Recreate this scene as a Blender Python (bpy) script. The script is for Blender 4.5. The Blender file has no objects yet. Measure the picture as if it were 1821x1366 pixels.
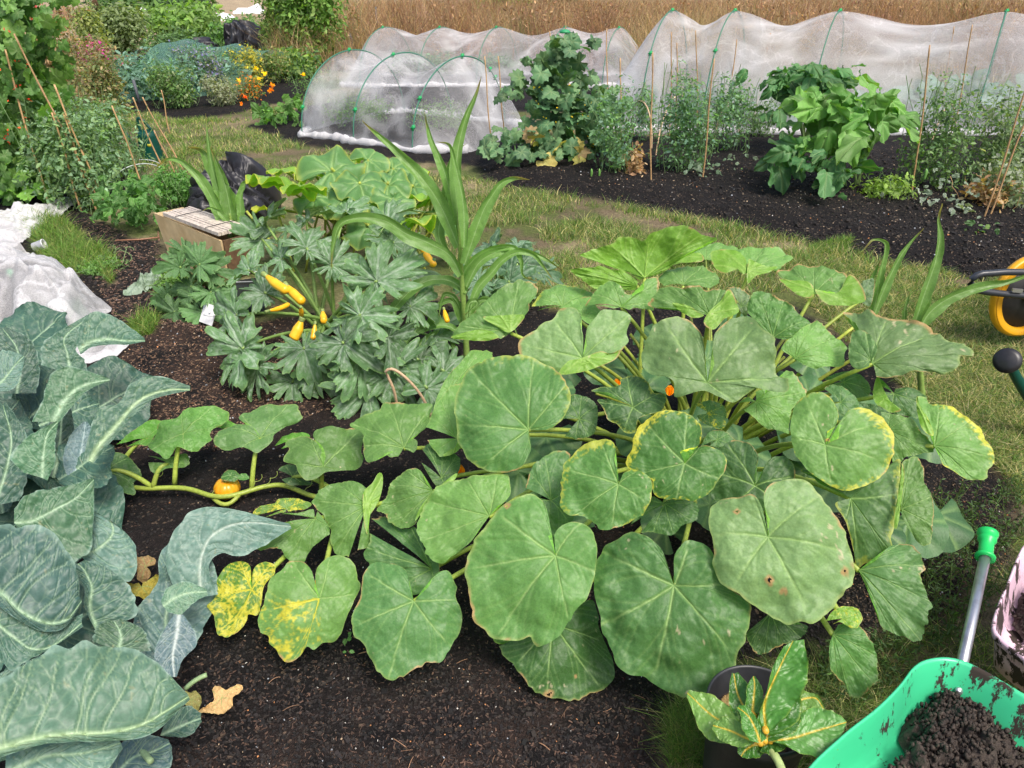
EXPO = 0.58
import bpy, math, random
import numpy as np
rng = np.random.default_rng(7); random.seed(7)
SC = bpy.context.scene; COL = SC.collection
# ------------------------------------------------------------------ camera model (photo pixels 1821x1366)
TH = math.radians(28.5); FPX = 1325.0; CAM = np.array([0, 0, 1.65])
def ray(px, py):
    x = (np.asarray(px, float) - 910.5) / FPX; y = (683 - np.asarray(py, float)) / FPX
    return np.stack([x, math.cos(TH) + y * math.sin(TH), -math.sin(TH) + y * math.cos(TH)], -1)
def P(px, py, z=0.0):
    r = ray(px, py); t = (z - CAM[2]) / r[..., 2]
    return CAM + r * t[..., None]
def PD(px, py, d):                      # point on the ray at ground distance d
    r = ray(px, py); t = d / r[..., 1]
    return CAM + r * np.asarray(t)[..., None]
def unit(v): v = np.asarray(v, float); return v / (np.linalg.norm(v, axis=-1, keepdims=True) + 1e-12)
def pts(s): v = [float(x) for x in s.replace(';', ' ').replace(',', ' ').split()]; return list(zip(v[::2], v[1::2]))
# ------------------------------------------------------------------ noise
def _h(ix, iy, s):
    s = int(round(s * 10))
    n = (ix * 374761393 + iy * 668265263 + s * 974634777) & 0xffffffff
    n = ((n ^ (n >> 13)) * 1274126177) & 0xffffffff
    return ((n ^ (n >> 16)) & 0xffff) / 65535.0
def vn(x, y, s=0):
    x = np.asarray(x, float); y = np.asarray(y, float)
    ix = np.floor(x).astype(np.int64); iy = np.floor(y).astype(np.int64)
    fx = x - ix; fy = y - iy; fx = fx * fx * (3 - 2 * fx); fy = fy * fy * (3 - 2 * fy)
    a = _h(ix, iy, s); b = _h(ix + 1, iy, s); c = _h(ix, iy + 1, s); d = _h(ix + 1, iy + 1, s)
    return (a * (1 - fx) + b * fx) * (1 - fy) + (c * (1 - fx) + d * fx) * fy
def fbm(x, y, s=0, o=4):
    t = 0; a = .5; m = 0
    for i in range(o): t = t + a * vn(x * 2 ** i, y * 2 ** i, s + i * 17); m += a; a *= .5
    return t / m
def sstep(a, b, x): t = np.clip((x - a) / (b - a), 0, 1); return t * t * (3 - 2 * t)
def mix(a, b, f): f = np.asarray(f)[..., None]; return a * (1 - f) + b * f
# ------------------------------------------------------------------ objects
def mk(name, V, F, mat, parent=None, col=None, uv=None, smooth=True, mats=None):
    V = np.asarray(V, np.float32)
    if parent is not None: V = V - np.array(base_of(parent), np.float32)
    if not isinstance(F, list): F = [F]
    F = [np.asarray(f, np.int32) for f in F if len(f)]
    me = bpy.data.meshes.new(name)
    nl = sum(f.size for f in F); npn = sum(len(f) for f in F)
    me.vertices.add(len(V)); me.vertices.foreach_set('co', V.ravel())
    li = np.concatenate([f.ravel() for f in F]); me.loops.add(nl); me.loops.foreach_set('vertex_index', li)
    tot = np.concatenate([np.full(len(f), f.shape[1], np.int32) for f in F])
    st = np.concatenate([[0], np.cumsum(tot)[:-1]]).astype(np.int32)
    me.polygons.add(npn); me.polygons.foreach_set('loop_start', st); me.polygons.foreach_set('loop_total', tot)
    me.polygons.foreach_set('use_smooth', np.full(npn, bool(smooth)))
    me.update(calc_edges=True)
    if col is not None:
        c = np.ones((len(V), 4), np.float32); c[:, :3] = np.clip(col, 0, 1)
        a = me.color_attributes.new('Col', 'FLOAT_COLOR', 'POINT'); a.data.foreach_set('color', c.ravel())
    if uv is not None:
        u = me.uv_layers.new(name='UVMap'); u.data.foreach_set('uv', np.asarray(uv, np.float32)[li].ravel())
    me.materials.append(mat)
    o = bpy.data.objects.new(name, me); COL.objects.link(o)
    if parent is not None: o.parent = parent
    return o
_base = {}
def base_of(o):
    b = np.zeros(3)
    while o is not None: b = b + np.array(o.location); o = o.parent
    return b
def thing(name, label, cat, loc, group=None):
    o = bpy.data.objects.new(name, None); COL.objects.link(o); o.empty_display_size = .1
    o.location = [float(v) for v in loc]; return tag(o, label, cat, group)
def tag(o, label=None, cat=None, group=None, kind=None):
    if label: o['label'] = label
    if cat: o['category'] = cat
    if group: o['group'] = group
    if kind: o['kind'] = kind
    return o
class MB:                                # mesh collector
    def __init__(s): s.V = []; s.Q = []; s.T = []; s.C = []; s.n = 0
    def add(s, V, Q=None, T=None, c=(1, 1, 1)):
        V = np.asarray(V, float).reshape(-1, 3)
        if Q is not None and len(Q): s.Q.append(np.asarray(Q) + s.n)
        if T is not None and len(T): s.T.append(np.asarray(T) + s.n)
        c = np.asarray(c, float); s.C.append(np.broadcast_to(c, (len(V), 3)))
        s.V.append(V); s.n += len(V)
    def build(s, name, mat, parent=None, smooth=True):
        F = []
        if s.Q: F.append(np.concatenate(s.Q))
        if s.T: F.append(np.concatenate(s.T))
        V = np.concatenate(s.V)
        return mk(name, V, F, mat, parent, col=np.concatenate(s.C), uv=V[:, :2], smooth=smooth)
    def tube(s, pts, r, n=6, c=(1, 1, 1), cap=True):
        pts = np.asarray(pts, float); m = len(pts); r = np.broadcast_to(np.asarray(r, float), (m,))
        t = unit(np.gradient(pts, axis=0)); ref = np.array([0, 0, 1.]) if abs(t[m // 2][2]) < .9 else np.array([1., 0, 0])
        e1 = unit(np.cross(t, ref)); e2 = np.cross(t, e1)
        a = np.arange(n) * 2 * math.pi / n
        V = pts[:, None] + r[:, None, None] * (np.cos(a)[None, :, None] * e1[:, None] + np.sin(a)[None, :, None] * e2[:, None])
        i = np.arange(m - 1)[:, None] * n; j = np.arange(n)[None]; k = (j + 1) % n
        Q = np.stack([i + j, i + k, i + n + k, i + n + j], -1).reshape(-1, 4)
        if cap:
            V = np.concatenate([V.reshape(-1, 3), pts[:1], pts[-1:]]); b = m * n
            T = [(b, (q + 1) % n, q) for q in range(n)] + [(b + 1, (m - 1) * n + q, (m - 1) * n + (q + 1) % n) for q in range(n)]
        else: T = None
        c = np.asarray(c, float)
        if c.ndim == 2:
            c = np.repeat(c, n, 0)
            if cap: c = np.concatenate([c, c[:1], c[-1:]])
        s.add(V, Q, T, c)
    def box(s, corners, c=(1, 1, 1)):    # 4 bottom + 4 top
        s.add(corners, [(0, 3, 2, 1), (4, 5, 6, 7), (0, 1, 5, 4), (1, 2, 6, 5), (2, 3, 7, 6), (3, 0, 4, 7)], c=c)
    def grid(s, G, c=(1, 1, 1), closed=False):
        a, b = G.shape[:2]; i = np.arange(a - 1)[:, None] * b; j = np.arange(b if closed else b - 1)[None]; k = (j + 1) % b
        s.add(G.reshape(-1, 3), np.stack([i + j, i + k, i + b + k, i + b + j], -1).reshape(-1, 4), c=c)
def gridQ(a, b):
    i = np.arange(a - 1)[:, None] * b; j = np.arange(b - 1)[None]
    return np.stack([i + j, i + j + 1, i + b + j + 1, i + b + j], -1).reshape(-1, 4)
def crom(pts, n, closed=False):          # Catmull-Rom resample, uniform in arc length
    p = np.asarray(pts, float)
    if closed: q = np.concatenate([p[-1:], p, p[:2]])
    else: q = np.concatenate([2 * p[:1] - p[1:2], p, 2 * p[-1:] - p[-2:-1]])
    out = []
    for i in range(1, len(q) - 2):
        t = np.linspace(0, 1, 12, endpoint=False)[:, None]
        a, b, c, d = q[i - 1], q[i], q[i + 1], q[i + 2]
        out.append(.5 * (2 * b + (c - a) * t + (2 * a - 5 * b + 4 * c - d) * t ** 2 + (3 * b - a - 3 * c + d) * t ** 3))
    out.append(q[-2][None]); o = np.concatenate(out)
    L = np.concatenate([[0], np.cumsum(np.linalg.norm(np.diff(o, axis=0), axis=1))])
    s = np.linspace(0, L[-1], n); return np.stack([np.interp(s, L, o[:, k]) for k in range(o.shape[1])], -1)
def bez(a, b, c, n=9):
    t = np.linspace(0, 1, n)[:, None]; a, b, c = map(np.asarray, (a, b, c)); return (1 - t) ** 2 * a + 2 * t * (1 - t) * b + t * t * c
# ------------------------------------------------------------------ materials
def nodes(name):
    m = bpy.data.materials.new(name); m.use_nodes = True; t = m.node_tree; t.nodes.clear()
    return m, t, (lambda typ, **k: _nn(t, typ, k))
def _nn(t, typ, k):
    n = t.nodes.new(typ)
    for a, b in k.items():
        if a == 'inp':
            for x, y in b.items(): n.inputs[x].default_value = y
        else: setattr(n, a, b)
    return n
def leafmat(name, rough=.5, trans=.22, net=0., nscale=60., back=(.62, 1.0, .42), bump=.25, spec=.4, sheen=0):
    m, t, N = nodes(name); L = t.links.new
    at = N('ShaderNodeAttribute', attribute_name='Col'); tc = N('ShaderNodeTexCoord')
    ns = N('ShaderNodeTexNoise', inp={'Scale': 26., 'Detail': 6., 'Roughness': .65}); L(tc.outputs['UV'], ns.inputs['Vector'])
    mr = N('ShaderNodeMapRange', inp={'From Min': .3, 'From Max': .7, 'To Min': .92, 'To Max': 1.08}); L(ns.outputs['Fac'], mr.inputs['Value'])
    mul = N('ShaderNodeVectorMath', operation='SCALE'); L(at.outputs['Color'], mul.inputs[0]); L(mr.outputs[0], mul.inputs['Scale'])
    nf = N('ShaderNodeTexNoise', inp={'Scale': 190., 'Detail': 3.}); L(tc.outputs['UV'], nf.inputs['Vector']); mf = N('ShaderNodeMapRange', inp={'From Min': .3, 'From Max': .7, 'To Min': .88, 'To Max': 1.12}); L(nf.outputs['Fac'], mf.inputs['Value']); mm = N('ShaderNodeVectorMath', operation='SCALE'); L(mul.outputs[0], mm.inputs[0]); L(mf.outputs[0], mm.inputs['Scale'])
    colo = mm.outputs[0]; hsrc = ns.outputs['Fac']
    if net > 0:
        wn = N('ShaderNodeTexNoise', inp={'Scale': 20., 'Detail': 2.}); L(tc.outputs['UV'], wn.inputs['Vector'])
        ad = N('ShaderNodeVectorMath', operation='MULTIPLY_ADD'); L(wn.outputs['Color'], ad.inputs[0]); ad.inputs[1].default_value = (.02, .02, .02); L(tc.outputs['UV'], ad.inputs[2])
        vo = N('ShaderNodeTexVoronoi', feature='DISTANCE_TO_EDGE', inp={'Scale': nscale}); L(ad.outputs[0], vo.inputs['Vector'])
        m2 = N('ShaderNodeMapRange', inp={'From Min': 0., 'From Max': .05, 'To Min': 1., 'To Max': 0.}); L(vo.outputs['Distance'], m2.inputs['Value'])
        m3 = N('ShaderNodeMath', operation='MULTIPLY', inp={1: net}); L(m2.outputs[0], m3.inputs[0])
        mx = N('ShaderNodeMixRGB', blend_type='MIX', inp={'Color2': (.34, .46, .26, 1)}); L(m3.outputs[0], mx.inputs['Fac']); L(colo, mx.inputs['Color1']); colo = mx.outputs[0]
        sb = N('ShaderNodeMapRange', inp={'From Min': 0., 'From Max': .35, 'To Min': 0., 'To Max': 1.}); L(vo.outputs['Distance'], sb.inputs['Value'])
        am = N('ShaderNodeMath', operation='ADD'); L(sb.outputs[0], am.inputs[0]); L(ns.outputs['Fac'], am.inputs[1]); hsrc = am.outputs[0]
    geo = N('ShaderNodeNewGeometry')
    bm = N('ShaderNodeMixRGB', blend_type='MIX'); L(geo.outputs['Backfacing'], bm.inputs['Fac']); L(colo, bm.inputs['Color1'])
    bc = N('ShaderNodeMixRGB', blend_type='MULTIPLY', inp={'Fac': 1., 'Color2': tuple(min(1, b * 1.) for b in back) + (1,)}); L(colo, bc.inputs['Color1'])
    br = N('ShaderNodeVectorMath', operation='SCALE', inp={'Scale': 1.5}); L(bc.outputs[0], br.inputs[0]); L(br.outputs[0], bm.inputs['Color2'])
    bp = N('ShaderNodeBump', inp={'Strength': bump, 'Distance': .004}); L(hsrc, bp.inputs['Height'])
    pr = N('ShaderNodeBsdfPrincipled', inp={'Roughness': rough, 'Specular IOR Level': spec}); L(bm.outputs[0], pr.inputs['Base Color']); L(bp.outputs[0], pr.inputs['Normal'])
    tr = N('ShaderNodeBsdfTranslucent'); tcx = N('ShaderNodeMixRGB', blend_type='MULTIPLY', inp={'Fac': 1., 'Color2': (1, 1, .45, 1)}); L(bm.outputs[0], tcx.inputs['Color1'])
    ts = N('ShaderNodeVectorMath', operation='SCALE', inp={'Scale': 2.0}); L(tcx.outputs[0], ts.inputs[0]); L(ts.outputs[0], tr.inputs['Color'])
    ms = N('ShaderNodeMixShader', inp={'Fac': trans}); L(pr.outputs[0], ms.inputs[1]); L(tr.outputs[0], ms.inputs[2])
    o = N('ShaderNodeOutputMaterial'); L(ms.outputs[0], o.inputs['Surface']); return m
def plain(name, c=None, rough=.5, metal=0, spec=.5, noise=0., nscale=20., bump=0., c2=None, lo=.45, hi=.6, det=6., coat=0):
    m, t, N = nodes(name); L = t.links.new
    pr = N('ShaderNodeBsdfPrincipled', inp={'Roughness': rough, 'Metallic': metal, 'Specular IOR Level': spec, 'Coat Weight': coat})
    tc = N('ShaderNodeTexCoord'); ns = N('ShaderNodeTexNoise', inp={'Scale': nscale, 'Detail': det, 'Roughness': .65}); L(tc.outputs['Object'], ns.inputs['Vector'])
    if c is None: at = N('ShaderNodeAttribute', attribute_name='Col'); src = at.outputs['Color']
    else: rg = N('ShaderNodeRGB'); rg.outputs[0].default_value = tuple(c) + (1,); src = rg.outputs[0]
    if c2 is not None:
        mr = N('ShaderNodeMapRange', inp={'From Min': lo, 'From Max': hi}); L(ns.outputs['Fac'], mr.inputs['Value'])
        mx = N('ShaderNodeMixRGB', inp={'Color2': tuple(c2) + (1,)}); L(mr.outputs[0], mx.inputs['Fac']); L(src, mx.inputs['Color1']); src = mx.outputs[0]
    if noise:
        n2 = N('ShaderNodeTexNoise', inp={'Scale': nscale * 3, 'Detail': 5.}); L(tc.outputs['Object'], n2.inputs['Vector'])
        mr = N('ShaderNodeMapRange', inp={'From Min': .3, 'From Max': .7, 'To Min': 1 - noise, 'To Max': 1 + noise}); L(n2.outputs['Fac'], mr.inputs['Value'])
        sc = N('ShaderNodeVectorMath', operation='SCALE'); L(src, sc.inputs[0]); L(mr.outputs[0], sc.inputs['Scale']); src = sc.outputs[0]
    L(src, pr.inputs['Base Color'])
    if bump: bp = N('ShaderNodeBump', inp={'Strength': bump, 'Distance': .01}); L(ns.outputs['Fac'], bp.inputs['Height']); L(bp.outputs[0], pr.inputs['Normal'])
    o = N('ShaderNodeOutputMaterial'); L(pr.outputs[0], o.inputs['Surface']); return m
def netmat(name, c=(.9, .9, .93), a=.42, streak=.11, grain=900.):
    m, t, N = nodes(name); L = t.links.new
    tc = N('ShaderNodeTexCoord'); at = N('ShaderNodeAttribute', attribute_name='Col')
    sp = N('ShaderNodeSeparateColor'); L(at.outputs['Color'], sp.inputs[0])     # red = cloth density
    ns = N('ShaderNodeTexNoise', inp={'Scale': 2.2, 'Detail': 5., 'Roughness': .55, 'Distortion': .5}); L(tc.outputs['Object'], ns.inputs['Vector'])
    a1 = N('ShaderNodeMath', operation='SUBTRACT', inp={1: .5}); L(ns.outputs['Fac'], a1.inputs[0])
    a2 = N('ShaderNodeMath', operation='ABSOLUTE'); L(a1.outputs[0], a2.inputs[0])
    mr = N('ShaderNodeMapRange', inp={'From Min': 0., 'From Max': .02, 'To Min': streak, 'To Max': 0.}); L(a2.outputs[0], mr.inputs['Value'])
    ad = N('ShaderNodeMath', operation='ADD', use_clamp=True); L(sp.outputs[0], ad.inputs[0]); L(mr.outputs[0], ad.inputs[1])
    g = N('ShaderNodeTexNoise', inp={'Scale': 160., 'Detail': 2.}); L(tc.outputs['Object'], g.inputs['Vector'])
    gm = N('ShaderNodeMapRange', inp={'From Min': .3, 'From Max': .7, 'To Min': -.12, 'To Max': .12}); L(g.outputs['Fac'], gm.inputs['Value'])
    a4 = N('ShaderNodeMath', operation='ADD', use_clamp=True); L(ad.outputs[0], a4.inputs[0]); L(gm.outputs[0], a4.inputs[1])
    df = N('ShaderNodeBsdfDiffuse', inp={'Color': tuple(c) + (1,)}); tl = N('ShaderNodeBsdfTranslucent', inp={'Color': tuple(c) + (1,)})
    m1 = N('ShaderNodeMixShader', inp={'Fac': .4}); L(df.outputs[0], m1.inputs[1]); L(tl.outputs[0], m1.inputs[2])
    tp = N('ShaderNodeBsdfTransparent'); m2 = N('ShaderNodeMixShader'); L(a4.outputs[0], m2.inputs['Fac']); L(tp.outputs[0], m2.inputs[1]); L(m1.outputs[0], m2.inputs[2])
    o = N('ShaderNodeOutputMaterial'); L(m2.outputs[0], o.inputs['Surface']); return m
M = {}
M['squash'] = leafmat('squash_leaf', .48, .2, net=.10, nscale=85, back=(.85, 1.0, .45), bump=.10)
M['brassica'] = leafmat('brassica_leaf', .45, .06, net=.10, nscale=24, back=(1.15, 1.15, 1.1), bump=.22, spec=.4)
M['courgette'] = leafmat('courgette_leaf', .6, .12, net=.04, nscale=70, back=(1.0, 1.1, .7), bump=.25)
M['corn'] = leafmat('corn_leaf', .42, .3, back=(1, 1, .8), bump=.1)
M['small'] = leafmat('small_leaf', .55, .25, back=(1, 1, .7), bump=.1)
M['chard'] = leafmat('chard_leaf', .36, .2, net=0, nscale=70, back=(1, 1, .6), bump=.5, spec=.5)
M['blade'] = leafmat('grass_blade', .6, .3, back=(1, 1, .8), bump=0)
M['stem'] = plain('plant_stem', None, .45, noise=.2, nscale=30)
M['cane'] = plain('bamboo', None, .5, noise=.25, nscale=25)
M['chips'] = plain('soil_crumbs', None, .85, noise=.3, nscale=60)
M['paint'] = plain('painted', None, .5)
# ------------------------------------------------------------------ leaves
UP = np.array([0, 0, 1.]); CB = 1.0
def plane_at(px, py, pos, k, side=0.0):
    tc = unit(CAM - pos); n = unit((1 - k) * tc + k * UP + side * np.array([1, 0, 0]))
    e1 = unit(np.cross(np.array([0, 1., 0]) * .0 + np.cross(n, np.array([1., 0, 0])), n)); e1 = unit(np.array([1., 0, 0]) - n * n[0]); e2 = np.cross(n, e1)
    return n, e1, e2
def on_plane(pts, pos, n):
    r = ray(pts[:, 0], pts[:, 1]); t = ((pos - CAM) @ n) / (r @ n); return CAM + r * t[:, None]
G1 = np.array([.125, .270, .080]); GV = np.array([.30, .46, .16]); YEL = np.array([.55, .52, .05]); BRN = np.array([.42, .28, .12])
def polar_patch(pos, n, e1, e2, O, center, S, seed, under, P_, flap=False, nr=24):
    """O outline in 2D (relative to attach). returns V,Q,col,uv"""
    ns = len(O); rho = np.linspace(0, 1, nr) ** .9; rho = rho[:, None]
    s = np.linspace(0, 1, ns)[None]
    X = center[0] + rho * (O[None, :, 0] - center[0]); Y = center[1] + rho * (O[None, :, 1] - center[1])
    ph = seed * 1.37; R = np.hypot(X, Y) / S; ang = np.arctan2(Y, X)
    vein = np.zeros(X.shape); sec = np.zeros(X.shape)
    if not flap:
        sv = P_.get('sv', [.07, .2, .34, .5, .66, .8, .93])
        for q, s0 in enumerate(sv):
            s0 = s0 + .012 * math.sin(seed + q * 2.1)
            d = np.abs(s - s0 - .02 * (rho - .3) * math.sin(seed * 2 + q)) * rho * 5.2
            vein = np.maximum(vein, np.exp(-(d / (.0145 * (1.2 - .8 * rho))) ** 2))
            for r0, sg in ((.2, 1), (.32, -1), (.45, 1), (.55, -1), (.68, 1), (.78, -1)):
                st = s0 + sg * (.115 * (rho - r0) - .03 * np.maximum(0, rho - r0) ** 2)
                d = np.abs(s - st) * rho * 5.2
                sec = np.maximum(sec, np.exp(-(d / .0105) ** 2) * (rho > r0) * .62)
    else:
        a = np.abs(((ang * 5.5 / math.pi + ph) % 1) - .5); vein = np.exp(-(a * R / .035) ** 2) * .9
        a = np.abs(((ang * 16 / math.pi + ph) % 1) - .5); sec = np.exp(-(a * R / .05) ** 2) * .35
    vv = np.maximum(vein, sec)
    wv = P_.get('wave', .035); cup = P_.get('cup', -.10)
    qn = fbm(X / S * 5 + seed, Y / S * 5, seed) - .5
    qn2 = vn(X / S * 14 + seed, Y / S * 14 - seed, seed + 5) - .5
    h = cup * R ** 2 + .10 * np.sin(np.clip(R, 0, 1) * math.pi) * P_.get('dome', 1) + np.minimum(1, R * 1.6) * wv * rho ** 3 * np.sin(s * 2 * math.pi * P_.get('wn', 7) + ph) * 1.0 \
        + np.minimum(1, R * 1.6) * wv * .6 * rho ** 5 * (fbm(s * 30 + seed, rho * 2, seed) - .5) * 4 - .022 * vein - .010 * sec + .085 * qn * P_.get('rough', 1) * np.minimum(1, R * 1.5) + .010 * qn2 + .018 * np.minimum(1, R) * np.abs(np.sin(s * 38 + 3 * qn)) * sstep(.45, 1, rho) + (0 if flap else P_.get('fold', .16) * np.minimum(R, 1) * (np.abs(2 * s - 1) - .5)) + .22 * (fbm(X / S * 1.7 + seed * 2, Y / S * 1.7, seed + 31, 2) - .5) * np.minimum(1, R * 1.2)
    if under: h = -h
    V = pos + X[..., None] * e1 + Y[..., None] * e2 + (h * S)[..., None] * n
    big = fbm(X / S * 2.2 + seed * 3, Y / S * 2.2, seed + 3); fine = fbm(X / S * 16, Y / S * 16, seed + 9, 3)
    base = np.array(P_.get('c', G1)) * [1.0, .98, .78] * (1.0 + .25 * math.sin(seed * 5.1))
    c = base * (0.88 + .24 * big)[..., None]
    c = mix(c, c * np.array([1.25, 1.1, .85]), sstep(.45, .7, fine) * .16)
    c = mix(c, GV * P_.get('gv', 1), np.clip(vein * .7 + sec * .36, 0, 1))
    if under:
        c = mix(np.array([.16, .33, .035]) * (.85 + .3 * big)[..., None], np.array([.33, .5, .12]), vv * .75)
    ed = .65 * sstep(.97 - .02 * P_.get('ey', .5), 1.0, rho + .04 * (fbm(s * 22 + seed, rho * 3, seed + 4) - .5)) * (.35 + .65 * P_.get('ey', .5))
    c = mix(c, np.array([.34, .44, .13]), np.clip(ed * sstep(.38, .6, fbm(s * 7 + seed * 1.7, rho * 0, seed + 33, 2)), 0, 1))
    sc = P_.get('scorch', .12)
    c = mix(c, BRN, sstep(.975 - .05 * sc, .995, rho + .05 * (fbm(s * 45 + seed, rho, seed + 6) - .5)) * sstep(.66 - sc * .18, .72 - sc * .18, fbm(s * 9 + seed * 2, rho * 0, seed + 8)))
    sp = P_.get('spots', .15)      # pale speckles and dry scars
    c = mix(c, np.array([.5, .45, .28]), sstep(.815 - .055 * sp, .85 - .05 * sp, .7 * fbm(X / S * 15 + seed, Y / S * 9, seed + 12, 3) + .3 * vn(X / S * 2 + seed, Y / S * 2, seed + 13)) * .8)
    y = P_.get('yel', 0)
    if y:
        w = sstep(.62, .40, np.abs(s - P_.get('ys', .5)) * 2 / P_.get('yw', .4)) if 'yw' in P_ else 1
        f = sstep(.62 - y * .13, .78 - y * .13, .55 * fbm(X / S * 16 + seed, Y / S * 16, seed + 14, 4) + .45 * fbm(X / S * 3 + seed, Y / S * 3, seed + 15, 2) + .28 * vv * y) * w
        c = mix(c, YEL, np.clip(f, 0, 1) * .95)
    if P_.get('edgeyel'):
        f = sstep(.93, 1.0, rho + .30 * (fbm(X / S * 20 + seed, Y / S * 20, seed + 15, 3) - .5) + .34 * (fbm(s * 5 + seed, rho * 0, seed + 16, 2) - .56)); c = mix(c, YEL * 1.1, f * P_['edgeyel'])
    uv = np.stack([X + seed * .37, Y + seed * .21], -1)
    Q = gridQ(nr, ns)
    if not flap and not under:
        near = np.hypot(O[:, 0], O[:, 1]) < .26 * S; jj = np.arange(len(Q)) % (ns - 1); keep = ~(near[jj] | near[jj + 1]) | ((jj > ns * .2) & (jj < ns * .8)); Q = Q[keep]
    if P_.get('holes') and not flap:
        hr = .5 + .5 * vn(np.arctan2(Y, X) * 9, R * 9, seed); hm = np.zeros(X.shape)
        for s0, r0, sz in P_['holes']:
            j0 = int(s0 * (ns - 1)); i0 = int(r0 * (nr - 1)); dd = np.hypot(X - X[i0, j0], Y - Y[i0, j0]) / S + .06 * (vn(X / S * 22, Y / S * 22, seed) - .5); hm = np.maximum(hm, sz * 2.2 - dd); Q = Q[~((dd < sz).ravel()[Q].all(1))] if False else Q; P_['_cut'] = np.minimum(P_.get('_cut', 9) if not np.isscalar(P_.get('_cut', 9)) else np.full(X.shape, 9.), dd / sz)
        c = mix(c.reshape(X.shape + (3,)), BRN, np.clip(sstep(1.9, 1.1, P_['_cut']), 0, 1)); cut = (P_.pop('_cut') < 1).ravel(); Q = Q[~cut[Q].all(1)]
    Vr = V.reshape(-1, 3); fn = np.cross(Vr[Q[:, 1]] - Vr[Q[:, 0]], Vr[Q[:, 3]] - Vr[Q[:, 0]]).sum(0)
    if fn @ n < 0: Q = Q[:, ::-1]
    return V.reshape(-1, 3), Q, c.reshape(-1, 3), uv.reshape(-1, 2)
def poly_leaf(parent, attach, outline, pos, k=.3, seed=1, under=False, flaps=(), side=0, mat='squash', name='leaf', closed=False, ns=210, nr=46, **P_):
    n, e1, e2 = plane_at(*attach, pos, k, side)
    def loc(px):
        w = on_plane(np.asarray(px, float), pos, n) - pos; return np.stack([w @ e1, w @ e2], -1)
    ol = loc(outline); O = crom(ol, ns, closed)
    if closed: pass
    S = float(np.median(np.linalg.norm(O, axis=1))); S = max(S, .03)
    s = np.linspace(0, 1, ns)
    edge = 1 + .035 * (vn(s * 34 + seed, s * 0, seed) - .5) + .03 * (vn(s * 80, s * 0, seed + 1) - .5)
    if not under or True: O = O * edge[:, None]
    parts = [polar_patch(pos, n, e1, e2, O, (0, 0), S, seed, under, P_, nr=nr)]
    for fi, f in enumerate(flaps):
        # a folded-over rim: stands a little in front of the blade
        fo = crom(loc(f), 60, True); ce = fo.mean(0)
        PP = dict(P_); PP.update(cup=.0, wave=.012, dome=0, rough=.5, ey=P_.get('ey', .5) * .6, yel=0)
        parts.append(polar_patch(pos + n * (.022 + .006 * fi), n, e1, e2, fo, ce, S, seed + 3 + fi, True, PP, True, nr=10))
    Vs, Qs, Cs, Us = [], [], [], []; off = 0
    for V, Q, c, u in parts: Vs.append(V); Qs.append(Q + off); Cs.append(c); Us.append(u); off += len(V)
    return mk(name, np.concatenate(Vs), np.concatenate(Qs), M[mat], parent, np.concatenate(Cs), np.concatenate(Us))
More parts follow.
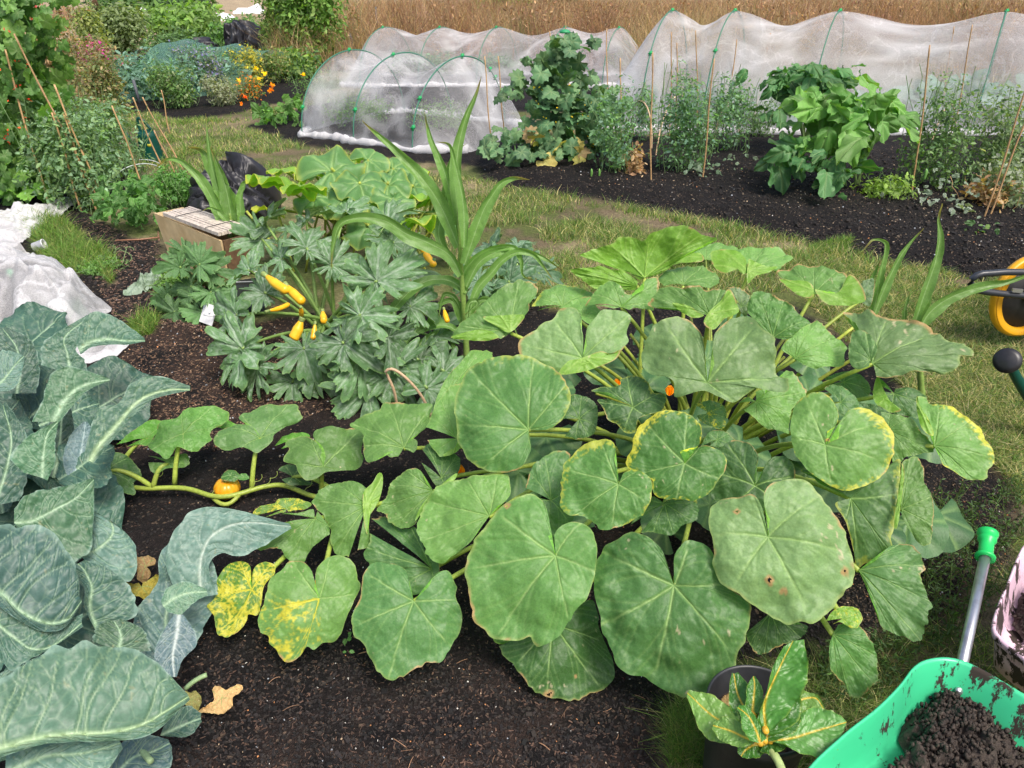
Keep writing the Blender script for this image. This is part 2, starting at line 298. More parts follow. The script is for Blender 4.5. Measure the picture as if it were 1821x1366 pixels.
def strip_leaf(parent, Mp, Lp, Rp, pos, k=.3, seed=1, side=0, mat='brassica', name='leaf', nt=120, nv=57, ruf=.05, curl=.0, col=(.08, .16, .12), vcol=(.27, .40, .26), rib=.035, secs=7, secw=.016, lift=0., arch=0., vslope=.28, edgec=None, tipc=None, nrm=None, par=False, sw=.55):
    n, e1, e2 = plane_at(0, 0, pos, k, side)
    if nrm is not None: n = unit(nrm); e1 = unit(np.array([1., 0, 0]) - n * n[0]); e2 = np.cross(n, e1)
    def loc(px): w = on_plane(np.asarray(px, float), pos, n) - pos; return np.stack([w @ e1, w @ e2], -1)
    m = crom(loc(Mp), nt); l = crom(loc(Lp), nt); r = crom(loc(Rp), nt)
    t = np.linspace(0, 1, nt)[:, None]; v = np.linspace(-1, 1, nv)[None]; av = np.abs(v)
    A = np.where((v < 0)[..., None], l[:, None], r[:, None])
    ed = 1 + .10 * (vn(t * 17 + seed, v * 0, seed) - .5) * (av > .99)
    P2 = m[:, None] + (A - m[:, None]) * (av * ed)[..., None]
    W = max(np.median(np.linalg.norm(l - m, axis=1)), np.median(np.linalg.norm(r - m, axis=1))); S = max(W, .01)
    X, Y = P2[..., 0], P2[..., 1]
    Lm = np.linalg.norm(np.diff(m, axis=0), axis=1).sum(); Wd = np.linalg.norm(A - m[:, None], axis=2) + 1e-4; rw = rib * .11
    mid = np.exp(-(av * Wd / (rw * (1.25 - .95 * t) + 4e-4)) ** 2); secw = secw * .15 / Lm
    sec = np.zeros(P2.shape[:2])
    if par:
        sec = .25 * (np.cos(v * math.pi * 9) > .3)
    else:
        for q in range(secs):
            for sg in (-1, 1):
                t0 = (q + .3 + .38 * math.sin(seed * 2.3 + q * 1.9 + sg)) / secs * .9 + .015 * np.sin(av * 7 + q * 2 + seed)
                d = (t - (t0 + vslope * av ** 1.2)); f = (v * sg > 0)
                sec = np.maximum(sec, np.exp(-(d / (secw * (1.15 - .8 * av))) ** 2) * f * (av > .03))
                
                for av0, sl in ((.3, -.16), (.45, .75), (.62, -.2), (.75, .8)):
                    d2 = t - (t0 + vslope * av0 ** 1.2 + (av - av0) * sl * .6); sec = np.maximum(sec, .6 * np.exp(-(d2 / (secw * .5)) ** 2) * f * (av > av0) * (av < av0 + .32))
    big = fbm(X / S * 1.5 + seed, Y / S * 1.5, seed) - .5; pk = np.abs(np.sin((t - vslope * av ** 1.2) * secs / .9 * math.pi)) * np.minimum(1, av * 3) * (0 if par else 1)
    h = ruf * av ** 3 * (np.sin(t * 17 + seed + v) + 2.2 * (fbm(t * 14 + seed, v + 3, seed) - .5)) + curl * av ** 2 + arch * np.sin(t * math.pi) - .045 * sec - .03 * mid + .018 * pk + .26 * big + .04 * (vn(X / S * 7, Y / S * 7, seed) - .5) + lift * t
    V = pos + X[..., None] * e1 + Y[..., None] * e2 + (h * S)[..., None] * n
    c = np.array(col) * CB * (.88 + .24 * (big + .5))[..., None] * (1 + .12 * math.sin(seed * 3.3))
    if not par:
        bl = fbm(X / S * 5 + seed, Y / S * 5, seed + 21, 4); c = mix(c, c * 1.18 + np.array([.010, .013, .018]), sstep(.42, .68, bl) * .3)
    else: c = mix(c, c * [1.18, 1.1, 1.0], (.5 + .5 * np.sin(av * 60 + 2 * fbm(t * 4, v * 2, seed))) * .5)
    c = mix(c, np.array(vcol), np.clip(sec * sw, 0, 1)); c = mix(c, np.array(vcol) * 1.1, np.clip(mid, 0, 1))
    if edgec is not None: c = mix(c, np.array(edgec), sstep(.93, 1., av + .05 * (vn(t * 30, v, seed) - .5)) * .6 * np.ones_like(t))
    if tipc is not None: c = mix(c, np.array(tipc), sstep(.86, .97, t + .1 * (vn(t * 9, v * 3, seed) - .5)))
    Q = gridQ(nt, nv)
    Vr = V.reshape(-1, 3)
    if mat == 'brassica':
        hn = vn(X / S * 5 + seed * 2, Y / S * 5, seed + 41) + .25 * (vn(X / S * 19, Y / S * 19, seed) - .5); cut = ((hn > .985) & (av < .9)).ravel(); c = mix(c, np.array([.25, .26, .14]), sstep(.95, .99, hn) * .5 * (av < .93))
    q = Q[len(Q) // 2]; fn = np.cross(Vr[q[1]] - Vr[q[0]], Vr[q[3]] - Vr[q[0]])
    if fn @ n < 0: Q = Q[:, ::-1]
    return mk(name, Vr, Q, M[mat], parent, c.reshape(-1, 3), np.stack([X + seed, Y], -1).reshape(-1, 2))
# ---- template leaves (tip along +Y, normal +Z), instanced into a mesh as arrays
def template(kind, seed=0, ns=40, nr=7):
    th = np.linspace(-math.pi, math.pi, ns)   # 0 = tip direction, +-pi = sinus
    a = np.abs(th)
    if kind == 'courgette':
        lob = sum(np.exp(-((a - c) / w) ** 2) * h for c, w, h in ((0, .26, 1.0), (.95, .24, .95), (1.85, .26, .8), (2.6, .25, .62)))
        env = 1.0 - .15 * a + .22 * (vn(th * 1.1 + seed * 3.7, th * 0, seed + 4) - .5) + .12 * math.sin(seed * 2.) * np.sin(th * 2 + seed); th = th + .22 * (vn(th * 1.4 + seed * 5.3, th * 0, seed + 6) - .5); r = env * (1 - .62 * sum(np.exp(-(np.abs(th - c) / .085) ** 1.4) for c in (-2.3, -1.42, -.5, .47, 1.38, 2.25)) - .22 * sum(np.exp(-(np.abs(th - c) / .06) ** 2) for c in (-2.75, -1.85, -1.0, -.2, .22, .95, 1.8, 2.7)))
        r = r + .16 * (vn(th * 5 + seed * 9, th * 0, seed) - .5) + .17 * (vn(th * 13 + seed, th * 0, seed + 2) - .5) + .10 * (vn(th * 27 + seed, th * 0, seed + 3) - .5)
        r = r * np.where(a > 2.95, .35, 1)
    elif kind == 'cucumber':
        r = .62 + .22 * np.cos(5 * th) ** 2 * (a < 2.2) + .16 * np.exp(-(a / .3) ** 2) + .06 * (vn(th * 9 + seed, th * 0, seed) - .5); r = r * np.where(a > 2.9, .3, 1)
    elif kind == 'round':
        r = .85 + .06 * np.cos(3 * th) + .05 * (vn(th * 6 + seed, th * 0, seed) - .5); r = r * np.where(a > 2.9, .25, 1)
    elif kind == 'ovate':
        y = (1 + np.cos(th)) / 2; x = np.sign(th) * .80 * y ** .55 * (1 - y) ** .85 * (1 + .08 * np.sin(th * 14 + seed)); r = None
    th = np.linspace(-math.pi, math.pi, ns)
    if kind == 'ovate': ox = x + .03 * (vn(th * 12, th * 0, seed) - .5); oy = y
    else: ox = r * np.sin(th); oy = r * np.cos(th)
    cx, cy = (0, .12) if kind == 'ovate' else (0, 0)
    rho = np.linspace(0, 1, nr)[:, None]; X = cx + rho * (ox - cx)[None]; Y = cy + rho * (oy - cy)[None]
    A = np.abs(np.broadcast_to(th, X.shape))
    if kind == 'ovate': vein = np.maximum(np.exp(-(X / .022) ** 2), .5 * np.exp(-((((Y - np.abs(X) * .9) * 6) % 1 - .5) / .13) ** 2))
    else:
        vein = np.zeros(X.shape)
        for c in (0, .95, 1.85, 2.6): vein = np.maximum(vein, np.exp(-((A - c) * rho / .05) ** 2))
    z = -.25 * (X ** 2 + (Y - .2) ** 2) + .07 * np.sin(np.broadcast_to(th, X.shape) * 5 + seed) * rho ** 2 - .03 * vein + .12 * np.abs(X) + .16 * (fbm(X * 3 + seed, Y * 3, seed) - .5)
    return np.stack([X, Y, z], -1).reshape(-1, 3), gridQ(nr, ns), vein.ravel(), np.broadcast_to(rho, X.shape).ravel()
def simple_t():     # six-point small leaf
    V = np.array([[0, 0, 0], [.22, .3, .05], [.2, .68, .02], [0, 1, -.1], [-.2, .68, .02], [-.22, .3, .05]]); return V, np.array([[0, 1, 2, 3], [0, 3, 4, 5]])
def frames(nrm, tip):
    nrm = unit(nrm); tip = unit(tip - nrm * np.sum(nrm * tip, -1, keepdims=True)); return np.stack([np.cross(tip, nrm), tip, nrm], -1)   # columns
def scatter_leaves(pos, nrm, tip, size, col, T=None, tcol=None):
    """one array mesh of small leaves; pos (n,3) etc; returns V,Q,C"""
    V0, Q0 = T if T is not None else simple_t()
    R = frames(nrm, tip); n = len(pos); size = np.broadcast_to(np.asarray(size, float), (n,))
    V = pos[:, None] + np.einsum('nij,vj->nvi', R, V0) * size[:, None, None]
    Q = (Q0[None] + np.arange(n)[:, None, None] * len(V0)).reshape(-1, 4)
    C = np.repeat(np.broadcast_to(col, (n, 3))[:, None], len(V0), 1)
    if tcol is not None: C = C * 1.0; C = C + (np.array([.30, .40, .18]) - C) * (tcol * .55)[None, :, None]
    return V.reshape(-1, 3), Q, C.reshape(-1, 3)
def rdir(n, up=0.0, s=1.0):
    v = rng.normal(size=(n, 3)) * s; v[:, 2] += up; return unit(v)
def palette(n, cols, j=.25):
    cols = np.array(cols, float); c = cols[rng.integers(0, len(cols), n)]; return np.clip(c * (1 + j * rng.normal(size=(n, 1))) , .005, 1)
def blobs(n, bl):    # points in a set of ellipsoids ((center),(radii)), denser near the surface
    bl = [(np.array(c, float), np.array(r, float)) for c, r in bl]; w = np.array([r.prod() ** (2 / 3) for c, r in bl]); i = rng.choice(len(bl), n, p=w / w.sum())
    d = rdir(n); rr = rng.random(n) ** .45
    c = np.array([b[0] for b in bl])[i]; r = np.array([b[1] for b in bl])[i]; return c + d * r * rr[:, None], d
def cloud(name, n, bl, size, cols, mat='small', parent=None, up=.6, T=None, tcol=None, droop=-.2, sj=.35, clump=1, j=.25):
    p, d = blobs(max(1, n // clump), bl)
    if clump > 1: p = np.repeat(p, clump, 0) + rng.normal(size=(len(p) * clump, 3)) * size * .55; d = np.repeat(d, clump, 0)
    n = len(p); p[:, 2] = np.maximum(p[:, 2], .01)
    nr = unit(d * .5 + rng.normal(size=(n, 3)) * .45 + np.array([0, -.15, up])); tp = rdir(n) + d * .6; tp[:, 2] += droop
    V, Q, C = scatter_leaves(p, nr, tp, size * (1 + sj * rng.normal(size=n)).clip(.4, 1.8), palette(n, cols, j), T, tcol)
    return mk(name, V, Q, M[mat], parent, C, V[:, :2] + V[:, 2:3])
def blades(pos, h, w, lean, cols, segs=3, j=.2, kink=.5):
    n = len(pos); a = rng.random(n) * 2 * math.pi; L = np.stack([np.cos(a), np.sin(a), np.zeros(n)], -1); a2 = rng.random(n) * 2 * math.pi
    Wd = np.stack([np.cos(a2), np.sin(a2), np.zeros(n)], -1); h = np.broadcast_to(h, (n,)) * (.5 + rng.random(n)); ln = lean * (.3 + rng.random(n) * 1.4)
    rows = []
    for s in np.linspace(0, 1, segs):
        c = pos + np.array([0, 0, 1]) * (h * (s - .25 * ln * s * s))[:, None] + L * (h * ln * s ** 1.8)[:, None]
        ww = (w * (1 - s * .88))[..., None] if np.ndim(w) else w * (1 - s * .88)
        rows += [c - Wd * ww, c + Wd * ww]
    V = np.stack(rows, 1); k = 2 * segs
    Q0 = np.array([[2 * i, 2 * i + 1, 2 * i + 3, 2 * i + 2] for i in range(segs - 1)])
    Q = (Q0[None] + np.arange(n)[:, None, None] * k).reshape(-1, 4); C = np.repeat(palette(n, cols, j)[:, None], k, 1)
    return V.reshape(-1, 3), Q, C.reshape(-1, 3)
def stems(mb, n, base, top, r, c, jit=.05):
    for i in range(n):
        a = np.array(base) + rng.normal(size=3) * [jit, jit, 0]; b = np.array(top) + rng.normal(size=3) * jit * 2
        mb.tube(bez(a, (a + b) / 2 + rng.normal(size=3) * jit, b, 7), r, 5, c, False)
# ------------------------------------------------------------------ world, light, camera
w = bpy.data.worlds.new('World'); SC.world = w; w.use_nodes = True; nt = w.node_tree
sky = nt.nodes.new('ShaderNodeTexSky'); sky.sky_type = 'NISHITA'; sky.sun_disc = False
EL, AZ = math.radians(58), math.radians(35)          # sun high, behind the camera's right shoulder
sky.sun_elevation = EL; sky.sun_rotation = math.pi - AZ; sky.air_density = 1.0; sky.dust_density = 5.0; sky.ozone_density = .6
nt.links.new(sky.outputs[0], nt.nodes['Background'].inputs[0]); nt.nodes['Background'].inputs[1].default_value = .13
ld = bpy.data.lights.new('sun', 'SUN'); ld.energy = 2.05; ld.angle = math.radians(18); ld.color = (1, .95, .88)
lo = bpy.data.objects.new('sun', ld); COL.objects.link(lo)
from mathutils import Vector
dirv = Vector((math.sin(AZ) * math.cos(EL), -math.cos(AZ) * math.cos(EL), math.sin(EL))); lo.rotation_euler = dirv.to_track_quat('Z', 'Y').to_euler(); lo.location = (3, -3, 8)
cd = bpy.data.cameras.new('camera'); cam = bpy.data.objects.new('camera', cd); COL.objects.link(cam); SC.camera = cam
cam.location = CAM; cam.rotation_euler = (math.pi / 2 - TH, 0, 0); cd.sensor_width = 36; cd.lens = 36 * FPX / 1821; cd.clip_end = 3000; cd.clip_start = .05
SC.view_settings.view_transform = 'Standard'; SC.view_settings.look = 'None'; SC.view_settings.exposure = EXPO; SC.view_settings.gamma = 1
# ------------------------------------------------------------------ ground sheet with soil beds
def gpoly(s): p = np.array(pts(s)); return P(p[:, 0], p[:, 1], 0)[:, :2]
def sdist(x, y, poly):
    d = np.full(x.shape, 1e9); ins = np.zeros(x.shape, bool); n = len(poly)
    for i in range(n):
        a, b = poly[i], poly[(i + 1) % n]; e = b - a; wx, wy = x - a[0], y - a[1]
        t = np.clip((wx * e[0] + wy * e[1]) / (e @ e + 1e-9), 0, 1); d = np.minimum(d, np.hypot(wx - t * e[0], wy - t * e[1]))
        c = (a[1] > y) != (b[1] > y); xi = a[0] + (y - a[1]) * e[0] / (e[1] if abs(e[1]) > 1e-9 else 1e-9); ins ^= c & (x < xi)
    return np.where(ins, d, -d)
BEDS = [  # outline in ground pixels, mound height, edge softness
    (gpoly('-500,1700 -700,600 -400,335 130,335 170,390 285,425 330,470 420,560 700,540 900,540 1150,540 1400,545 1560,620 1660,760 1800,850 1830,900 1780,960 1700,1060 1640,1130 1500,1180 1320,1230 1215,1290 1190,1400 1170,1700'), .0, .22),
    (gpoly('830,300 900,330 980,345 1200,382 1400,430 1560,462 1700,490 1900,520 2300,560 2300,260 1821,240 1450,245 1050,240 850,265'), .07, .45),
    (gpoly('430,228 530,192 640,168 900,195 1010,262 905,300 740,292 540,258'), .02, .3),
    (gpoly('630,196 1110,200 1120,128 660,128'), .02, .3), (gpoly('1095,225 1300,262 1500,262 1900,300 2300,320 2300,170 1821,160 1120,165'), .02, .3),
    (gpoly('180,190 280,205 340,218 480,190 560,170 560,120 420,90 250,95 190,150'), .02, .3),
    (gpoly('-300,150 60,200 150,215 250,300 300,360 130,360 -500,380'), .05, .2)]
GRASSY = [gpoly('30,395 120,390 215,470 200,505 120,480 60,450'), gpoly('215,600 250,560 300,560 290,595 230,612')]
def soilmask(x, y):
    wob = .30 * (fbm(x * 1.7, y * 1.7, 3) - .5) + .16 * (fbm(x * 7, y * 7, 5) - .5)
    m = np.zeros(x.shape); h = np.zeros(x.shape)
    for p, hh, sf in BEDS: d = sdist(x, y, p) + wob; m = np.maximum(m, sstep(-.04, .10, d)); h = np.maximum(h, hh * sstep(-.02, sf, d))
    for p in GRASSY: d = sdist(x, y, p) + wob * .6; m = np.minimum(m, 1 - sstep(-.03, .08, d))
    return m, h
PIT = [(P(870, 1190)[:2], .35, -.05)]
def gh(x, y, fine=True):
    m, h = soilmask(x, y)
    if fine: h = h + m * (.045 * (fbm(x * 6, y * 6, 21) - .5) + .017 * (fbm(x * 30, y * 30, 22, 4) - .5)) + (1 - m) * .04 * (fbm(x * 2, y * 2, 23) - .5)
    far = sstep(25, 120, y); return m, h + 0 * far
nr, nc = 620, 560
v = np.linspace(0, 1, nr)[:, None]; yy = .45 * (60 / .45) ** v; u = np.linspace(-1, 1, nc)[None]; xx = u * (1.0 + yy * .85) + np.sign(u) * np.abs(u) ** 15 * 9; yy = yy + 0 * xx
ext = np.array([70, 90, 130, 200, 400, 900, 2500.])
yy = np.concatenate([yy, np.repeat(ext[:, None], nc, 1)]); xx = np.concatenate([xx, u * (1 + ext[:, None] * .9)]); yy[0] = -3; xx[0] *= 4
m, h = gh(xx, yy); V = np.stack([xx, yy, h], -1)
n1 = fbm(xx * 2.2, yy * 2.2, 31); n2 = fbm(xx * 9, yy * 9, 32); n3 = vn(xx * 40, yy * 40, 33)
soil = np.array([.0085, .0072, .0075]) * (1 + .7 * (n2 - .5) + 1.1 * (n1 - .5))[..., None]
chipA = P(420, 640)[:2]; wchip = np.exp(-((xx - chipA[0]) / .9) ** 2 - ((yy - chipA[1]) / .75) ** 2) + .55 * np.exp(-((xx + .25) / .9) ** 2 - ((yy - 1.0) / .3) ** 2) + .7 * sstep(.45, .7, n1) * (yy < 2.0) * .5
soil = mix(soil, np.array([.040, .025, .019]) * (.7 + .6 * n2[..., None]), np.clip(wchip * sstep(.3, .6, n2) * 1.1, 0, 1))
turf = mix(np.array([.10, .125, .035]), np.array([.26, .22, .12]), sstep(.40, .62, n1 * .6 + n2 * .4)); turf = mix(turf, np.array([.13, .09, .065]), sstep(.52, .62, fbm(xx * 1.5 + 5, yy * 1.5, 41)) * .65 * sstep(.3, .6, n2))
farc = np.array([.36, .28, .18]); turf = mix(turf, farc * (.85 + .3 * n1[..., None]), sstep(17, 26, yy))
col = mix(turf, soil, m)
def groundmat():
    mt, t, N = nodes('ground'); L = t.links.new; at = N('ShaderNodeAttribute', attribute_name='Col'); tc = N('ShaderNodeTexCoord')
    vo = N('ShaderNodeTexVoronoi', inp={'Scale': 130.}); L(tc.outputs['Object'], vo.inputs['Vector'])
    ns = N('ShaderNodeTexNoise', inp={'Scale': 45., 'Detail': 8., 'Roughness': .7}); L(tc.outputs['Object'], ns.inputs['Vector'])
    mr = N('ShaderNodeMapRange', inp={'From Min': .3, 'From Max': .7, 'To Min': .45, 'To Max': 1.6}); L(ns.outputs['Fac'], mr.inputs['Value'])
    sc = N('ShaderNodeVectorMath', operation='SCALE'); L(at.outputs['Color'], sc.inputs[0]); L(mr.outputs[0], sc.inputs['Scale'])
    cc = N('ShaderNodeSeparateColor'); L(vo.outputs['Color'], cc.inputs[0])
    lt = N('ShaderNodeMath', operation='GREATER_THAN', inp={1: .965}); L(cc.outputs[0], lt.inputs[0])
    li = N('ShaderNodeMath', operation='MULTIPLY', inp={1: .55}); L(lt.outputs[0], li.inputs[0])
    mx = N('ShaderNodeMixRGB', inp={'Color2': (.17, .12, .085, 1)}); L(li.outputs[0], mx.inputs['Fac']); L(sc.outputs[0], mx.inputs['Color1'])
    pr = N('ShaderNodeBsdfPrincipled', inp={'Roughness': .88, 'Specular IOR Level': .25}); L(mx.outputs[0], pr.inputs['Base Color'])
    ad = N('ShaderNodeMath', operation='ADD'); L(ns.outputs['Fac'], ad.inputs[0]); vs = N('ShaderNodeMath', operation='MULTIPLY', inp={1: .6}); L(vo.outputs['Distance'], vs.inputs[0]); L(vs.outputs[0], ad.inputs[1])
    bp = N('ShaderNodeBump', inp={'Strength': 1., 'Distance': .012}); L(ad.outputs[0], bp.inputs['Height']); L(bp.outputs[0], pr.inputs['Normal'])
    o = N('ShaderNodeOutputMaterial'); L(pr.outputs[0], o.inputs['Surface']); return mt
M['ground'] = groundmat()
g = mk('ground', V.reshape(-1, 3), gridQ(V.shape[0], nc), M['ground'], None, col.reshape(-1, 3)); tag(g, kind='structure')
# ---- crumbs, wood chips, straw and little stones on the soil
def inpx(n, poly):
    p = np.array(pts(poly)); lo_, hi_ = p.min(0), p.max(0); out = []
    while sum(map(len, out)) < n:
        q = lo_ + rng.random((n * 2, 2)) * (hi_ - lo_); x, y = q[:, 0], q[:, 1]; out.append(q[sdist(x, y, p) > 0])
    q = np.concatenate(out)[:n]; return P(q[:, 0], q[:, 1], 0)
def onsoil(p, want=.6):
    m, h = gh(p[:, 0], p[:, 1]); k = m > want; p = p[k].copy(); p[:, 2] = h[k]; return p
def chips(p, L, W, T_, cols, j=.3):
    n = len(p); a = rng.random(n) * 6.28; d = np.stack([np.cos(a), np.sin(a), rng.normal(size=n) * .18], -1); s = np.stack([-np.sin(a), np.cos(a), rng.normal(size=n) * .2], -1); u_ = np.cross(d, s)
    L = L * (.4 + rng.random(n) * 1.2); W = W * (.5 + rng.random(n)); T_ = T_ * (.5 + rng.random(n)); box = np.array([[-1, -1, -1], [1, -1, -1], [1, 1, -1], [-1, 1, -1], [-.8, -.7, 1], [.7, -.8, 1], [.8, .7, 1], [-.9, .8, 1.]])
    V = (p + UP * (T_ * .5)[:, None])[:, None] + box[None, :, :1] * d[:, None] * L[:, None, None] + box[None, :, 1:2] * s[:, None] * W[:, None, None] + box[None, :, 2:] * u_[:, None] * T_[:, None, None]
    F0 = np.array([(0, 3, 2, 1), (4, 5, 6, 7), (0, 1, 5, 4), (1, 2, 6, 5), (2, 3, 7, 6), (3, 0, 4, 7)]); Q = (F0[None] + np.arange(n)[:, None, None] * 8).reshape(-1, 4)
    return V.reshape(-1, 3), Q, np.repeat(palette(n, cols, j)[:, None], 8, 1).reshape(-1, 3)
mb = MB()
for n, poly, L, W, T_, cols in (
    (9000, '150,560 300,480 620,600 640,700 420,800 180,800', .0065, .002, .0012, [(.13, .075, .048), (.08, .045, .03), (.22, .14, .085), (.04, .025, .018)]),
    (4500, '110,380 330,440 400,600 200,560', .0075, .0025, .0013, [(.12, .07, .05), (.05, .03, .025), (.22, .14, .1)]),
    (3200, '330,1100 700,1150 1180,1240 1180,1400 280,1400', .005, .0013, .001, [(.06, .036, .026), (.03, .021, .018), (.10, .058, .04), (.016, .012, .011), (.03, .024, .022)]),
    (3000, '180,860 1200,860 1250,1380 280,1380', .004, .0011, .001, [(.06, .035, .026), (.025, .018, .015), (.11, .065, .045)]),
    (7000, '100,330 1821,260 1821,560 1200,420 100,620', .006, .003, .002, [(.10, .08, .06), (.03, .025, .022), (.25, .19, .13)]),
    (5000, '1400,800 1821,840 1821,1100 1500,1200', .004, .0013, .001, [(.12, .08, .05), (.05, .035, .025)])):
    mb.add(*(lambda r: (r[0], r[1], None, r[2]))(chips(onsoil(inpx(n, poly)), L, W, T_, cols)))
for n, poly, L in ((900, '-50,600 1821,560 1821,1400 -50,1400', .006), (1500, '100,330 1821,280 1821,560 100,560', .014), (22000, '-50,600 1821,560 1821,1400 -50,1400', .0035), (14000, '100,330 820,300 1821,280 1821,560 900,560 100,560', .007)):
    p = onsoil(inpx(n, poly)); mb.add(*(lambda r: (r[0], r[1], None, r[2]))(chips(p, L, L * .8, L * .6, [(.013, .010, .010), (.008, .007, .007), (.022, .017, .014)])))
for n, poly, L in ((420, '300,850 1250,860 1200,1400 300,1400', .0017), (380, '830,300 1821,300 1821,520 1300,430', .004), (260, '1500,850 1821,850 1821,1100 1500,1150', .002), (400, '120,400 600,560 620,820 180,830', .003)):
    p = onsoil(inpx(n, poly)); mb.add(*(lambda r: (r[0], r[1], None, r[2]))(chips(p, L, L * .8, L * .7, [(.55, .52, .48), (.4, .3, .2), (.45, .2, .08), (.35, .38, .42)])))
tag(mb.build('soil_litter', M['chips'], smooth=False), 'wood chips, crumbs, grit and little white stones scattered over the dark soil', 'soil litter', kind='stuff')
mb = MB()
for i in range(34):
    p = onsoil(inpx(1, '250,1000 1200,1150 1200,1366 300,1366' if i < 30 else '150,560 600,650 560,800 200,800'));
    if len(p): a = rng.random() * 6.28; d = np.array([math.cos(a), math.sin(a), 0]) * rng.uniform(.012, .05); mb.tube(bez(p[0] + [0, 0, .004], p[0] + d * .5 + rng.normal(size=3) * .003 + [0, 0, .012], p[0] + d + [0, 0, .003], 8), rng.uniform(.0006, .0014), 4, np.array([.30, .17, .10]) * rng.uniform(.5, 1.5))
tag(mb.build('dry_twigs', M['chips']), 'thin brown twigs and straw bits lying on the soil', 'twigs', kind='stuff')
# ---- grass
GC = [(.08, .16, .035), (.10, .19, .045), (.12, .20, .05), (.08, .15, .03), (.14, .21, .06), (.34, .31, .16), (.42, .37, .22), (.18, .22, .08)]
GD = [(.40, .35, .2), (.48, .42, .26), (.32, .28, .15), (.14, .19, .06), (.10, .16, .045)]
GG = [(.08, .17, .03), (.11, .21, .04), (.13, .22, .05), (.22, .24, .09)]
mb = MB()
def grass(n, poly, h, w, lean, cols, thr=None, clump=0, soilok=False):
    p = inpx(n, poly)
    if clump: c = p[rng.integers(0, len(p), max(3, n // clump))]; sg = .10; p = c[rng.integers(0, len(c), n)] + rng.normal(size=(n, 3)) * [sg, sg, 0]
    m, hh = gh(p[:, 0], p[:, 1]); k = (m < .5) | soilok; k &= (fbm(p[:, 0] * 2.6, p[:, 1] * 2.6, 61) + .25 * rng.random(n) > (thr or 0)) & (soilok | (fbm(p[:, 0] * 1.5 + 5, p[:, 1] * 1.5, 41) + .10 * rng.random(n) < .63)); p = p[k]; p[:, 2] = hh[k]
    tall = .55 + 1.0 * fbm(p[:, 0] * 3, p[:, 1] * 3, 62); d = np.hypot(p[:, 0], p[:, 1]); V, Q, C = blades(p, h * tall, (w * (.7 + .38 * d)), lean, cols); mb.add(V, Q, None, C)
grass(30000, '560,290 850,320 1450,430 1821,480 1821,600 1400,520 850,560 760,420', .055, .0011, .9, GC, .45)
grass(16000, '830,330 1300,400 1480,460 1400,500 850,500', .075, .0011, .8, GC, .62, clump=160)
grass(14000, '160,190 560,150 640,300 540,330 250,300', .055, .0011, .9, GC, .40)
grass(7000, '160,190 560,150 620,260 300,300', .05, .001, .9, GG, .5, clump=140)
grass(30000, '1380,480 1821,470 1821,900 1650,760', .045, .0011, 1.2, GC, .35)
grass(9000, '1380,480 1821,470 1821,900 1650,760', .05, .0011, 1.3, GD, .35)
grass(9000, '1160,1230 1300,1200 1500,1180 1700,1000 1821,880 1821,1400 1150,1400', .045, .001, 1.2, GC, .30)
grass(1500, '1190,1290 1250,1270 1260,1366 1190,1366', .075, .001, .7, GG, 0, soilok=True)
grass(5500, '30,395 120,390 215,470 200,505 120,480 60,450', .075, .0011, .9, GG, .1)
grass(1500, '215,600 250,560 300,560 290,595 230,612', .06, .0011, .9, GG, .1)
grass(1200, '1440,440 1510,430 1510,450 1440,455', .04, .001, 1., GG, 0, soilok=True)
grass(3000, '-200,1000 -200,1366 0,1366 0,1000', .05, .001, .9, GC, .1)
tag(mb.build('grass', M['blade']), 'short dry and green grass growing on the paths between the beds', 'grass', kind='stuff')
# weeds on the right by the small wheelbarrow
mb = MB()
for n, poly, hh in ((170, '1620,900 1821,860 1821,960 1780,980 1700,1180 1640,1150', .13), (60, '1500,1160 1660,1130 1560,1250 1440,1260', .08)):
    for b in inpx(n, poly):
        a = b + [rng.normal() * .05, rng.normal() * .05, hh * rng.uniform(.4, 1.1)]; ln = bez(b, (a + b) / 2 + rng.normal(size=3) * .02, a, 8); mb.tube(ln, .0012, 4, (.10, .14, .04), False)
        q_ = np.repeat(ln[1:], 2, 0); k = len(q_); V, Q, C = scatter_leaves(q_, rdir(k, 1), rdir(k, .4), rng.uniform(.012, .022), palette(k, [(.07, .14, .04), (.09, .16, .06), (.05, .10, .035)]), (simple_t()[0] * [.55, 1, 1], simple_t()[1])); mb.add(V, Q, None, C)
tag(mb.build('weeds', M['blade']), 'small leafy weeds growing beside the metal handle at the right', 'weeds', kind='stuff')
# tall dry meadow behind the plots
mb = MB()
MD = [(.26, .15, .105), (.33, .21, .155), (.19, .105, .075), (.42, .31, .23), (.14, .09, .06), (.28, .22, .15), (.15, .15, .07)]
def meadow(n, x0, x1, y0, y1, h, w, cols=MD, lean=.5):
    k = rng.random(n) ** 1.3; p = np.stack([rng.uniform(x0, x1, n) , y0 + (y1 - y0) * k, 0 * k], -1); f = p[:, 1] / y0; p[:, 0] *= f ** .8
    p[:, 2] = 0; hh = h * (.6 + .8 * fbm(p[:, 0] * .8, p[:, 1] * .8, 71)) ; V, Q, C = blades(p, hh, w * (1 + .05 * p[:, 1]) * np.ones(n), lean, cols, 3); tn = np.repeat(sstep(.4, .65, fbm(p[:, 0] * .5, p[:, 1] * .25, 72)), 6); C = mix(C * [1.0, .82, .78], C * [1.15, 1.15, 1.05] + [.02, .03, .02], tn); mb.add(V, Q, None, C)
meadow(90000, -5, 17, 16.5, 46, .85, .0034); meadow(30000, 2.2, 17, 13.6, 17, .75, .0028); meadow(5000, 2.0, 16, 12.9, 14.5, .35, .006, [(.10, .13, .04), (.16, .16, .06), (.2, .15, .07)], .8)
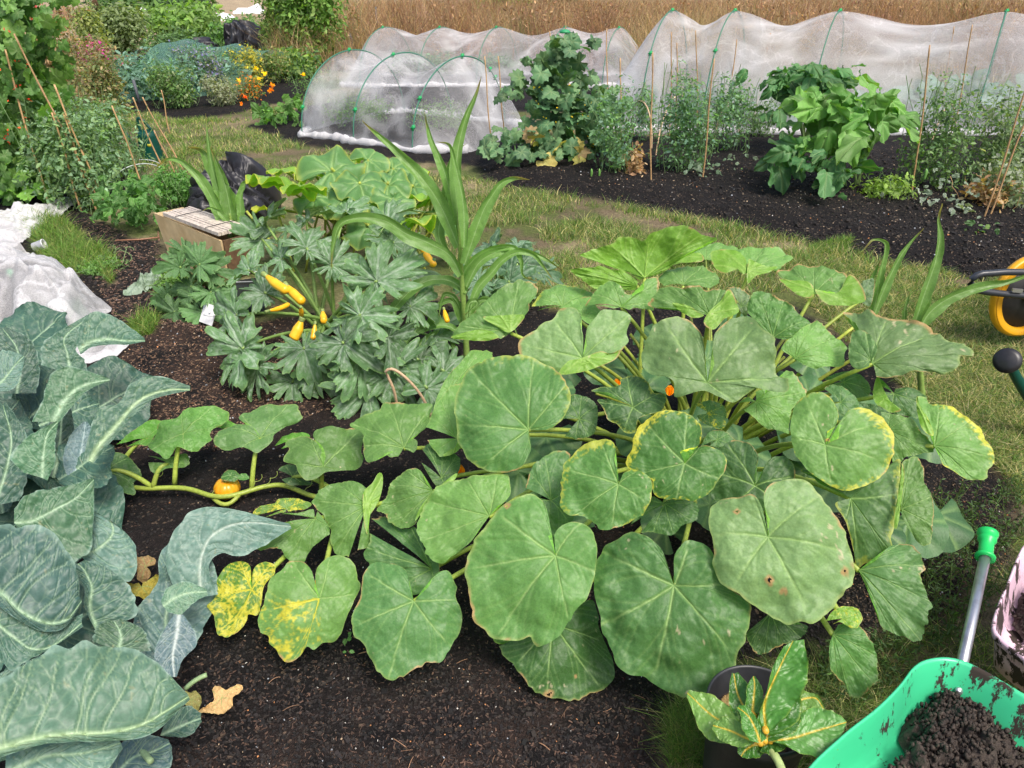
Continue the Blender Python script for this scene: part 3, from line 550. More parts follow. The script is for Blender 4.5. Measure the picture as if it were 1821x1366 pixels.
for cx_, cy_ in zip(rng.uniform(-3, 22, 130), rng.uniform(13.8, 30, 130)):   # taller tussocks standing out of the meadow
    k = 90; p = np.stack([cx_ + rng.normal(size=k) * .22, cy_ + rng.normal(size=k) * .2, 0 * rng.random(k)], -1); V, Q, C = blades(p, rng.uniform(.9, 1.25), .005 + .0002 * cy_, .35, [MD[rng.integers(0, 7)]] * 2 + [(.20, .11, .08)]); mb.add(V, Q, None, C)
    q_ = p[:30] + rng.normal(size=(30, 3)) * [.15, .1, .12] + [0, 0, 1.0]; V, Q, C = scatter_leaves(q_, rdir(30), rdir(30, 1.), .09, palette(30, [(.24, .12, .08), (.34, .22, .15)], .25), (simple_t()[0] * [.7, 1, 1], simple_t()[1])); mb.add(V, Q, None, C)
# seed heads
n = 30000; p = np.stack([rng.uniform(-4, 24, n), rng.uniform(15, 34, n), rng.uniform(.45, .95, n)], -1); V, Q, C = scatter_leaves(p, rdir(n), rdir(n, 1.4), .055, palette(n, MD + [(.40, .22, .14)], .3), (simple_t()[0] * [.5, 1, 1], simple_t()[1])); mb.add(V, Q, None, C)
tag(mb.build('dry_meadow', M['blade']), 'tall reddish brown dry grass meadow behind the allotment plots', 'dry grass', kind='stuff')
far = MB(); n = 5000; p = np.stack([rng.uniform(-110, 60, n), rng.uniform(120, 135, n), rng.uniform(0, 6, n)], -1); V, Q, C = scatter_leaves(p, rdir(n, .4), rdir(n), 2.2, palette(n, [(.03, .05, .025), (.05, .07, .03)])); far.add(V, Q, None, C)
tag(far.build('far_hedge', M['small']), 'dark distant hedge line beyond the straw coloured field', 'hedge', kind='stuff')
# ------------------------------------------------------------------ the big squash plant and the trailing pumpkin vine
def dome_t(px, py, c, rad, z0, h):
    r = ray(px, py); ts = np.linspace(.6, 7, 1300); p = CAM + r * ts[:, None]
    q = ((p[:, 0] - c[0]) / rad[0]) ** 2 + ((p[:, 1] - c[1]) / rad[1]) ** 2
    z = z0 + h * np.sqrt(np.clip(1 - q, 0, 1)); i = np.argmax(p[:, 2] < z)
    if not (p[:, 2] < z).any(): i = len(ts) - 1
    return ts[i]
SQ = ((.72, 2.4), (1.2, 1.25), .10, .58)
def squash_leaves(T, data, dome, crown, seed0, **common):
    for i, (at, ol, dt, k, kw) in enumerate(data):
        kw = dict(common, **kw); fl = [pts(f) for f in kw.pop('fl', [])]; st = kw.pop('stalk', 1); zz = kw.pop('z', None)
        if zz is not None: pos = P(at[0], at[1], zz)
        else: t = dome_t(at[0], at[1], *dome) + dt; pos = CAM + ray(*at) * t
        poly_leaf(T, at, pts(ol), pos, k, seed0 + i, flaps=fl, **kw)
        if st:
            cr = np.array(crown(pos) if callable(crown) else crown, float); cr = cr + np.append(rng.normal(size=2) * .06, .0)
            mb = MB(); b = pos - plane_at(*at, pos, k)[0] * .006; low = b + (cr - b) * .45; low[2] = max(b[2] * .55 + .08, .06)
            mb.tube(bez(cr, (low + cr) / 2 + [0, 0, .12], b, 10) if b[2] > .3 else bez(cr, low, b, 10), np.linspace(.0095, .0065, 10), 7, np.array([.33, .42, .07]) * (.8 + .4 * random.random()))
            mb.build('stalk', M['stem'], T)
sq = thing('squash_plant', 'huge bushy squash plant with broad round grey-green leaves in the middle of the black bed', 'squash plant', (.75, 2.4, 0))
D = []
def A(ax, ay, ol, dt=0., k=.3, **kw): D.append(((ax, ay), ol, dt, k, kw))
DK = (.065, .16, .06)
# back row, seen partly from below
A(1146, 494, '1136,498 1116,482 1087,472 1057,464 1032,455 1050,447 1073,439 1090,431 1103,421 1129,424 1143,429 1162,414 1189,404 1215,403 1232,409 1245,419 1276,427 1255,434 1235,446 1209,462 1189,477 1169,488 1153,492', .0, .05, under=True, wave=.06)
A(1133, 508, '1134,500 1110,482 1090,480 1070,475 1050,478 1027,480 1016,485 1031,495 1050,508 1064,515 1090,508 1110,515 1130,516', .05, .1, under=True)
A(1215, 506, '1180,511 1172,492 1195,475 1222,469 1245,467 1268,472 1281,488 1274,503 1255,511 1225,511', .1, .55)
A(1255, 462, '1225,449 1241,439 1268,429 1294,426 1314,432 1300,445 1280,452 1270,464 1250,464 1238,456', .12, .6, fl=['1195,473 1225,455 1245,455 1250,468 1225,472'])
A(1330, 488, '1323,478 1300,466 1270,449 1297,444 1320,439 1346,437 1366,434 1389,432 1402,444 1412,452 1399,465 1382,484 1363,484 1340,484', .0, .45, fl=['1264,452 1287,447 1310,452 1326,469 1323,494 1310,485 1287,492 1270,478', '1330,470 1343,474 1363,480 1382,480 1363,492 1343,498 1328,511'])
A(1447, 522, '1440,520 1410,506 1381,482 1405,472 1422,465 1438,470 1465,470 1491,480 1511,492 1508,511 1491,528 1471,530 1455,526', .0, .4, scorch=.7, fl=['1384,500 1405,502 1432,505 1445,516 1442,534 1419,530 1399,515', '1448,521 1471,528 1491,524 1508,495 1527,511 1537,541 1501,548 1465,544'])
A(1535, 530, '1521,518 1537,498 1554,495 1554,521 1547,546 1534,540', .03, .2, c=(0.122, 0.232, 0.122), scorch=.5)
A(908, 592, '908,598 889,604 879,594 859,589 830,594 803,599 820,574 849,548 872,525 892,508 915,497 935,495 955,505 956,518 942,535 940,554 932,565 918,585', .0, .2, fl=['859,567 896,563 932,563 922,581 905,594 886,584', '803,604 830,594 859,589 879,595 886,604 853,609'])
A(1000, 545, '945,545 958,525 978,511 991,503 1024,505 1050,511 1054,521 1045,535 1010,545 971,550 955,552', .12, .5, edgeyel=.5, ey=1)
A(1038, 562, '994,545 1024,531 1050,525 1060,540 1072,558 1056,580 1031,568 1011,554', .12, .5)
A(1105, 546, '1041,541 1054,521 1077,502 1087,498 1103,511 1116,525 1143,515 1149,492 1169,488 1172,515 1160,535 1162,550 1133,546 1116,553 1083,550 1050,546', .04, .35, scorch=.6, spots=1.6)
A(1262, 562, '1245,560 1215,550 1190,546 1156,540 1156,528 1169,508 1192,503 1218,508 1242,505 1255,515 1274,514 1298,521 1285,538 1272,556', -.02, .3, scorch=.9, spots=.8, fl=['1251,578 1261,558 1281,538 1296,519 1311,548 1311,561 1288,571 1268,591', '1195,544 1222,548 1242,561 1251,567 1228,569'])
A(1318, 545, '1294,511 1314,511 1334,528 1327,563 1314,550 1304,530', -.02, .1, scorch=1, c=(0.171, 0.281, 0.159))
A(1375, 600, '1360,598 1346,577 1330,556 1330,534 1343,518 1366,518 1389,528 1409,538 1419,554 1435,567 1448,581 1452,599 1419,602 1390,606', .02, .2, rough=2.4, scorch=.3, c=(0.085, 0.207, 0.061))
A(1414, 638, '1405,632 1389,623 1405,604 1429,580 1452,566 1465,574 1485,594 1508,607 1504,630 1498,647 1468,653 1445,656 1419,647', .04, .3)
A(1036, 637, '1037,625 1037,600 1032,581 1034,564 1024,548 1011,544 998,548 985,564 965,577 945,590 925,604 925,627 932,642 948,650 952,663 965,670 988,670 1001,656 1011,645 1031,642 1050,634 1067,629 1085,632 1103,625 1113,614 1120,604 1116,587 1123,564 1113,554 1090,551 1070,553 1057,567 1044,587 1042,607 1046,625', -.06, .22, scorch=.9, cup=-.02, c=(.155, .275, .125), fl=['994,668 1011,645 1031,641 1067,628 1085,632 1103,625 1093,642 1064,655 1031,665'])
A(1258, 680, '1254,666 1253,633 1250,607 1238,581 1222,566 1202,564 1179,571 1156,591 1144,614 1143,647 1156,663 1186,673 1199,683 1199,706 1222,703 1251,696 1275,706 1297,716 1310,714 1323,703 1343,691 1366,693 1402,696 1405,673 1383,666 1379,647 1382,627 1376,614 1376,604 1366,594 1353,587 1346,574 1333,563 1307,564 1287,577 1270,600 1267,630 1270,656 1263,672', -.10, .25, scorch=.7, spots=.9, cup=-.03, c=(.155, .275, .125))
A(1552, 646, '1540,650 1530,640 1524,615 1524,583 1501,551 1518,544 1531,549 1547,544 1570,558 1593,561 1616,564 1646,574 1676,587 1695,600 1722,602 1741,618 1728,623 1712,627 1709,647 1682,662 1662,660 1636,663 1603,673 1577,675 1553,670 1542,660', -.05, .4, scorch=1, spots=1.2, c=(.155, .275, .125), wave=.05)
A(1548, 640, '1553,643 1560,620 1550,597 1534,586 1518,587 1511,607 1509,630 1514,650 1527,657 1545,652', -.12, .2, ns=70, c=(0.104, 0.220, 0.085), stalk=0)
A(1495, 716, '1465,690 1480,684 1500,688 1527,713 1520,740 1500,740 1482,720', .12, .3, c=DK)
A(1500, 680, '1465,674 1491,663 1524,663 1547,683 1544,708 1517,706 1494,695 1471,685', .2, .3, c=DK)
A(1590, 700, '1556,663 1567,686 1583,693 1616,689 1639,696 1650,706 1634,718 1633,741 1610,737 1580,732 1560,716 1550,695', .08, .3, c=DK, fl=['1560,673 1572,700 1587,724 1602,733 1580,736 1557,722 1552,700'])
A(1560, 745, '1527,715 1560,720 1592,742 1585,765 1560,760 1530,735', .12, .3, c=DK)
A(1578, 765, '1565,735 1600,740 1623,746 1636,763 1653,779 1662,799 1639,805 1612,812 1603,822 1587,822 1588,799 1584,780', .02, .3)
A(1345, 714, '1313,718 1346,697 1373,690 1395,660 1402,653 1419,666 1429,683 1437,696 1419,712 1409,729 1405,759 1402,769 1382,764 1363,761 1343,747 1323,731', .03, .3)
A(1661, 793, '1653,786 1659,772 1649,749 1636,726 1630,707 1646,703 1655,716 1676,718 1699,721 1715,736 1735,749 1748,763 1758,779 1771,809 1761,832 1755,850 1735,852 1715,848 1695,838 1676,828 1672,809', -.03, .25, yel=.0, edgeyel=.8, ey=1, fl=['1630,707 1636,726 1649,749 1659,772 1656,779 1639,766 1630,735'])
A(1468, 791, '1465,784 1470,770 1486,758 1491,738 1485,716 1470,700 1452,696 1432,700 1414,715 1408,735 1405,760 1408,785 1415,808 1428,825 1438,838 1455,850 1475,862 1500,870 1520,868 1545,860 1565,848 1580,832 1588,812 1592,785 1590,770 1578,752 1568,735 1550,725 1530,723 1510,730 1500,742 1497,760 1490,780 1476,792', -.10, .25, edgeyel=.7, ey=1, spots=.6, holes=[(.04, .3, .03)])
A(1126, 724, '1120,722 1100,712 1085,700 1052,693 1070,686 1090,688 1103,683 1103,673 1120,666 1139,670 1153,679 1159,696 1179,696 1186,706 1179,726 1159,736 1136,745 1129,768 1110,768 1097,755 1080,745 1073,726 1062,710 1085,712', .04, .25, ey=.9, edgeyel=.35, c=DK)
A(1218, 824, '1213,815 1210,804 1225,799 1242,795 1248,772 1245,753 1228,736 1205,728 1179,730 1149,743 1133,756 1126,779 1123,799 1113,809 1113,822 1123,835 1143,850 1159,853 1162,875 1176,887 1202,888 1232,891 1255,880 1274,861 1291,829 1288,809 1271,797 1248,796 1235,804 1224,820', -.06, .2, edgeyel=.8, ey=1, c=(0.079, 0.220, 0.055))
A(1100, 861, '1092,855 1090,847 1098,835 1092,822 1095,802 1090,786 1080,781 1050,782 1027,796 1011,812 1001,832 998,858 994,885 999,901 1014,914 1037,917 1057,927 1070,942 1097,937 1123,927 1143,914 1156,891 1159,865 1156,852 1143,842 1123,837 1106,844 1101,853', -.05, .2, ey=.9, edgeyel=.5, c=(0.085, 0.220, 0.061))
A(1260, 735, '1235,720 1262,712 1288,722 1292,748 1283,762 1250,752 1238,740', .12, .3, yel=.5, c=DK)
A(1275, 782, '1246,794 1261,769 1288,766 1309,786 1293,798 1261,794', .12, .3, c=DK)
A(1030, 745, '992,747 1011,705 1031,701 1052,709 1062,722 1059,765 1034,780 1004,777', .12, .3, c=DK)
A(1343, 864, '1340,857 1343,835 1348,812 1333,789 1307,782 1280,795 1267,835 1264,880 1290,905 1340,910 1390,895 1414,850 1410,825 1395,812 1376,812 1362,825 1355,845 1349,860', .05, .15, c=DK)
A(940, 764, '941,770 945,777 971,768 998,750 1014,716 1010,695 1000,668 975,645 940,630 910,626 880,628 845,642 825,662 812,692 807,735 812,775 825,805 845,828 870,838 905,840 930,828 943,805 944,785 934,770', -.04, .15, ey=.8, edgeyel=.25, c=(0.091, 0.232, 0.073))
A(800, 700, '768,742 778,706 794,673 814,647 840,617 873,615 876,632 853,640 830,660 821,685 794,701', .05, .3)
A(812, 780, '758,761 771,726 794,690 821,676 830,716 830,749 830,782 817,797 788,813 771,800 760,784', .03, .25, fl=['788,811 817,792 822,775 818,800 800,812'])
A(718, 797, '732,782 743,788 738,805 722,811 695,815 682,808 669,822 649,818 646,782 639,762 620,746 646,732 672,722 682,709 702,713 732,713 768,719 765,736 761,755 745,775 730,782', .0, .35)
A(785, 850, '751,797 761,788 778,796 814,809 817,835 804,856 788,868 774,863 761,843 749,822', .05, .3, c=(0.073, 0.183, 0.061))
A(771, 874, '762,871 755,854 748,838 732,833 709,844 692,861 686,881 669,904 682,910 692,927 718,938 738,932 750,909 774,880', -.03, .2, fl=['738,930 748,904 774,874 811,844 807,858 778,891 748,917'])
A(870, 918, '872,910 880,903 895,897 907,880 907,860 899,843 850,846 820,850 790,855 768,870 748,900 740,930 745,955 760,985 785,1002 800,990 820,978 840,962 850,945 863,930 866,922', .02, .2, spots=.8)
A(980, 890, '935,868 945,832 965,812 985,802 1008,797 1014,809 1005,832 1000,871 1002,898 1020,914 1014,929 998,940 978,956 970,925 958,890 937,885', .07, .2, c=DK, scorch=.4)
A(1182, 896, '1120,933 1140,905 1159,885 1172,889 1180,894 1195,888 1238,892 1242,917 1232,927 1212,934 1195,951 1162,946 1139,947', .08, .2, c=DK, scorch=.5)
A(1513, 886, '1500,880 1460,850 1423,836 1440,836 1455,858 1475,866 1520,864 1550,846 1577,830 1600,812 1603,825 1602,858 1597,898 1590,937 1587,964 1597,997 1605,1043 1587,1033 1564,1016 1541,1000 1524,1010 1518,977 1504,931 1485,898 1500,890', .0, .15, c=(0.091, 0.207, 0.073), edgeyel=.3, ey=1, fl=['1603,825 1607,850 1601,900 1594,940 1588,935 1594,890 1600,850'])
A(1603, 905, '1603,822 1630,808 1643,832 1644,855 1653,871 1661,898 1659,931 1656,964 1639,969 1623,950 1610,931 1596,898 1600,858', .07, .2)
A(1527, 1014, '1532,1018 1555,1000 1585,970 1616,967 1633,980 1648,1006 1639,1023 1646,1049 1658,1069 1653,1095 1643,1135 1630,1140 1610,1132 1583,1122 1567,1112 1557,1079 1541,1043', .03, .2, c=(0.085, 0.201, 0.073))
A(1481, 1128, '1482,1114 1504,1110 1531,1117 1547,1137 1560,1160 1562,1189 1562,1209 1547,1222 1531,1237 1514,1239 1504,1219 1488,1203 1476,1189 1474,1160 1476,1140', .0, .2, c=(0.073, 0.195, 0.055))
A(1500, 1100, '1468,1104 1481,1087 1501,1077 1524,1081 1534,1097 1527,1114 1514,1117 1494,1107 1481,1110', -.04, .3, c=(0.159, 0.317, 0.049), yel=.4, rough=2.5, ns=60)
A(1370, 1090, '1336,1070 1369,1095 1405,1110 1438,1112 1425,1133 1405,1142 1386,1149 1353,1163 1336,1150 1326,1127', .10, .2, c=DK)
A(985, 1110, '870,1110 890,1145 960,1120 1005,1090 1050,1065 1064,1090 1067,1120 1090,1170 1093,1200 1087,1215 1065,1228 1040,1240 1010,1246 980,1241 950,1230 930,1205 915,1185 900,1170 885,1150', .10, .15, c=(0.061, 0.171, 0.049), spots=1.3, holes=[(.8, .97, .05), (.7, .7, .02)])
A(1199, 1041, '1189,1036 1182,1021 1186,1005 1176,979 1156,959 1129,949 1106,951 1093,962 1073,969 1060,992 1054,1025 1054,1058 1064,1087 1067,1114 1077,1140 1090,1166 1097,1186 1116,1199 1143,1206 1162,1219 1186,1231 1212,1242 1238,1240 1265,1235 1290,1212 1311,1193 1314,1160 1325,1140 1330,1114 1337,1081 1324,1061 1294,1044 1278,1018 1268,985 1245,965 1222,962 1209,975 1199,992 1198,1021', .02, .12, c=(0.071, 0.189, 0.061), rough=1.6)
A(988, 988, '972,966 975,950 976,924 971,904 958,885 938,880 915,888 892,901 869,927 849,950 836,973 826,997 825,1023 831,1049 833,1076 840,1102 859,1125 882,1137 919,1137 942,1132 948,1142 965,1146 991,1135 1011,1109 1027,1082 1044,1062 1057,1023 1062,980 1057,954 1041,934 1017,929 998,937 985,954 984,973', -.04, .15, ey=.8, c=(0.091, 0.220, 0.067), holes=[(.18, .97, .03)])
A(1366, 955, '1356,946 1359,924 1356,908 1346,888 1333,880 1313,885 1287,888 1264,898 1259,914 1264,944 1270,980 1267,997 1274,1023 1293,1046 1320,1062 1353,1086 1379,1102 1402,1112 1425,1105 1445,1110 1465,1095 1485,1082 1501,1059 1518,1036 1521,1006 1514,970 1504,937 1485,911 1465,885 1445,861 1419,853 1392,852 1369,861 1358,885 1363,914 1379,937 1384,947 1374,955', -.06, .15, scorch=.6, spots=1.3, ey=.7, c=(.155, .275, .125), holes=[(.42, .55, .05), (.46, .62, .03), (.14, .62, .03), (.62, .9, .04)])
A(560, 922, '500,915 531,914 557,907 573,920 587,947 573,960 550,979 537,998 511,993 501,976 478,973 455,973 460,955 480,935', .0, .35, z=.24, stalk=1)
A(510, 905, '445,916 458,900 488,894 498,887 531,886 554,894 540,905 506,912 471,919', -.0, .3, z=.26, yel=.6, stalk=0, c=(0.146, 0.317, 0.061))
A(652, 900, '620,990 600,986 588,966 587,940 573,914 555,894 564,874 583,861 603,856 629,856 649,867 656,881 660,900 656,940 658,960 656,973 636,979', .0, .2, z=.26, fl=['646,881 662,861 672,844 679,844 681,861 676,887 666,907 656,923 654,953 648,933'])
A(768, 1012, '659,917 682,914 695,930 718,940 738,937 748,963 758,983 778,999 781,1016 771,1029 761,1045 742,1057 728,1055 720,1030 705,1012 689,1010 660,1005 646,983 656,966 657,945', .08, .2, z=.16, c=DK)
A(736, 1069, '726,1066 721,1058 728,1041 723,1018 706,1005 690,1003 670,998 650,1012 644,1038 637,1068 627,1087 624,1107 631,1130 647,1147 660,1173 673,1196 693,1208 713,1206 729,1193 749,1186 762,1176 785,1176 802,1153 815,1127 822,1094 815,1071 810,1058 812,1041 802,1021 789,1015 772,1025 762,1045 746,1058 742,1068', .0, .15, z=.22, c=(0.073, 0.189, 0.067), ey=.7)
crown = lambda p: (.72 + .45 * np.clip(p[0] - .72, -.9, .8) * .5, 2.45 + .25 * np.clip(p[1] - 2.4, -1, 1), .03)
squash_leaves(sq, D, SQ, crown, 11)
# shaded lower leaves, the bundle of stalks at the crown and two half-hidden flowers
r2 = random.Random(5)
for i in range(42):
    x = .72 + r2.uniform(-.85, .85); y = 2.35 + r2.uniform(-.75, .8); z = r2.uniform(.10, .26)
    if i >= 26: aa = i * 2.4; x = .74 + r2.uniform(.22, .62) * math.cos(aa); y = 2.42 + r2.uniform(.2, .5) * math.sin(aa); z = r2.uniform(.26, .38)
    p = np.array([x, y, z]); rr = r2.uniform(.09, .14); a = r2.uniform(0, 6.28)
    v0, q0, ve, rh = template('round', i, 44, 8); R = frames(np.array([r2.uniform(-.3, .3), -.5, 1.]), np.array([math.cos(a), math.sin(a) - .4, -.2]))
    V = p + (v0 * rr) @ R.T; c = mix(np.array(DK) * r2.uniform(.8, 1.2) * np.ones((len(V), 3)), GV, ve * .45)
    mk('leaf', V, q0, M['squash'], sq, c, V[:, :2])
for i in range(30):
    mb = MB(); a = r2.uniform(0, 6.28); rr = r2.uniform(.2, .5); b = np.array([.78 + .12 * math.cos(a), 2.5 + .1 * math.sin(a), .02]); e = b + [rr * math.cos(a), rr * math.sin(a) * .9, r2.uniform(.25, .5)]
    mb.tube(bez(b, (b + e) / 2 + [0, 0, .08], e, 9), np.linspace(.009, .006, 9), 7, np.array([.36, .42, .06]) * r2.uniform(.6, 1.15)); mb.build('stalk', M['stem'], sq)
def blossom(parent, p, s, closed=True):
    mb = MB()
    for k in range(5):
        a = k * 1.257; d = np.array([math.cos(a), math.sin(a), 0]); t = np.linspace(0, 1, 6)
        w = np.sin(t * math.pi * .9 + .2) * .45; rad = .12 + (.12 if closed else .5) * t ** 2
        C = p + s * (d * rad[:, None] + UP * t[:, None] * 1.0); T = np.cross(d, UP)
        G = np.stack([C - T * w[:, None] * s, C - d * .08 * s, C + T * w[:, None] * s], 1); mb.grid(G, (.75, .30, .01))
    return mb.build('flower', M['small'], parent)
for px, py, z in ((1097, 690, .34), (1190, 703, .38), (566, 1052, .18), (818, 845, .24)): blossom(sq, P(px, py, z), .036)
# trailing vine on the left with its pumpkins
vine = thing('pumpkin_vine', 'pumpkin vine trailing left across the soil with small pale green leaves on short stalks', 'pumpkin vine', P(420, 880, 0))
D = []
A(575, 830, '567,821 572,802 567,792 557,782 540,772 511,778 508,788 514,798 503,815 511,821 527,828 531,841 544,855 564,851 580,840 606,838 633,833 646,815 643,795 646,769 633,755 606,759 590,757 560,762 558,778 573,795 580,815 579,828', 0, .35, z=.20)
A(463, 779, '455,778 452,765 442,759 415,755 389,762 381,778 386,792 409,798 432,797 455,807 471,798 485,785 488,775 511,755 536,739 531,726 527,711 504,716 485,716 465,719 445,729 432,732 424,742 432,752 445,759 463,772', 0, .45, z=.21, c=(0.116, 0.256, 0.091))
A(326, 771, '280,763 290,749 316,743 329,730 349,721 379,716 402,723 407,733 395,749 379,759 372,769 376,779 362,792 343,802 316,799 297,814 280,805 264,796 264,786 276,774', 0, .45, z=.22, closed=True, rough=1.8, c=(0.104, 0.256, 0.067))
A(262, 780, '206,788 231,769 247,759 264,746 290,747 290,760 277,774 262,794 244,791 224,794', 0, .4, z=.17, c=(0.085, 0.244, 0.037))
A(190, 838, '148,832 165,822 185,805 211,804 234,815 250,838 247,848 237,858 241,875 231,878 204,871 181,875 171,865 168,852 158,842', 0, .3, z=.14, closed=True, c=DK)
A(300, 825, '264,809 297,815 329,805 336,822 320,832 297,834 280,842 267,835 264,822', 0, .4, z=.12)
A(520, 848, '494,835 511,825 531,831 537,848 557,858 531,863 514,863 501,853', 0, .4, z=.1, c=DK, ns=60)
A(520, 785, '488,792 505,775 530,768 550,770 545,790 520,795 500,798', 0, .5, z=.15, c=(0.085, 0.244, 0.037), ns=60, stalk=0)
A(390, 745, '375,752 392,745 415,750 424,756 410,762 385,760', 0, .5, z=.17, c=(0.085, 0.244, 0.037), ns=60, stalk=0)
A(568, 1064, '556,1054 558,1031 552,1012 538,1000 515,997 502,1008 486,1021 477,1031 472,1054 464,1077 459,1104 461,1120 476,1127 479,1140 489,1153 499,1170 515,1176 532,1166 545,1150 558,1155 575,1143 598,1140 611,1114 621,1087 637,1054 641,1041 636,1021 631,1002 617,990 598,985 578,995 563,1015 562,1041 569,1058', 0, .15, z=.2, yel=1.0, ys=.40, yw=.6)
A(448, 1049, '443,1041 446,1025 445,1008 432,998 412,1000 395,1015 387,1031 386,1054 376,1068 366,1077 379,1091 381,1107 387,1127 405,1130 425,1120 438,1104 442,1091 458,1094 465,1071 468,1051 473,1038 488,1021 488,1005 474,998 458,1005 450,1018 449,1041', 0, .2, z=.16, yel=1.25, ey=1, c=(0.110, 0.268, 0.037))
vl = pts('150,865 210,862 260,866 330,872 380,880 420,878 470,868 510,866 560,880 640,900')
crv = crom(P(np.array([a for a, b in vl]), np.array([b for a, b in vl]), .05), 60)
def near(p): return crv[np.argmin(np.linalg.norm(crv[:, :2] - p[:2], axis=1))]
squash_leaves(vine, D, SQ, near, 81, sv=[.12, .3, .5, .7, .88])
mb = MB(); mb.tube(crv + np.stack([0 * crv[:, 0], .01 * np.sin(crv[:, 0] * 20), 0 * crv[:, 0]], 1), .009, 8, (.30, .38, .06)); mb.tube(bez(P(375, 880, .04), P(400, 915, .02), P(425, 880, .05)), .008, 7, (.33, .40, .07)); mb.build('vine_stem', M['stem'], vine)
for px in (440, 380, 470, 260, 200, 545):     # curling tendrils
    mb = MB(); b = near(P(px, 870, .05)); t = np.linspace(0, 1, 40)[:, None]; mb.tube(b + np.concatenate([.05 * t + .008 * t * np.cos(t * 14), .03 * t, .0 + .045 * t + .008 * t * np.sin(t * 14)], 1), .0011, 4, (.35, .42, .1)); mb.build('tendril', M['stem'], vine)
M['pumpkin'] = plain('pumpkin_skin', (.80, .33, .01), .32, c2=(.72, .42, .03), nscale=9, spec=.5)
def pumpkin(px, py, r, label):
    c = P(px, py, r * .85 + .012); t = thing('pumpkin', label, 'pumpkin', (c[0], c[1], 0), 'pumpkins on the trailing vine'); mb = MB()
    u = np.linspace(0, math.pi, 26)[:, None]; v = np.linspace(0, 2 * math.pi, 72, endpoint=False)[None]
    rr = r * (1 - .045 * np.abs(np.cos(v * 5)) ** 8 * np.sin(u)); dimple = 1 - .18 * np.exp(-(u / .5) ** 2)
    mb.grid(np.stack([c[0] + rr * np.sin(u) * np.cos(v), c[1] + rr * np.sin(u) * np.sin(v), c[2] + rr * .86 * np.cos(u) * dimple], -1), closed=True); mb.build('fruit', M['pumpkin'], t)
    mb = MB(); mb.tube(bez(c + [0, 0, r * .7], c + [.0, 0, r * 1.05], c + [r * .5, -r * .2, r * 1.15]), np.linspace(.010, .006, 9), 7, (.25, .36, .08)); mb.build('stem', M['stem'], t)
    return c
c1 = pumpkin(404, 868, .046, 'round orange pumpkin the size of a ball lying on the trailing vine')
pumpkin(178, 888, .02, 'tiny unripe yellow pumpkin on the soil at the far left end of the vine')
lf = []
for px, py, w in ((410, 846, 17), (433, 849, 10)):
    o = [(px + w * math.cos(a) * (1 + .15 * math.sin(3 * a)), py + w * .62 * math.sin(a)) for a in np.linspace(0, 6.28, 12, endpoint=False)]
    poly_leaf(vine, (px, py), o, P(px, py, .11), .6, int(px), closed=True, ns=50, nr=10, c=(0.073, 0.207, 0.061))
# ------------------------------------------------------------------ the cabbage-family plants at the left
CB = 1.0; BR = (.058, .140, .092); BD = (.038, .092, .066); BL = (.095, .185, .15); BG = (.060, .150, .075)
br = [thing('broccoli_plant', l, 'brassica plant', b) for l, b in (
    ('nearest broccoli plant with one wide pale veined leaf at the bottom left corner', (-.95, 1.0, 0)),
    ('middle broccoli plant whose curling blue-grey leaf reaches over the soil', (-1.0, 1.45, 0)),
    ('farthest broccoli plant with tall pointed leaves arching in front of the white netting', (-1.35, 2.1, 0)))]
for b in br: b['group'] = 'broccoli plants along the left edge'
def BLf(w, Mp, Lp, Rp, z, k=.2, seed=0, **kw):
    Mp = pts(Mp); m = Mp[len(Mp) // 2]; pos = P(m[0], m[1], z)
    kw.setdefault('edgec', (.22, .34, .28)); kw.setdefault('secw', .011); kw.setdefault('sw', .5); kw.setdefault('rib', .035);  strip_leaf(br[w], Mp, pts(Lp), pts(Rp), pos, k, seed, **kw)
# middle/far fill, farther down
q = random.Random(3)
for i in range(34):
    px = q.uniform(-120, 270) ; py = q.uniform(640, 1390)
    if px > 170 + 60 * math.sin(py / 130): px -= 170
    L = q.uniform(120, 210); a = q.uniform(-2.6, -.3); dx, dy = math.cos(a) * L, math.sin(a) * L * .8; nx, ny = -dy * .42, dx * .42
    mp = [(px, py), (px + dx * .35, py + dy * .4), (px + dx * .7, py + dy * .75), (px + dx, py + dy)]
    lp = [(px + nx * .2, py + ny * .2), (px + dx * .35 + nx, py + dy * .4 + ny), (px + dx * .7 + nx * .9, py + dy * .75 + ny * .9), (px + dx * .99, py + dy)]
    rp = [(px - nx * .2, py - ny * .2), (px + dx * .35 - nx, py + dy * .4 - ny), (px + dx * .7 - nx * .9, py + dy * .75 - ny * .9), (px + dx, py + dy * .99)]
    w = 0 if py > 1120 else 1 if py > 850 else 2
    strip_leaf(br[w], mp, lp, rp, P(mp[2][0], mp[2][1], q.uniform(.08, .26)), .45, 100 + i, side=q.uniform(-.4, .4), col=np.array(BD) * q.uniform(.8, 1.3), ruf=.10, secw=.014, sw=.45)
BLf(2, '30,700 35,660 30,620 5,585', '-10,700 -20,650 -15,610 0,580', '65,700 70,650 55,605 10,580', .42, .2, 1, col=BD)
BLf(2, '-10,690 10,670 25,650 42,633', '-20,660 -10,630 10,622 42,632', '0,697 25,690 38,665 44,634', .46, .3, 2, col=BL)
BLf(2, '125,665 120,630 115,600 152,568', '75,650 75,615 95,595 155,560', '155,660 150,640 135,620 158,578', .44, .2, 3, col=BR)
BLf(2, '140,622 160,608 190,603 225,606 258,606', '130,600 158,558 195,560 225,578 257,602', '143,630 162,618 192,613 226,613 258,608', .5, .25, 4, col=(.055, .13, .085), rib=.06, ruf=.04)
BLf(2, '95,750 110,720 125,700 150,685 195,675', '55,750 75,715 85,675 120,652 193,672', '105,752 125,727 142,708 160,692 196,677', .48, .2, 5, col=BG, ruf=.04, rib=.07)
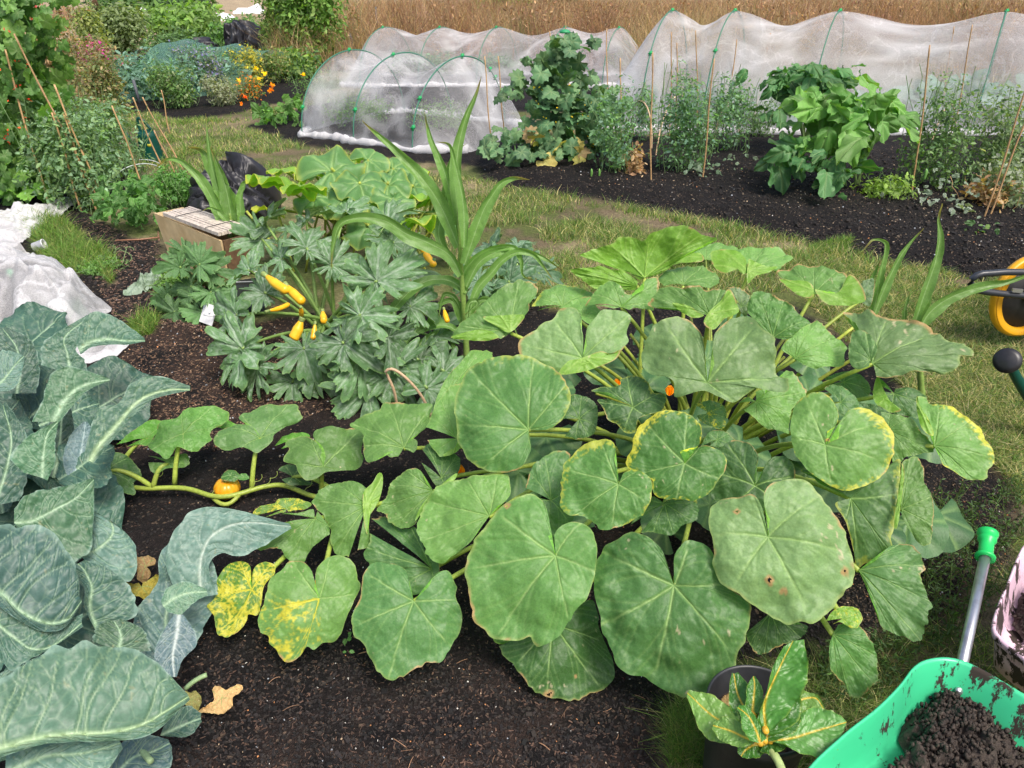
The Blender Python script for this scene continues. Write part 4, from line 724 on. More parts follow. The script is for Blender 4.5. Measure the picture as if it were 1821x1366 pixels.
BLf(2, '75,850 78,800 85,770 103,750', '40,840 20,815 45,780 102,748', '85,855 98,820 98,785 104,752', .42, .15, 6, col=BG)
BLf(2, '95,850 105,800 110,745 118,705', '70,840 72,790 90,745 112,705', '120,848 135,800 130,745 122,706', .34, .15, 7, col=BD)
BLf(2, '128,862 140,820 148,780 152,750', '122,858 112,815 124,775 148,750', '134,862 158,825 170,780 156,750', .3, .15, 8, col=(.10, .17, .18), vcol=(.3, .4, .4))
BLf(2, '160,820 178,790 211,752 237,722 264,703 303,693 338,693', '146,820 160,765 176,725 210,716 235,680 275,668 338,686', '166,824 188,797 220,760 246,732 270,712 303,701 338,695', .46, .12, 9, col=(.062, .145, .095), rib=.06, ruf=.04, vcol=(.30, .42, .24), secs=9)
BLf(1, '-10,900 10,840 20,780 5,720', '-60,880 -50,820 -40,760 0,715', '35,890 50,840 45,770 10,715', .36, .15, 10, col=BD)
BLf(1, '25,930 60,925 100,905 135,885 167,853', '25,905 50,878 95,868 132,860 165,850', '30,935 75,960 118,1000 162,975 168,856', .42, .15, 11, col=BG, secs=6)
BLf(1, '145,990 175,975 200,950 195,925 165,910', '145,985 150,960 160,940 163,925 157,908', '165,1012 215,1035 243,1013 234,958 170,908', .30, .2, 12, col=BL, ruf=.08, rough=1) if False else BLf(1, '145,990 175,975 200,950 195,925 165,910', '145,985 150,960 160,940 163,925 157,908', '165,1012 215,1035 243,1013 234,958 170,908', .30, .2, 12, col=BL, ruf=.08)
BLf(1, '-60,1020 0,1054 40,1090 85,1108 120,1100 145,1068', '-60,960 5,938 60,935 105,962 135,1008 143,1062', '-60,1040 -5,1078 35,1104 80,1124 118,1114 146,1072', .40, .12, 13, col=(.05, .115, .095), rib=.06, secs=8, secw=.014)
BLf(1, '172,1120 160,1080 163,1045 150,1015 138,1002', '168,1118 150,1078 150,1045 126,1015 120,1000', '190,1112 240,1095 232,1048 196,1012 150,996', .36, .15, 14, col=(.045, .105, .08))
BLf(1, '300,1170 295,1100 310,1040 330,990 345,955', '272,1160 246,1090 280,1035 284,990 315,945', '345,1150 382,1080 388,1040 378,1000 352,955', .20, .12, 15, col=(.095, .18, .165))
BLf(1, '360,1062 355,1010 375,955 430,930 517,936', '318,1060 292,1000 328,920 395,903 515,932', '388,1057 372,1010 390,985 440,985 518,940', .30, .12, 16, col=(.10, .185, .15), secs=8, ruf=.05, vcol=(.34, .42, .36))
BLf(1, '318,1093 315,1125 308,1160 308,1185 310,1204', '310,1092 288,1125 273,1165 283,1195 306,1204', '326,1093 345,1120 350,1148 326,1172 314,1204', .26, .1, 17, col=(.085, .15, .165), vcol=(.40, .46, .44))
BLf(1, '290,1078 310,1064 335,1055 368,1052', '286,1070 298,1045 330,1034 368,1048', '298,1088 322,1094 342,1074 370,1058', .28, .2, 18, col=(.09, .19, .12))
BLf(1, '290,1180 265,1130 262,1090 275,1060', '270,1185 240,1140 240,1090 262,1060', '310,1180 290,1130 285,1090 282,1060', .16, .1, 19, col=(.06, .13, .13))
BLf(0, '210,1160 215,1130 203,1105', '165,1140 172,1115 195,1102', '268,1158 255,1120 215,1100', .28, .2, 20, col=(.05, .11, .065), secs=5)
BLf(0, '-10,1105 30,1138 58,1155 95,1148 145,1108', '-10,1070 30,1088 60,1110 100,1110 147,1092', '0,1172 20,1192 52,1174 102,1146 148,1114', .36, .15, 21, col=(.05, .12, .085))
BLf(0, '-30,1230 10,1210 40,1190 62,1180', '-30,1205 5,1195 40,1180 60,1176', '-30,1260 15,1235 45,1215 64,1186', .3, .2, 22, col=BL)
BLf(0, '285,1308 320,1292 357,1278', '295,1282 330,1255 358,1268', '298,1310 335,1310 359,1284', .12, .3, 23, col=BD, secs=4)
BLf(0, '190,1400 230,1352 275,1335 302,1322', '185,1350 215,1320 265,1308 300,1316', '230,1420 262,1392 302,1362 306,1328', .14, .3, 24, col=(.06, .12, .12))
BLf(0, '10,1375 80,1345 150,1340 215,1322', '10,1340 80,1318 150,1320 212,1316', '20,1420 95,1410 175,1385 218,1330', .34, .2, 25, col=(.10, .19, .15), ruf=.12)
BLf(0, '-40,1345 20,1325 70,1312 130,1305 190,1303 260,1285 336,1238', '-60,1235 8,1208 55,1165 130,1148 205,1145 275,1178 333,1232', '-40,1362 20,1340 72,1326 132,1320 195,1318 270,1305 338,1244', .44, .12, 26, col=(.085, .175, .115), vcol=(.30, .42, .24), rib=.045, secs=8, secw=.014, ruf=.06, vslope=.16)
BLf(0, '-40,1290 10,1280 40,1262 62,1245', '-40,1240 0,1225 35,1222 60,1240', '-30,1330 15,1320 48,1300 66,1262', .46, .12, 27, col=(.09, .175, .13))
CB = 1.0
# stout trunks and cut stalks
for w, (x, y, h) in enumerate(((-1.15, 1.0, .12), (-1.2, 1.42, .12), (-1.55, 2.05, .12))):
    mb = MB(); mb.tube(bez((x, y, 0), (x + .02, y, h * .5), (x - .02, y, h)), .022, 10, (.20, .28, .16)); mb.build('trunk', M['stem'], br[w])
mb = MB(); mb.tube(bez(P(330, 1225, .10), P(345, 1208, .12), P(368, 1200, .12)), .006, 8, (.26, .38, .18)); mb.build('cut_stalk', M['stem'], br[0])
mb = MB(); mb.tube(bez(P(240, 1320, .12), P(255, 1338, .14), P(268, 1354, .16)), .007, 8, (.28, .40, .20)); mb.build('cut_stalk', M['stem'], br[0])
mb = MB(); mb.tube(bez(P(163, 1082, .30) , P(168, 1105, .2), P(175, 1140, .1)), .006, 8, (.28, .38, .18)); mb.build('cut_stalk', M['stem'], br[1])
# dried leaves lying about
def dryleaf(pxs, z, label, col, seed):
    pxs = pts(pxs); c = np.mean(pxs, 0); o = thing('dry_leaf', label, 'dead leaf', P(c[0], c[1], 0), 'dead leaves on the soil'); 
    poly_leaf(o, tuple(c), pxs, P(c[0], c[1], z), .5, seed, closed=True, c=col, rough=5, wave=.16, cup=-.1, spots=.4, ey=0, scorch=0, gv=.9, name='blade', mat='dry', ns=80)
    return o
M['dry'] = leafmat('dry_leaf', .7, .15, back=(1, 1, 1), bump=.5)
dryleaf('352,1262 365,1258 380,1245 378,1225 386,1218 400,1228 410,1220 430,1215 428,1228 415,1240 412,1258 395,1268 370,1268', .05, 'curled pale brown dead leaf lying on soil beside the bottom left plant', (.48, .33, .19), 4)
dryleaf('243,992 258,988 275,992 276,1004 262,1008 268,1018 262,1032 244,1030 245,1010', .06, 'crumpled tan dead leaf on the soil between two broccoli plants', (.42, .28, .16), 6)
dryleaf('214,1036 240,1038 262,1034 283,1020 282,1045 270,1064 240,1060 222,1048', .12, 'half yellowed brownish leaf drooping beside the blue-grey broccoli leaf', (.28, .24, .05), 9)
dryleaf('320,1235 345,1230 358,1240 352,1262 332,1256', .09, 'yellow and brown withered leaf scrap touching the wide pale leaf', (.36, .34, .14), 12)
# ------------------------------------------------------------------ sweetcorn, courgettes, rear squash
CC = (.13, .26, .06)
def corn_leaf(T, Mp, w, pos, seed, col=CC, tip=(.30, .26, .10), nrm=None, wv=.10):
    Mp = crom(np.array(pts(Mp)), 9); t = np.linspace(0, 1, 9); tg = unit(np.gradient(Mp, axis=0)); nn = np.stack([-tg[:, 1], tg[:, 0]], -1)
    ww = w * np.clip(np.minimum(.45 + t * 2.2, 1) * (1 - t ** 2.2), .02, 1); tw = .55 + .45 * np.cos(t * 5 + seed)
    L = Mp + nn * (ww * (.5 + .5 * tw))[:, None]; R = Mp - nn * (ww * (1.1 - .5 * tw))[:, None]
    strip_leaf(T, Mp, L, R, pos, seed=seed, nrm=nrm if nrm is not None else (.15 * math.sin(seed), -1, .25), mat='corn', col=col, vcol=(.26, .40, .16), rib=.014, par=True, ruf=wv * 2.6, curl=.45, tipc=tip, nt=70, nv=19, edgec=(.24, .38, .12), arch=.3 * math.sin(seed * 1.7))
def corn(label, base, leaves, stalk, col=CC, node=5):
    b = P(base[0], base[1], 0); T = thing('sweetcorn_plant', label, 'sweetcorn', b, 'sweetcorn plants'); d = b[1]
    leaves = leaves + [('%d,%d %d,%d %d,%d %d,%d' % (base[0] - 6, base[1] - 60, base[0] + dx * .35, base[1] - 105, base[0] + dx * .8, base[1] - 95 + ab, base[0] + dx, base[1] - 55 + ab), 7, 0) for dx, ab in ((-75, 10), (60, 0), (95, 25), (-50, -20))] if base[0] == 830 else leaves
    sp = np.array(pts(stalk)); sl = PD(sp[:, 0], sp[:, 1], d); mb = MB(); sl = crom(np.concatenate([b[None], sl]), 26); rr = np.linspace(.016, .007, 26) * (1 + .16 * (np.arange(26) % node == 0)); mb.tube(sl, rr, 10, (.22, .34, .08)); mb.build('stalk', M['stem'], T)
    for i, (Mp, w_, dd) in enumerate(leaves): m_ = pts(Mp); dn = m_[-1][1] > m_[0][1] + 20; corn_leaf(T, Mp, w_ * 1.0, PD(m_[0][0], m_[0][1], d + (0 if dn else dd)), i * 1.9 + base[0] * .01, np.array(col) * random.uniform(.8, 1.15), nrm=(.1, -1, 1.5) if dn else None)
    return T
corn('tall sweetcorn plant with long arching leaves standing between courgette and squash', (830, 640), [
    ('820,490 800,455 762,432 730,420 690,395 655,388 625,388 600,405 594,430 590,480', 17, -.05),
    ('815,440 790,380 760,330 720,285 690,255 645,215', 17, .02), ('812,400 800,340 785,290 768,250 755,200', 12, .05),
    ('818,420 816,340 812,290 825,220 845,170 856,135', 15, .0), ('826,470 850,400 862,370 885,335 905,318 942,320', 17, -.06),
    ('806,470 780,420 790,360 800,300 815,265 830,255', 12, .04), ('825,440 825,380 818,330 800,262 792,258 775,252', 12, -.1),
    ('825,520 850,470 880,450 920,445 960,455 1000,480', 12, .05), ('822,510 830,475 870,445 910,440 925,455 930,490 955,500', 10, .1), ('835,565 845,520 875,485 905,455 945,452 985,500', 11, .0),
    ('830,520 800,500 770,498 740,510 705,545 680,585 672,630 674,680', 14, -.1), ('815,590 790,578 760,582 730,600 705,630 695,660', 12, -.12), ('806,620 795,595 770,600 745,615 720,635 705,650', 10, -.14), ('830,570 835,540 850,535 845,545 825,560', 6, -.1)],
    '828,590 822,510 818,440 816,380 814,330')
corn('sweetcorn plant with broad upright leaves standing beside the wooden box', (420, 470), [
    ('412,420 385,370 365,330 335,295 305,282 280,297', 13, -.02), ('425,415 405,350 385,310 362,270 345,262 335,262', 20, .03), ('410,400 392,350 378,300 370,250 366,202', 8, .05),
    ('415,425 400,390 385,375 372,370 362,375', 9, -.06), ('430,400 428,355 435,330 440,320 446,335', 10, .0), ('420,430 410,380 400,330 385,290 375,262', 17, .0)], '420,440 415,410 408,380')
corn('short sweetcorn plant with two thin upright leaves behind the squash leaves', (1545, 640), [
    ('1552,570 1560,520 1568,470 1575,440 1565,425 1545,430 1536,442', 9, 0), ('1555,560 1575,510 1600,460 1625,425 1642,406', 10, -.03), ('1550,560 1545,520 1552,490 1565,462', 9, .03)], '1550,600 1553,570', node=6)
corn('sweetcorn plant with one tall wavy leaf and one reaching toward the yellow wheel', (1640, 720), [
    ('1625,580 1645,520 1665,460 1672,410 1668,385 1675,362', 13, 0), ('1635,600 1650,560 1690,530 1740,512 1790,503 1850,480', 14, -.05), ('1610,590 1608,560 1612,535 1618,518', 6, .04), ('1628,590 1640,540 1655,480 1676,432', 15, .02)], '1635,640 1630,600')
# courgette plants
CG = (.10, .205, .08)
def courgette_leaf(T, p, s, ang, tilt, seed, col=CG, silver=.8, stalk_to=None, nm='leaf'):
    v0, q0, ve, rh = template('courgette', seed, 190, 17); v0 = v0.copy(); th = np.arctan2(v0[:, 0], v0[:, 1])
    v0[:, 2] += .35 * np.abs(v0[:, 0]) - .12 * v0[:, 1] ** 2 * np.sign(v0[:, 1]) + .08 * np.sin(th * 9 + seed) * rh ** 3 + .10 * (fbm(v0[:, 0] * 6 + seed, v0[:, 1] * 6, seed) - .5)
    nrm = unit(np.array([tilt[0], tilt[1], 1.0])); R = frames(nrm, np.array([math.cos(ang), math.sin(ang), -.25])); V = p + (v0 * s) @ R.T
    n1 = fbm(v0[:, 0] * 7 + seed, v0[:, 1] * 7, seed, 4); n2 = fbm(v0[:, 0] * 20, v0[:, 1] * 20 + seed, seed + 2, 2)
    c = np.array(col) * (.8 + .4 * n1)[:, None]; mot = np.clip(np.exp(-((n1 - .52) / .05) ** 2) * .5 + sstep(.62, .72, n2) * .7 + sstep(.55, .9, ve) * .6, 0, 1) * silver * 1.15 * (rh < .93)
    c = mix(c, np.array([.38, .46, .38]), mot * .65) * cq.uniform(.8, 1.2); c = mix(c, np.array([.22, .36, .12]), sstep(.93, 1, rh) * .6)
    o = mk(nm, V, q0, M['courgette'], T, c, v0[:, :2] * s + seed)
    if stalk_to is not None:
        mb = MB(); b = np.array(stalk_to); mb.tube(bez(b, (b + p) / 2 + [0, 0, .06], p, 9), np.linspace(.011, .006, 9), 7, (.20, .32, .08)); mb.build('stalk', M['stem'], T)
    return o
cq = random.Random(8)
def courgette(label, base, L, col=CG, silver=.8):
    b = P(*base, 0); T = thing('courgette_plant', label, 'courgette plant', b, 'courgette plants')
    for i, (px, py, z, s, a) in enumerate(L):
        p = P(px, py, z); out = unit((p - b) * [1, 1, 0]); an = math.radians(a) if a is not None else math.atan2(out[1], out[0]); tl = (np.array([0, -.65, 0]) + out * .35)[:2]
        courgette_leaf(T, p, s * .92, an, tl + [cq.uniform(-.8, .8), cq.uniform(-.6, .45)], i + int(base[0]), np.array(col) * cq.uniform(.75, 1.2), silver, b + [cq.uniform(-.06, .06), cq.uniform(-.06, .06), .03])
    return T
c1L = [(470, 395, .5, .20, 60), (465, 425, .42, .19, 200), (545, 395, .52, .20, 240), (615, 375, .5, .2, 150), (690, 395, .5, .21, 30), (700, 430, .42, .22, 320), (545, 440, .45, .19, 100), (590, 470, .40, .18, 40),
       (420, 560, .28, .20, 190), (430, 620, .2, .22, 215), (470, 520, .34, .17, 130), (610, 610, .30, .19, 320), (640, 560, .4, .2, 20), (670, 500, .45, .22, 60), (720, 480, .38, .21, 330),
       (455, 650, .14, .19, 235), (540, 620, .20, .18, 290), (560, 650, .12, .18, 300), (640, 640, .22, .22, 300), (690, 600, .3, .2, 340), (655, 690, .1, .22, 230), (700, 660, .16, .2, 300), (745, 640, .1, .19, 320), (730, 545, .3, .18, 0),
       (775, 600, .10, .17, 350), (500, 460, .4, .15, 120), (760, 690, .12, .2, 320), (790, 660, .08, .17, 0), (520, 680, .05, .15, 280), (440, 480, .36, .17, 170)]
ct = courgette('large courgette plant with silvery mottled jagged leaves and yellow fruit', (585, 590), c1L)
courgette('courgette plant with lobed leaves half hidden behind the tall sweetcorn', (900, 560), [(880, 470, .3, .16, 40), (930, 470, .3, .15, 10), (870, 440, .34, .15, 80), (905, 500, .24, .17, 330), (960, 485, .2, .14, 350), (850, 500, .26, .15, 200), (920, 440, .3, .13, 60), (870, 520, .2, .16, 250)], (.075, .16, .08), .6)
courgette('low courgette plant with plain green leaves in front of the wooden box', (355, 520), [(330, 455, .3, .14, 120), (355, 470, .3, .15, 60), (320, 475, .26, .13, 190), (375, 480, .26, .15, 0), (340, 510, .15, .14, 230), (310, 555, .04, .15, 200), (360, 555, .05, .16, 300), (375, 520, .16, .14, 320), (345, 530, .1, .13, 250), (300, 530, .05, .12, 180)], (.085, .19, .06), .15)
M['fruit'] = plain('courgette_skin', (.85, .42, .01), .3, c2=(.80, .50, .03), nscale=14, spec=.5)
def fruit(px0, py0, px1, py1, z0, z1, r, label):
    a = P(px0, py0, z0 + .13); b = P(px1, py1, z1 + .13); T = thing('courgette', label, 'courgette', (a[0], a[1], 0), 'yellow courgettes'); mb = MB()
    q = bez(a, (a + b) / 2 + [0, 0, -.012], b, 20); t = np.linspace(0, 1, 20); mb.tube(q, r * .85 * np.minimum(.5 + 1.5 * t, 1) * np.clip(np.sqrt(np.clip(1 - ((t - .85) / .15).clip(0, .98) ** 2, 0, 1)), .12, 1), 14); mb.build('skin', M['fruit'], T)
    mb = MB(); mb.tube(bez(a, a + (a - b) * .08, a + (a - b) * .22 + [0, 0, .0], 7), np.linspace(r * .4, r * .55, 7), 6, (.25, .33, .10)); mb.build('stem', M['stem'], T)
fruit(475, 492, 512, 518, .30, .26, .026, 'thick yellow courgette lying highest in the courgette plant, pointing down right')
fruit(512, 510, 540, 538, .27, .22, .025, 'yellow courgette just below and right of the thickest one')
fruit(535, 572, 520, 604, .24, .17, .027, 'short fat yellow courgette hanging lowest, above a withered leaf')
fruit(480, 552, 515, 540, .24, .23, .013, 'slim young yellow courgette with green flower end lying sideways')
fruit(535, 548, 536, 560, .25, .2, .013, 'small yellow courgette half hidden beneath the two long ones')
fruit(574, 555, 576, 572, .2, .18, .018, 'orange tip of a courgette showing behind a jagged leaf')
fruit(560, 578, 556, 604, .2, .15, .014, 'narrow yellow courgette hanging behind a leaf near the bottom')
fruit(748, 438, 774, 474, .35, .27, .022, 'single yellow courgette in shade beside the tall sweetcorn stalk')
fruit(790, 552, 796, 572, .2, .17, .014, 'little yellow courgette right of the tall sweetcorn leaf base')
# rear round-leaved squash
T = thing('squash_plant', 'yellowish green squash plant with rounded leaves behind the courgettes', 'squash plant', P(620, 420, 0))
rs = [(590, 300, .62, .24, 60, .2), (655, 285, .62, .16, 40, 0), (520, 325, .56, .22, 180, 1), (480, 320, .55, .17, 150, 1), (640, 325, .58, .20, 300, 0), (690, 325, .56, .17, 340, 0), (555, 305, .55, .15, 120, 1), (700, 300, .55, .15, 20, 0), (735, 330, .5, .16, 0, 0), (590, 345, .5, .16, 260, 0), (760, 350, .45, .15, 340, 1),
      (610, 355, .5, .17, 200, .5), (560, 350, .5, .16, 200, 0), (480, 372, .4, .12, 190, 2), (700, 355, .5, .16, 280, 0), (650, 365, .45, .17, 250, .6), (735, 300, .5, .14, 60, 1), (655, 400, .4, .2, 300, 0), (740, 390, .4, .16, 300, 1), (500, 300, .5, .12, 100, 1.2), (620, 280, .55, .13, 90, 1), (775, 380, .35, .14, 330, .5), (800, 400, .3, .14, 320, .8), (540, 330, .6, .15, 210, 1)]
for i, (px, py, z, s, a, yl) in enumerate(rs):
    p = P(px, py, z); v0, q0, ve, rh = template('round', i * 3, 76, 13); v0 = v0 * [1, 1, 1.6]; v0[:, 2] += .10 * np.sin(np.arctan2(v0[:, 0], v0[:, 1]) * 6 + i) * rh ** 2
    R = frames(np.array([cq.uniform(-.35, .35), -.55 if yl < 1 else .35, 1.]), np.array([math.cos(math.radians(a)), math.sin(math.radians(a)) - .3, -.1])); V = p + (v0 * s) @ R.T
    c = np.array([.11, .25, .075] if yl < .9 else [.19, .36, .045]) * (.85 + .3 * fbm(v0[:, 0] * 4, v0[:, 1] * 4, i))[:, None]; c = mix(c, GV, ve * .6); c = mix(c, YEL, sstep(.93, 1.03, rh + .08 * vn(v0[:, 0] * 9, v0[:, 1] * 9, i)) * (.4 + .3 * min(yl, 1)))
    if yl == 2: c = mix(c, YEL, .6 * np.ones(len(c)))
    mk('leaf', V, q0, M['squash'], T, c, v0[:, :2] * s + i)
    b = P(620 + cq.uniform(-50, 60), 425, .02); mb = MB(); mb.tube(bez(b, (b + p) / 2 + [0, 0, .08], p, 9), .009, 7, np.array([.35, .42, .06]) * cq.uniform(.7, 1.1)); mb.build('stalk', M['stem'], T)
for i in range(26):
    a = P(cq.uniform(520, 790), cq.uniform(455, 490), 0); b = a + [cq.uniform(-.3, .3), cq.uniform(-.1, .2), cq.uniform(.3, .5)]; mb = MB(); mb.tube(bez(a, (a + b) / 2 + [0, 0, .05], b, 8), .008, 6, np.array([.34, .38, .06]) * cq.uniform(.6, 1.1)); mb.build('stalk', M['stem'], T)
# ------------------------------------------------------------------ bent willow hoop, wooden box, jacket, netting, bits
def hoop(label, a, b, top, r=.006, cat='wooden hoop', grp='bent wooden hoops', c=(.62, .45, .28), name='wooden_hoop'):
    A_, B_ = P(*a), P(*b); d = (A_[1] + B_[1]) / 2; Tp = PD(top[0], top[1], d); c2 = 2 * Tp - (A_ + B_) / 2; h_ = c2[2]; k1 = A_ + [0, 0, h_ * .75]; k2 = B_ + [0, 0, h_ * .75]
    t = np.linspace(0, 1, 30)[:, None]; q = (1 - t) ** 3 * A_ + 3 * t * (1 - t) ** 2 * (k1 * 1.0 + 0) + 3 * t * t * (1 - t) * k2 + t ** 3 * B_; z = q[:, 2].max(); q[:, 2] *= Tp[2] / z
    mb = MB(); mb.tube(q, r, 8, c); return tag(mb.build(name, M['cane']), label, cat, grp)
# nearest bent cane
q = crom(np.concatenate([P(np.array([712.]), np.array([760.]), 0), PD(np.array([702, 690, 686, 700, 725, 750, 768]), np.array([700, 670, 660, 657, 675, 705, 742]), 2.62)]), 40)
mb = MB(); mb.tube(q, .006, 8, (.55, .38, .24)); tag(mb.build('wooden_hoop', M['cane']), 'nearest bent wooden hoop, rising between jagged courgette leaves and the broad squash leaves', 'wooden hoop', 'bent wooden hoops')
M['ply'] = plain('plywood', (.60, .45, .25), .6, c2=(.52, .37, .19), nscale=6, noise=.12); M['wood_pale'] = plain('weathered_slats', (.55, .48, .42), .7, noise=.3, nscale=12); M['wood_dark'] = plain('dark_wood', (.13, .075, .04), .7, noise=.3, nscale=12)
T = thing('wooden_box', 'plywood box with a pale slatted lid standing on the soil beside the sweetcorn', 'wooden box', P(340, 450, 0))
a, b = P(300, 452, 0), P(405, 497, 0); back = unit(np.array([(b - a)[1] * -1, (b - a)[0], 0])) * .20; H_ = np.array([0, 0, .27])
def slab(mb, o_, u_, v_, w_, c=(1, 1, 1)): o_, u_, v_, w_ = map(np.array, (o_, u_, v_, w_)); mb.box([o_, o_ + u_, o_ + u_ + v_, o_ + v_, o_ + w_, o_ + u_ + w_, o_ + u_ + v_ + w_, o_ + v_ + w_], c)
ub = unit(b - a); vb = unit(back); Lb = np.linalg.norm(b - a); flare = -ub * .07
mb = MB(); mb.box([a, b, b + vb * .012, a + vb * .012, a + H_ + flare * 1.2, b + H_ * .92, b + H_ * .92 + vb * .012, a + H_ + flare * 1.2 + vb * .012]); mb.build('front_panel', M['ply'], T, smooth=False)
mb = MB(); mb.box([b + vb * .014, b + vb * .014 + ub * .012, b + back + ub * .012, b + back, b + vb * .014 + H_ * .92, b + vb * .014 + ub * .012 + H_ * .92, b + back + ub * .012 + H_ * .92, b + back + H_ * .92]); mb.build('side_panel', M['wood_dark'], T, smooth=False)
mb = MB(); mb.box([a + vb * .014, a + vb * .014 + ub * .012, a + back + ub * .012, a + back, a + vb * .014 + H_ + flare, a + vb * .014 + ub * .012 + H_ + flare, a + back + ub * .012 + H_ + flare, a + back + H_ + flare]); mb.build('side_panel', M['ply'], T, smooth=False)
mb = MB(); mb.box([a + back, b + back, b + back + vb * .012, a + back + vb * .012, a + back + H_, b + back + H_, b + back + vb * .012 + H_, a + back + vb * .012 + H_]); mb.build('back_panel', M['ply'], T, smooth=False)
lid = thing('slat_bundle', 'bundle of pale weathered wooden slats tied with dark string on top of the plywood box', 'wooden slats', a + H_)
mb = MB()
for k in range(9): slab(mb, a + H_ * 1.02 + ub * .05 + vb * (.0 + .022 * k), ub * (Lb - .06 + .01 * math.sin(k * 3)), vb * .019, [0, 0, .022 + .003 * math.sin(k * 5)])
mb.build('slats', M['wood_pale'], lid, smooth=False)
for f in (.3, .8):
    mb = MB(); o_ = a + H_ * 1.02 + ub * Lb * f; mb.tube([o_ + [0, 0, .0] - vb * .002, o_ + [0, 0, .028] - vb * .002, o_ + vb * .1 + [0, 0, .029], o_ + vb * .2 + [0, 0, .028]], .0022, 5, (.03, .03, .03)); mb.build('string', M['chips'], lid)
# black crumpled jacket / sheet
M['black'] = plain('black_nylon', (.022, .022, .028), .42, spec=.5, bump=.4, nscale=14)
def crumple(name, px0, px1, pyb, d, h, seed, mat, label, cat, depth=.3, lump=None):
    a_, b_ = P(px0, pyb), P(px1, pyb); c_ = (a_ + b_) / 2; W = (b_ - a_)[0] / 2; u_ = np.linspace(0, math.pi * .5, 46)[:, None]; v_ = np.linspace(0, 2 * math.pi, 120, endpoint=False)[None]
    sx, sy = np.cos(v_), np.sin(v_); f = fbm(sx * 1.6 + seed, sy * 1.6 + u_ * 1.3, seed, 4); fold = np.abs(fbm(sx * 3 + seed, sy * 3 + u_ * 3, seed + 5, 3) - .5) * 2; r_ = .72 + .75 * (f - .3) - .22 * (1 - np.clip(fold * 5, 0, 1))
    X = c_[0] + W * r_ * sx * np.cos(u_) ** .55; Y = c_[1] + depth * r_ * sy * np.cos(u_) ** .55; Z = h * r_ * np.sin(u_) * 1.15 * (1 + .35 * sx * (lump or 0)) + .01
    mb = MB(); mb.grid(np.stack([X, Y, Z], -1), closed=True); return tag(mb.build(name, mat), label, cat)
crumple('black_jacket', 335, 505, 380, 0, .36, 14, M['black'], 'crumpled black jacket heaped behind the wooden box', 'jacket', .35, .6)
M['paperwhite'] = plain('white_plastic', (.75, .75, .76), .4, noise=.08)
def sheet(name, px, z0, label, cat, h=.1, seed=2, dens=.5, mat=None, nrr=70, fr=3.):
    poly = np.array(pts(px)); c = poly.mean(0); ol = crom(poly, 200, True); rho = np.linspace(0, 1, nrr)[:, None]
    X = c[0] + rho * (ol[None, :, 0] - c[0]); Y = c[1] + rho * (ol[None, :, 1] - c[1]); W_ = P(X, Y, 0); x, y = W_[..., 0], W_[..., 1]
    f = np.abs(fbm(x * fr * 1.3 + y * fr * .5 + seed, y * fr * .5, seed, 5) - .5) * 2; f2 = np.abs(fbm(x * fr * 3 + seed, y * fr * 3, seed + 2, 3) - .5) * 2; hh = (z0(x, y) if callable(z0) else z0) * (1 - rho ** 3)
    Z = gh(x, y, False)[1] + .012 + hh + h * (1 - np.clip(f * 4, 0, 1)) * (1 - rho ** 6) + h * .4 * (1 - np.clip(f2 * 4, 0, 1)) + .01 * (1 - rho)
    cc = np.stack([np.clip(dens + .30 * (1 - np.clip(f * 3, 0, 1)) + .25 * (1 - np.clip(f2 * 3, 0, 1)) + .35 * sstep(.9, 1, rho), 0, 1)] * 3, -1)
    V = np.stack([x, y, Z], -1); return tag(mk(name, V.reshape(-1, 3), gridQ(nrr, 200), mat or M['net'], None, cc.reshape(-1, 3)), label, cat)
M['net'] = netmat('insect_net', a=.4)
M['white_net'] = netmat('white_fleece', (.86, .86, .88), streak=.3)
pk = P(0, 500); sheet('white_netting', '-200,400 -60,405 20,420 50,455 95,478 140,505 165,540 200,552 190,572 232,608 212,640 150,652 60,640 -60,620 -220,640', lambda x, y: .26 * np.exp(-((x + 2.75) / .6) ** 2 - ((y - 3.9) / .6) ** 2), 'heap of white insect netting with a green clip at the left edge of the path', 'netting', .065, 3, .36, M['white_net'], fr=2.2)
sheet('white_netting', '-120,372 0,384 40,372 70,388 100,368 132,358 138,364 110,385 70,412 45,432 20,440 -100,430', .04, 'flat strip of white netting lying on soil near the small grass patch', 'netting', .05, 9, .75, M['white_net'])
def clip(p, s=.03, parent=None):
    mb = MB(); mb.tube([p + [0, 0, -s], p + [0, 0, s]], s * .45, 8, (.0, .33, .09)); mb.tube([p + [-s * .9, 0, 0], p + [s * .9, -s * .3, s * .3]], s * .3, 6, (.0, .36, .10)); mb.tube([p + [-s * .6, 0, -s], p + [s * .8, 0, s]], s * .25, 6, (.0, .3, .08)); o = mb.build('clip', M['paint'], parent)
    if parent is None: tag(o, 'green plastic clip holding the white netting heap', 'clip')
clip(P(18, 487, .25), .022)
def lathe(mb, c_, prof, axis=(0, 0, 1), n=32, c=(1, 1, 1)):
    ax = unit(axis); r_ = np.array([1., 0, 0]) if abs(ax[0]) < .9 else np.array([0, 1., 0]); e1 = unit(np.cross(ax, r_)); e2 = np.cross(ax, e1); a_ = np.linspace(0, 2 * math.pi, n, endpoint=False)
    G = np.array([[np.array(c_) + ax * z + r * (math.cos(t) * e1 + math.sin(t) * e2) for t in a_] for r, z in prof]); mb.grid(G, c, True)
T = thing('plastic_cup', 'small white plastic tub lying on the grass patch at the left', 'plastic tub', P(68, 442, 0)); mb = MB(); c_ = P(60, 440, .03); lathe(mb, c_, [(0, 0), (.03, 0), (.035, .07), (.038, .07), (.038, .075), (.03, .075), (.027, .01), (0, .01)], (1, .2, .25)); mb.build('tub', M['paperwhite'], T)
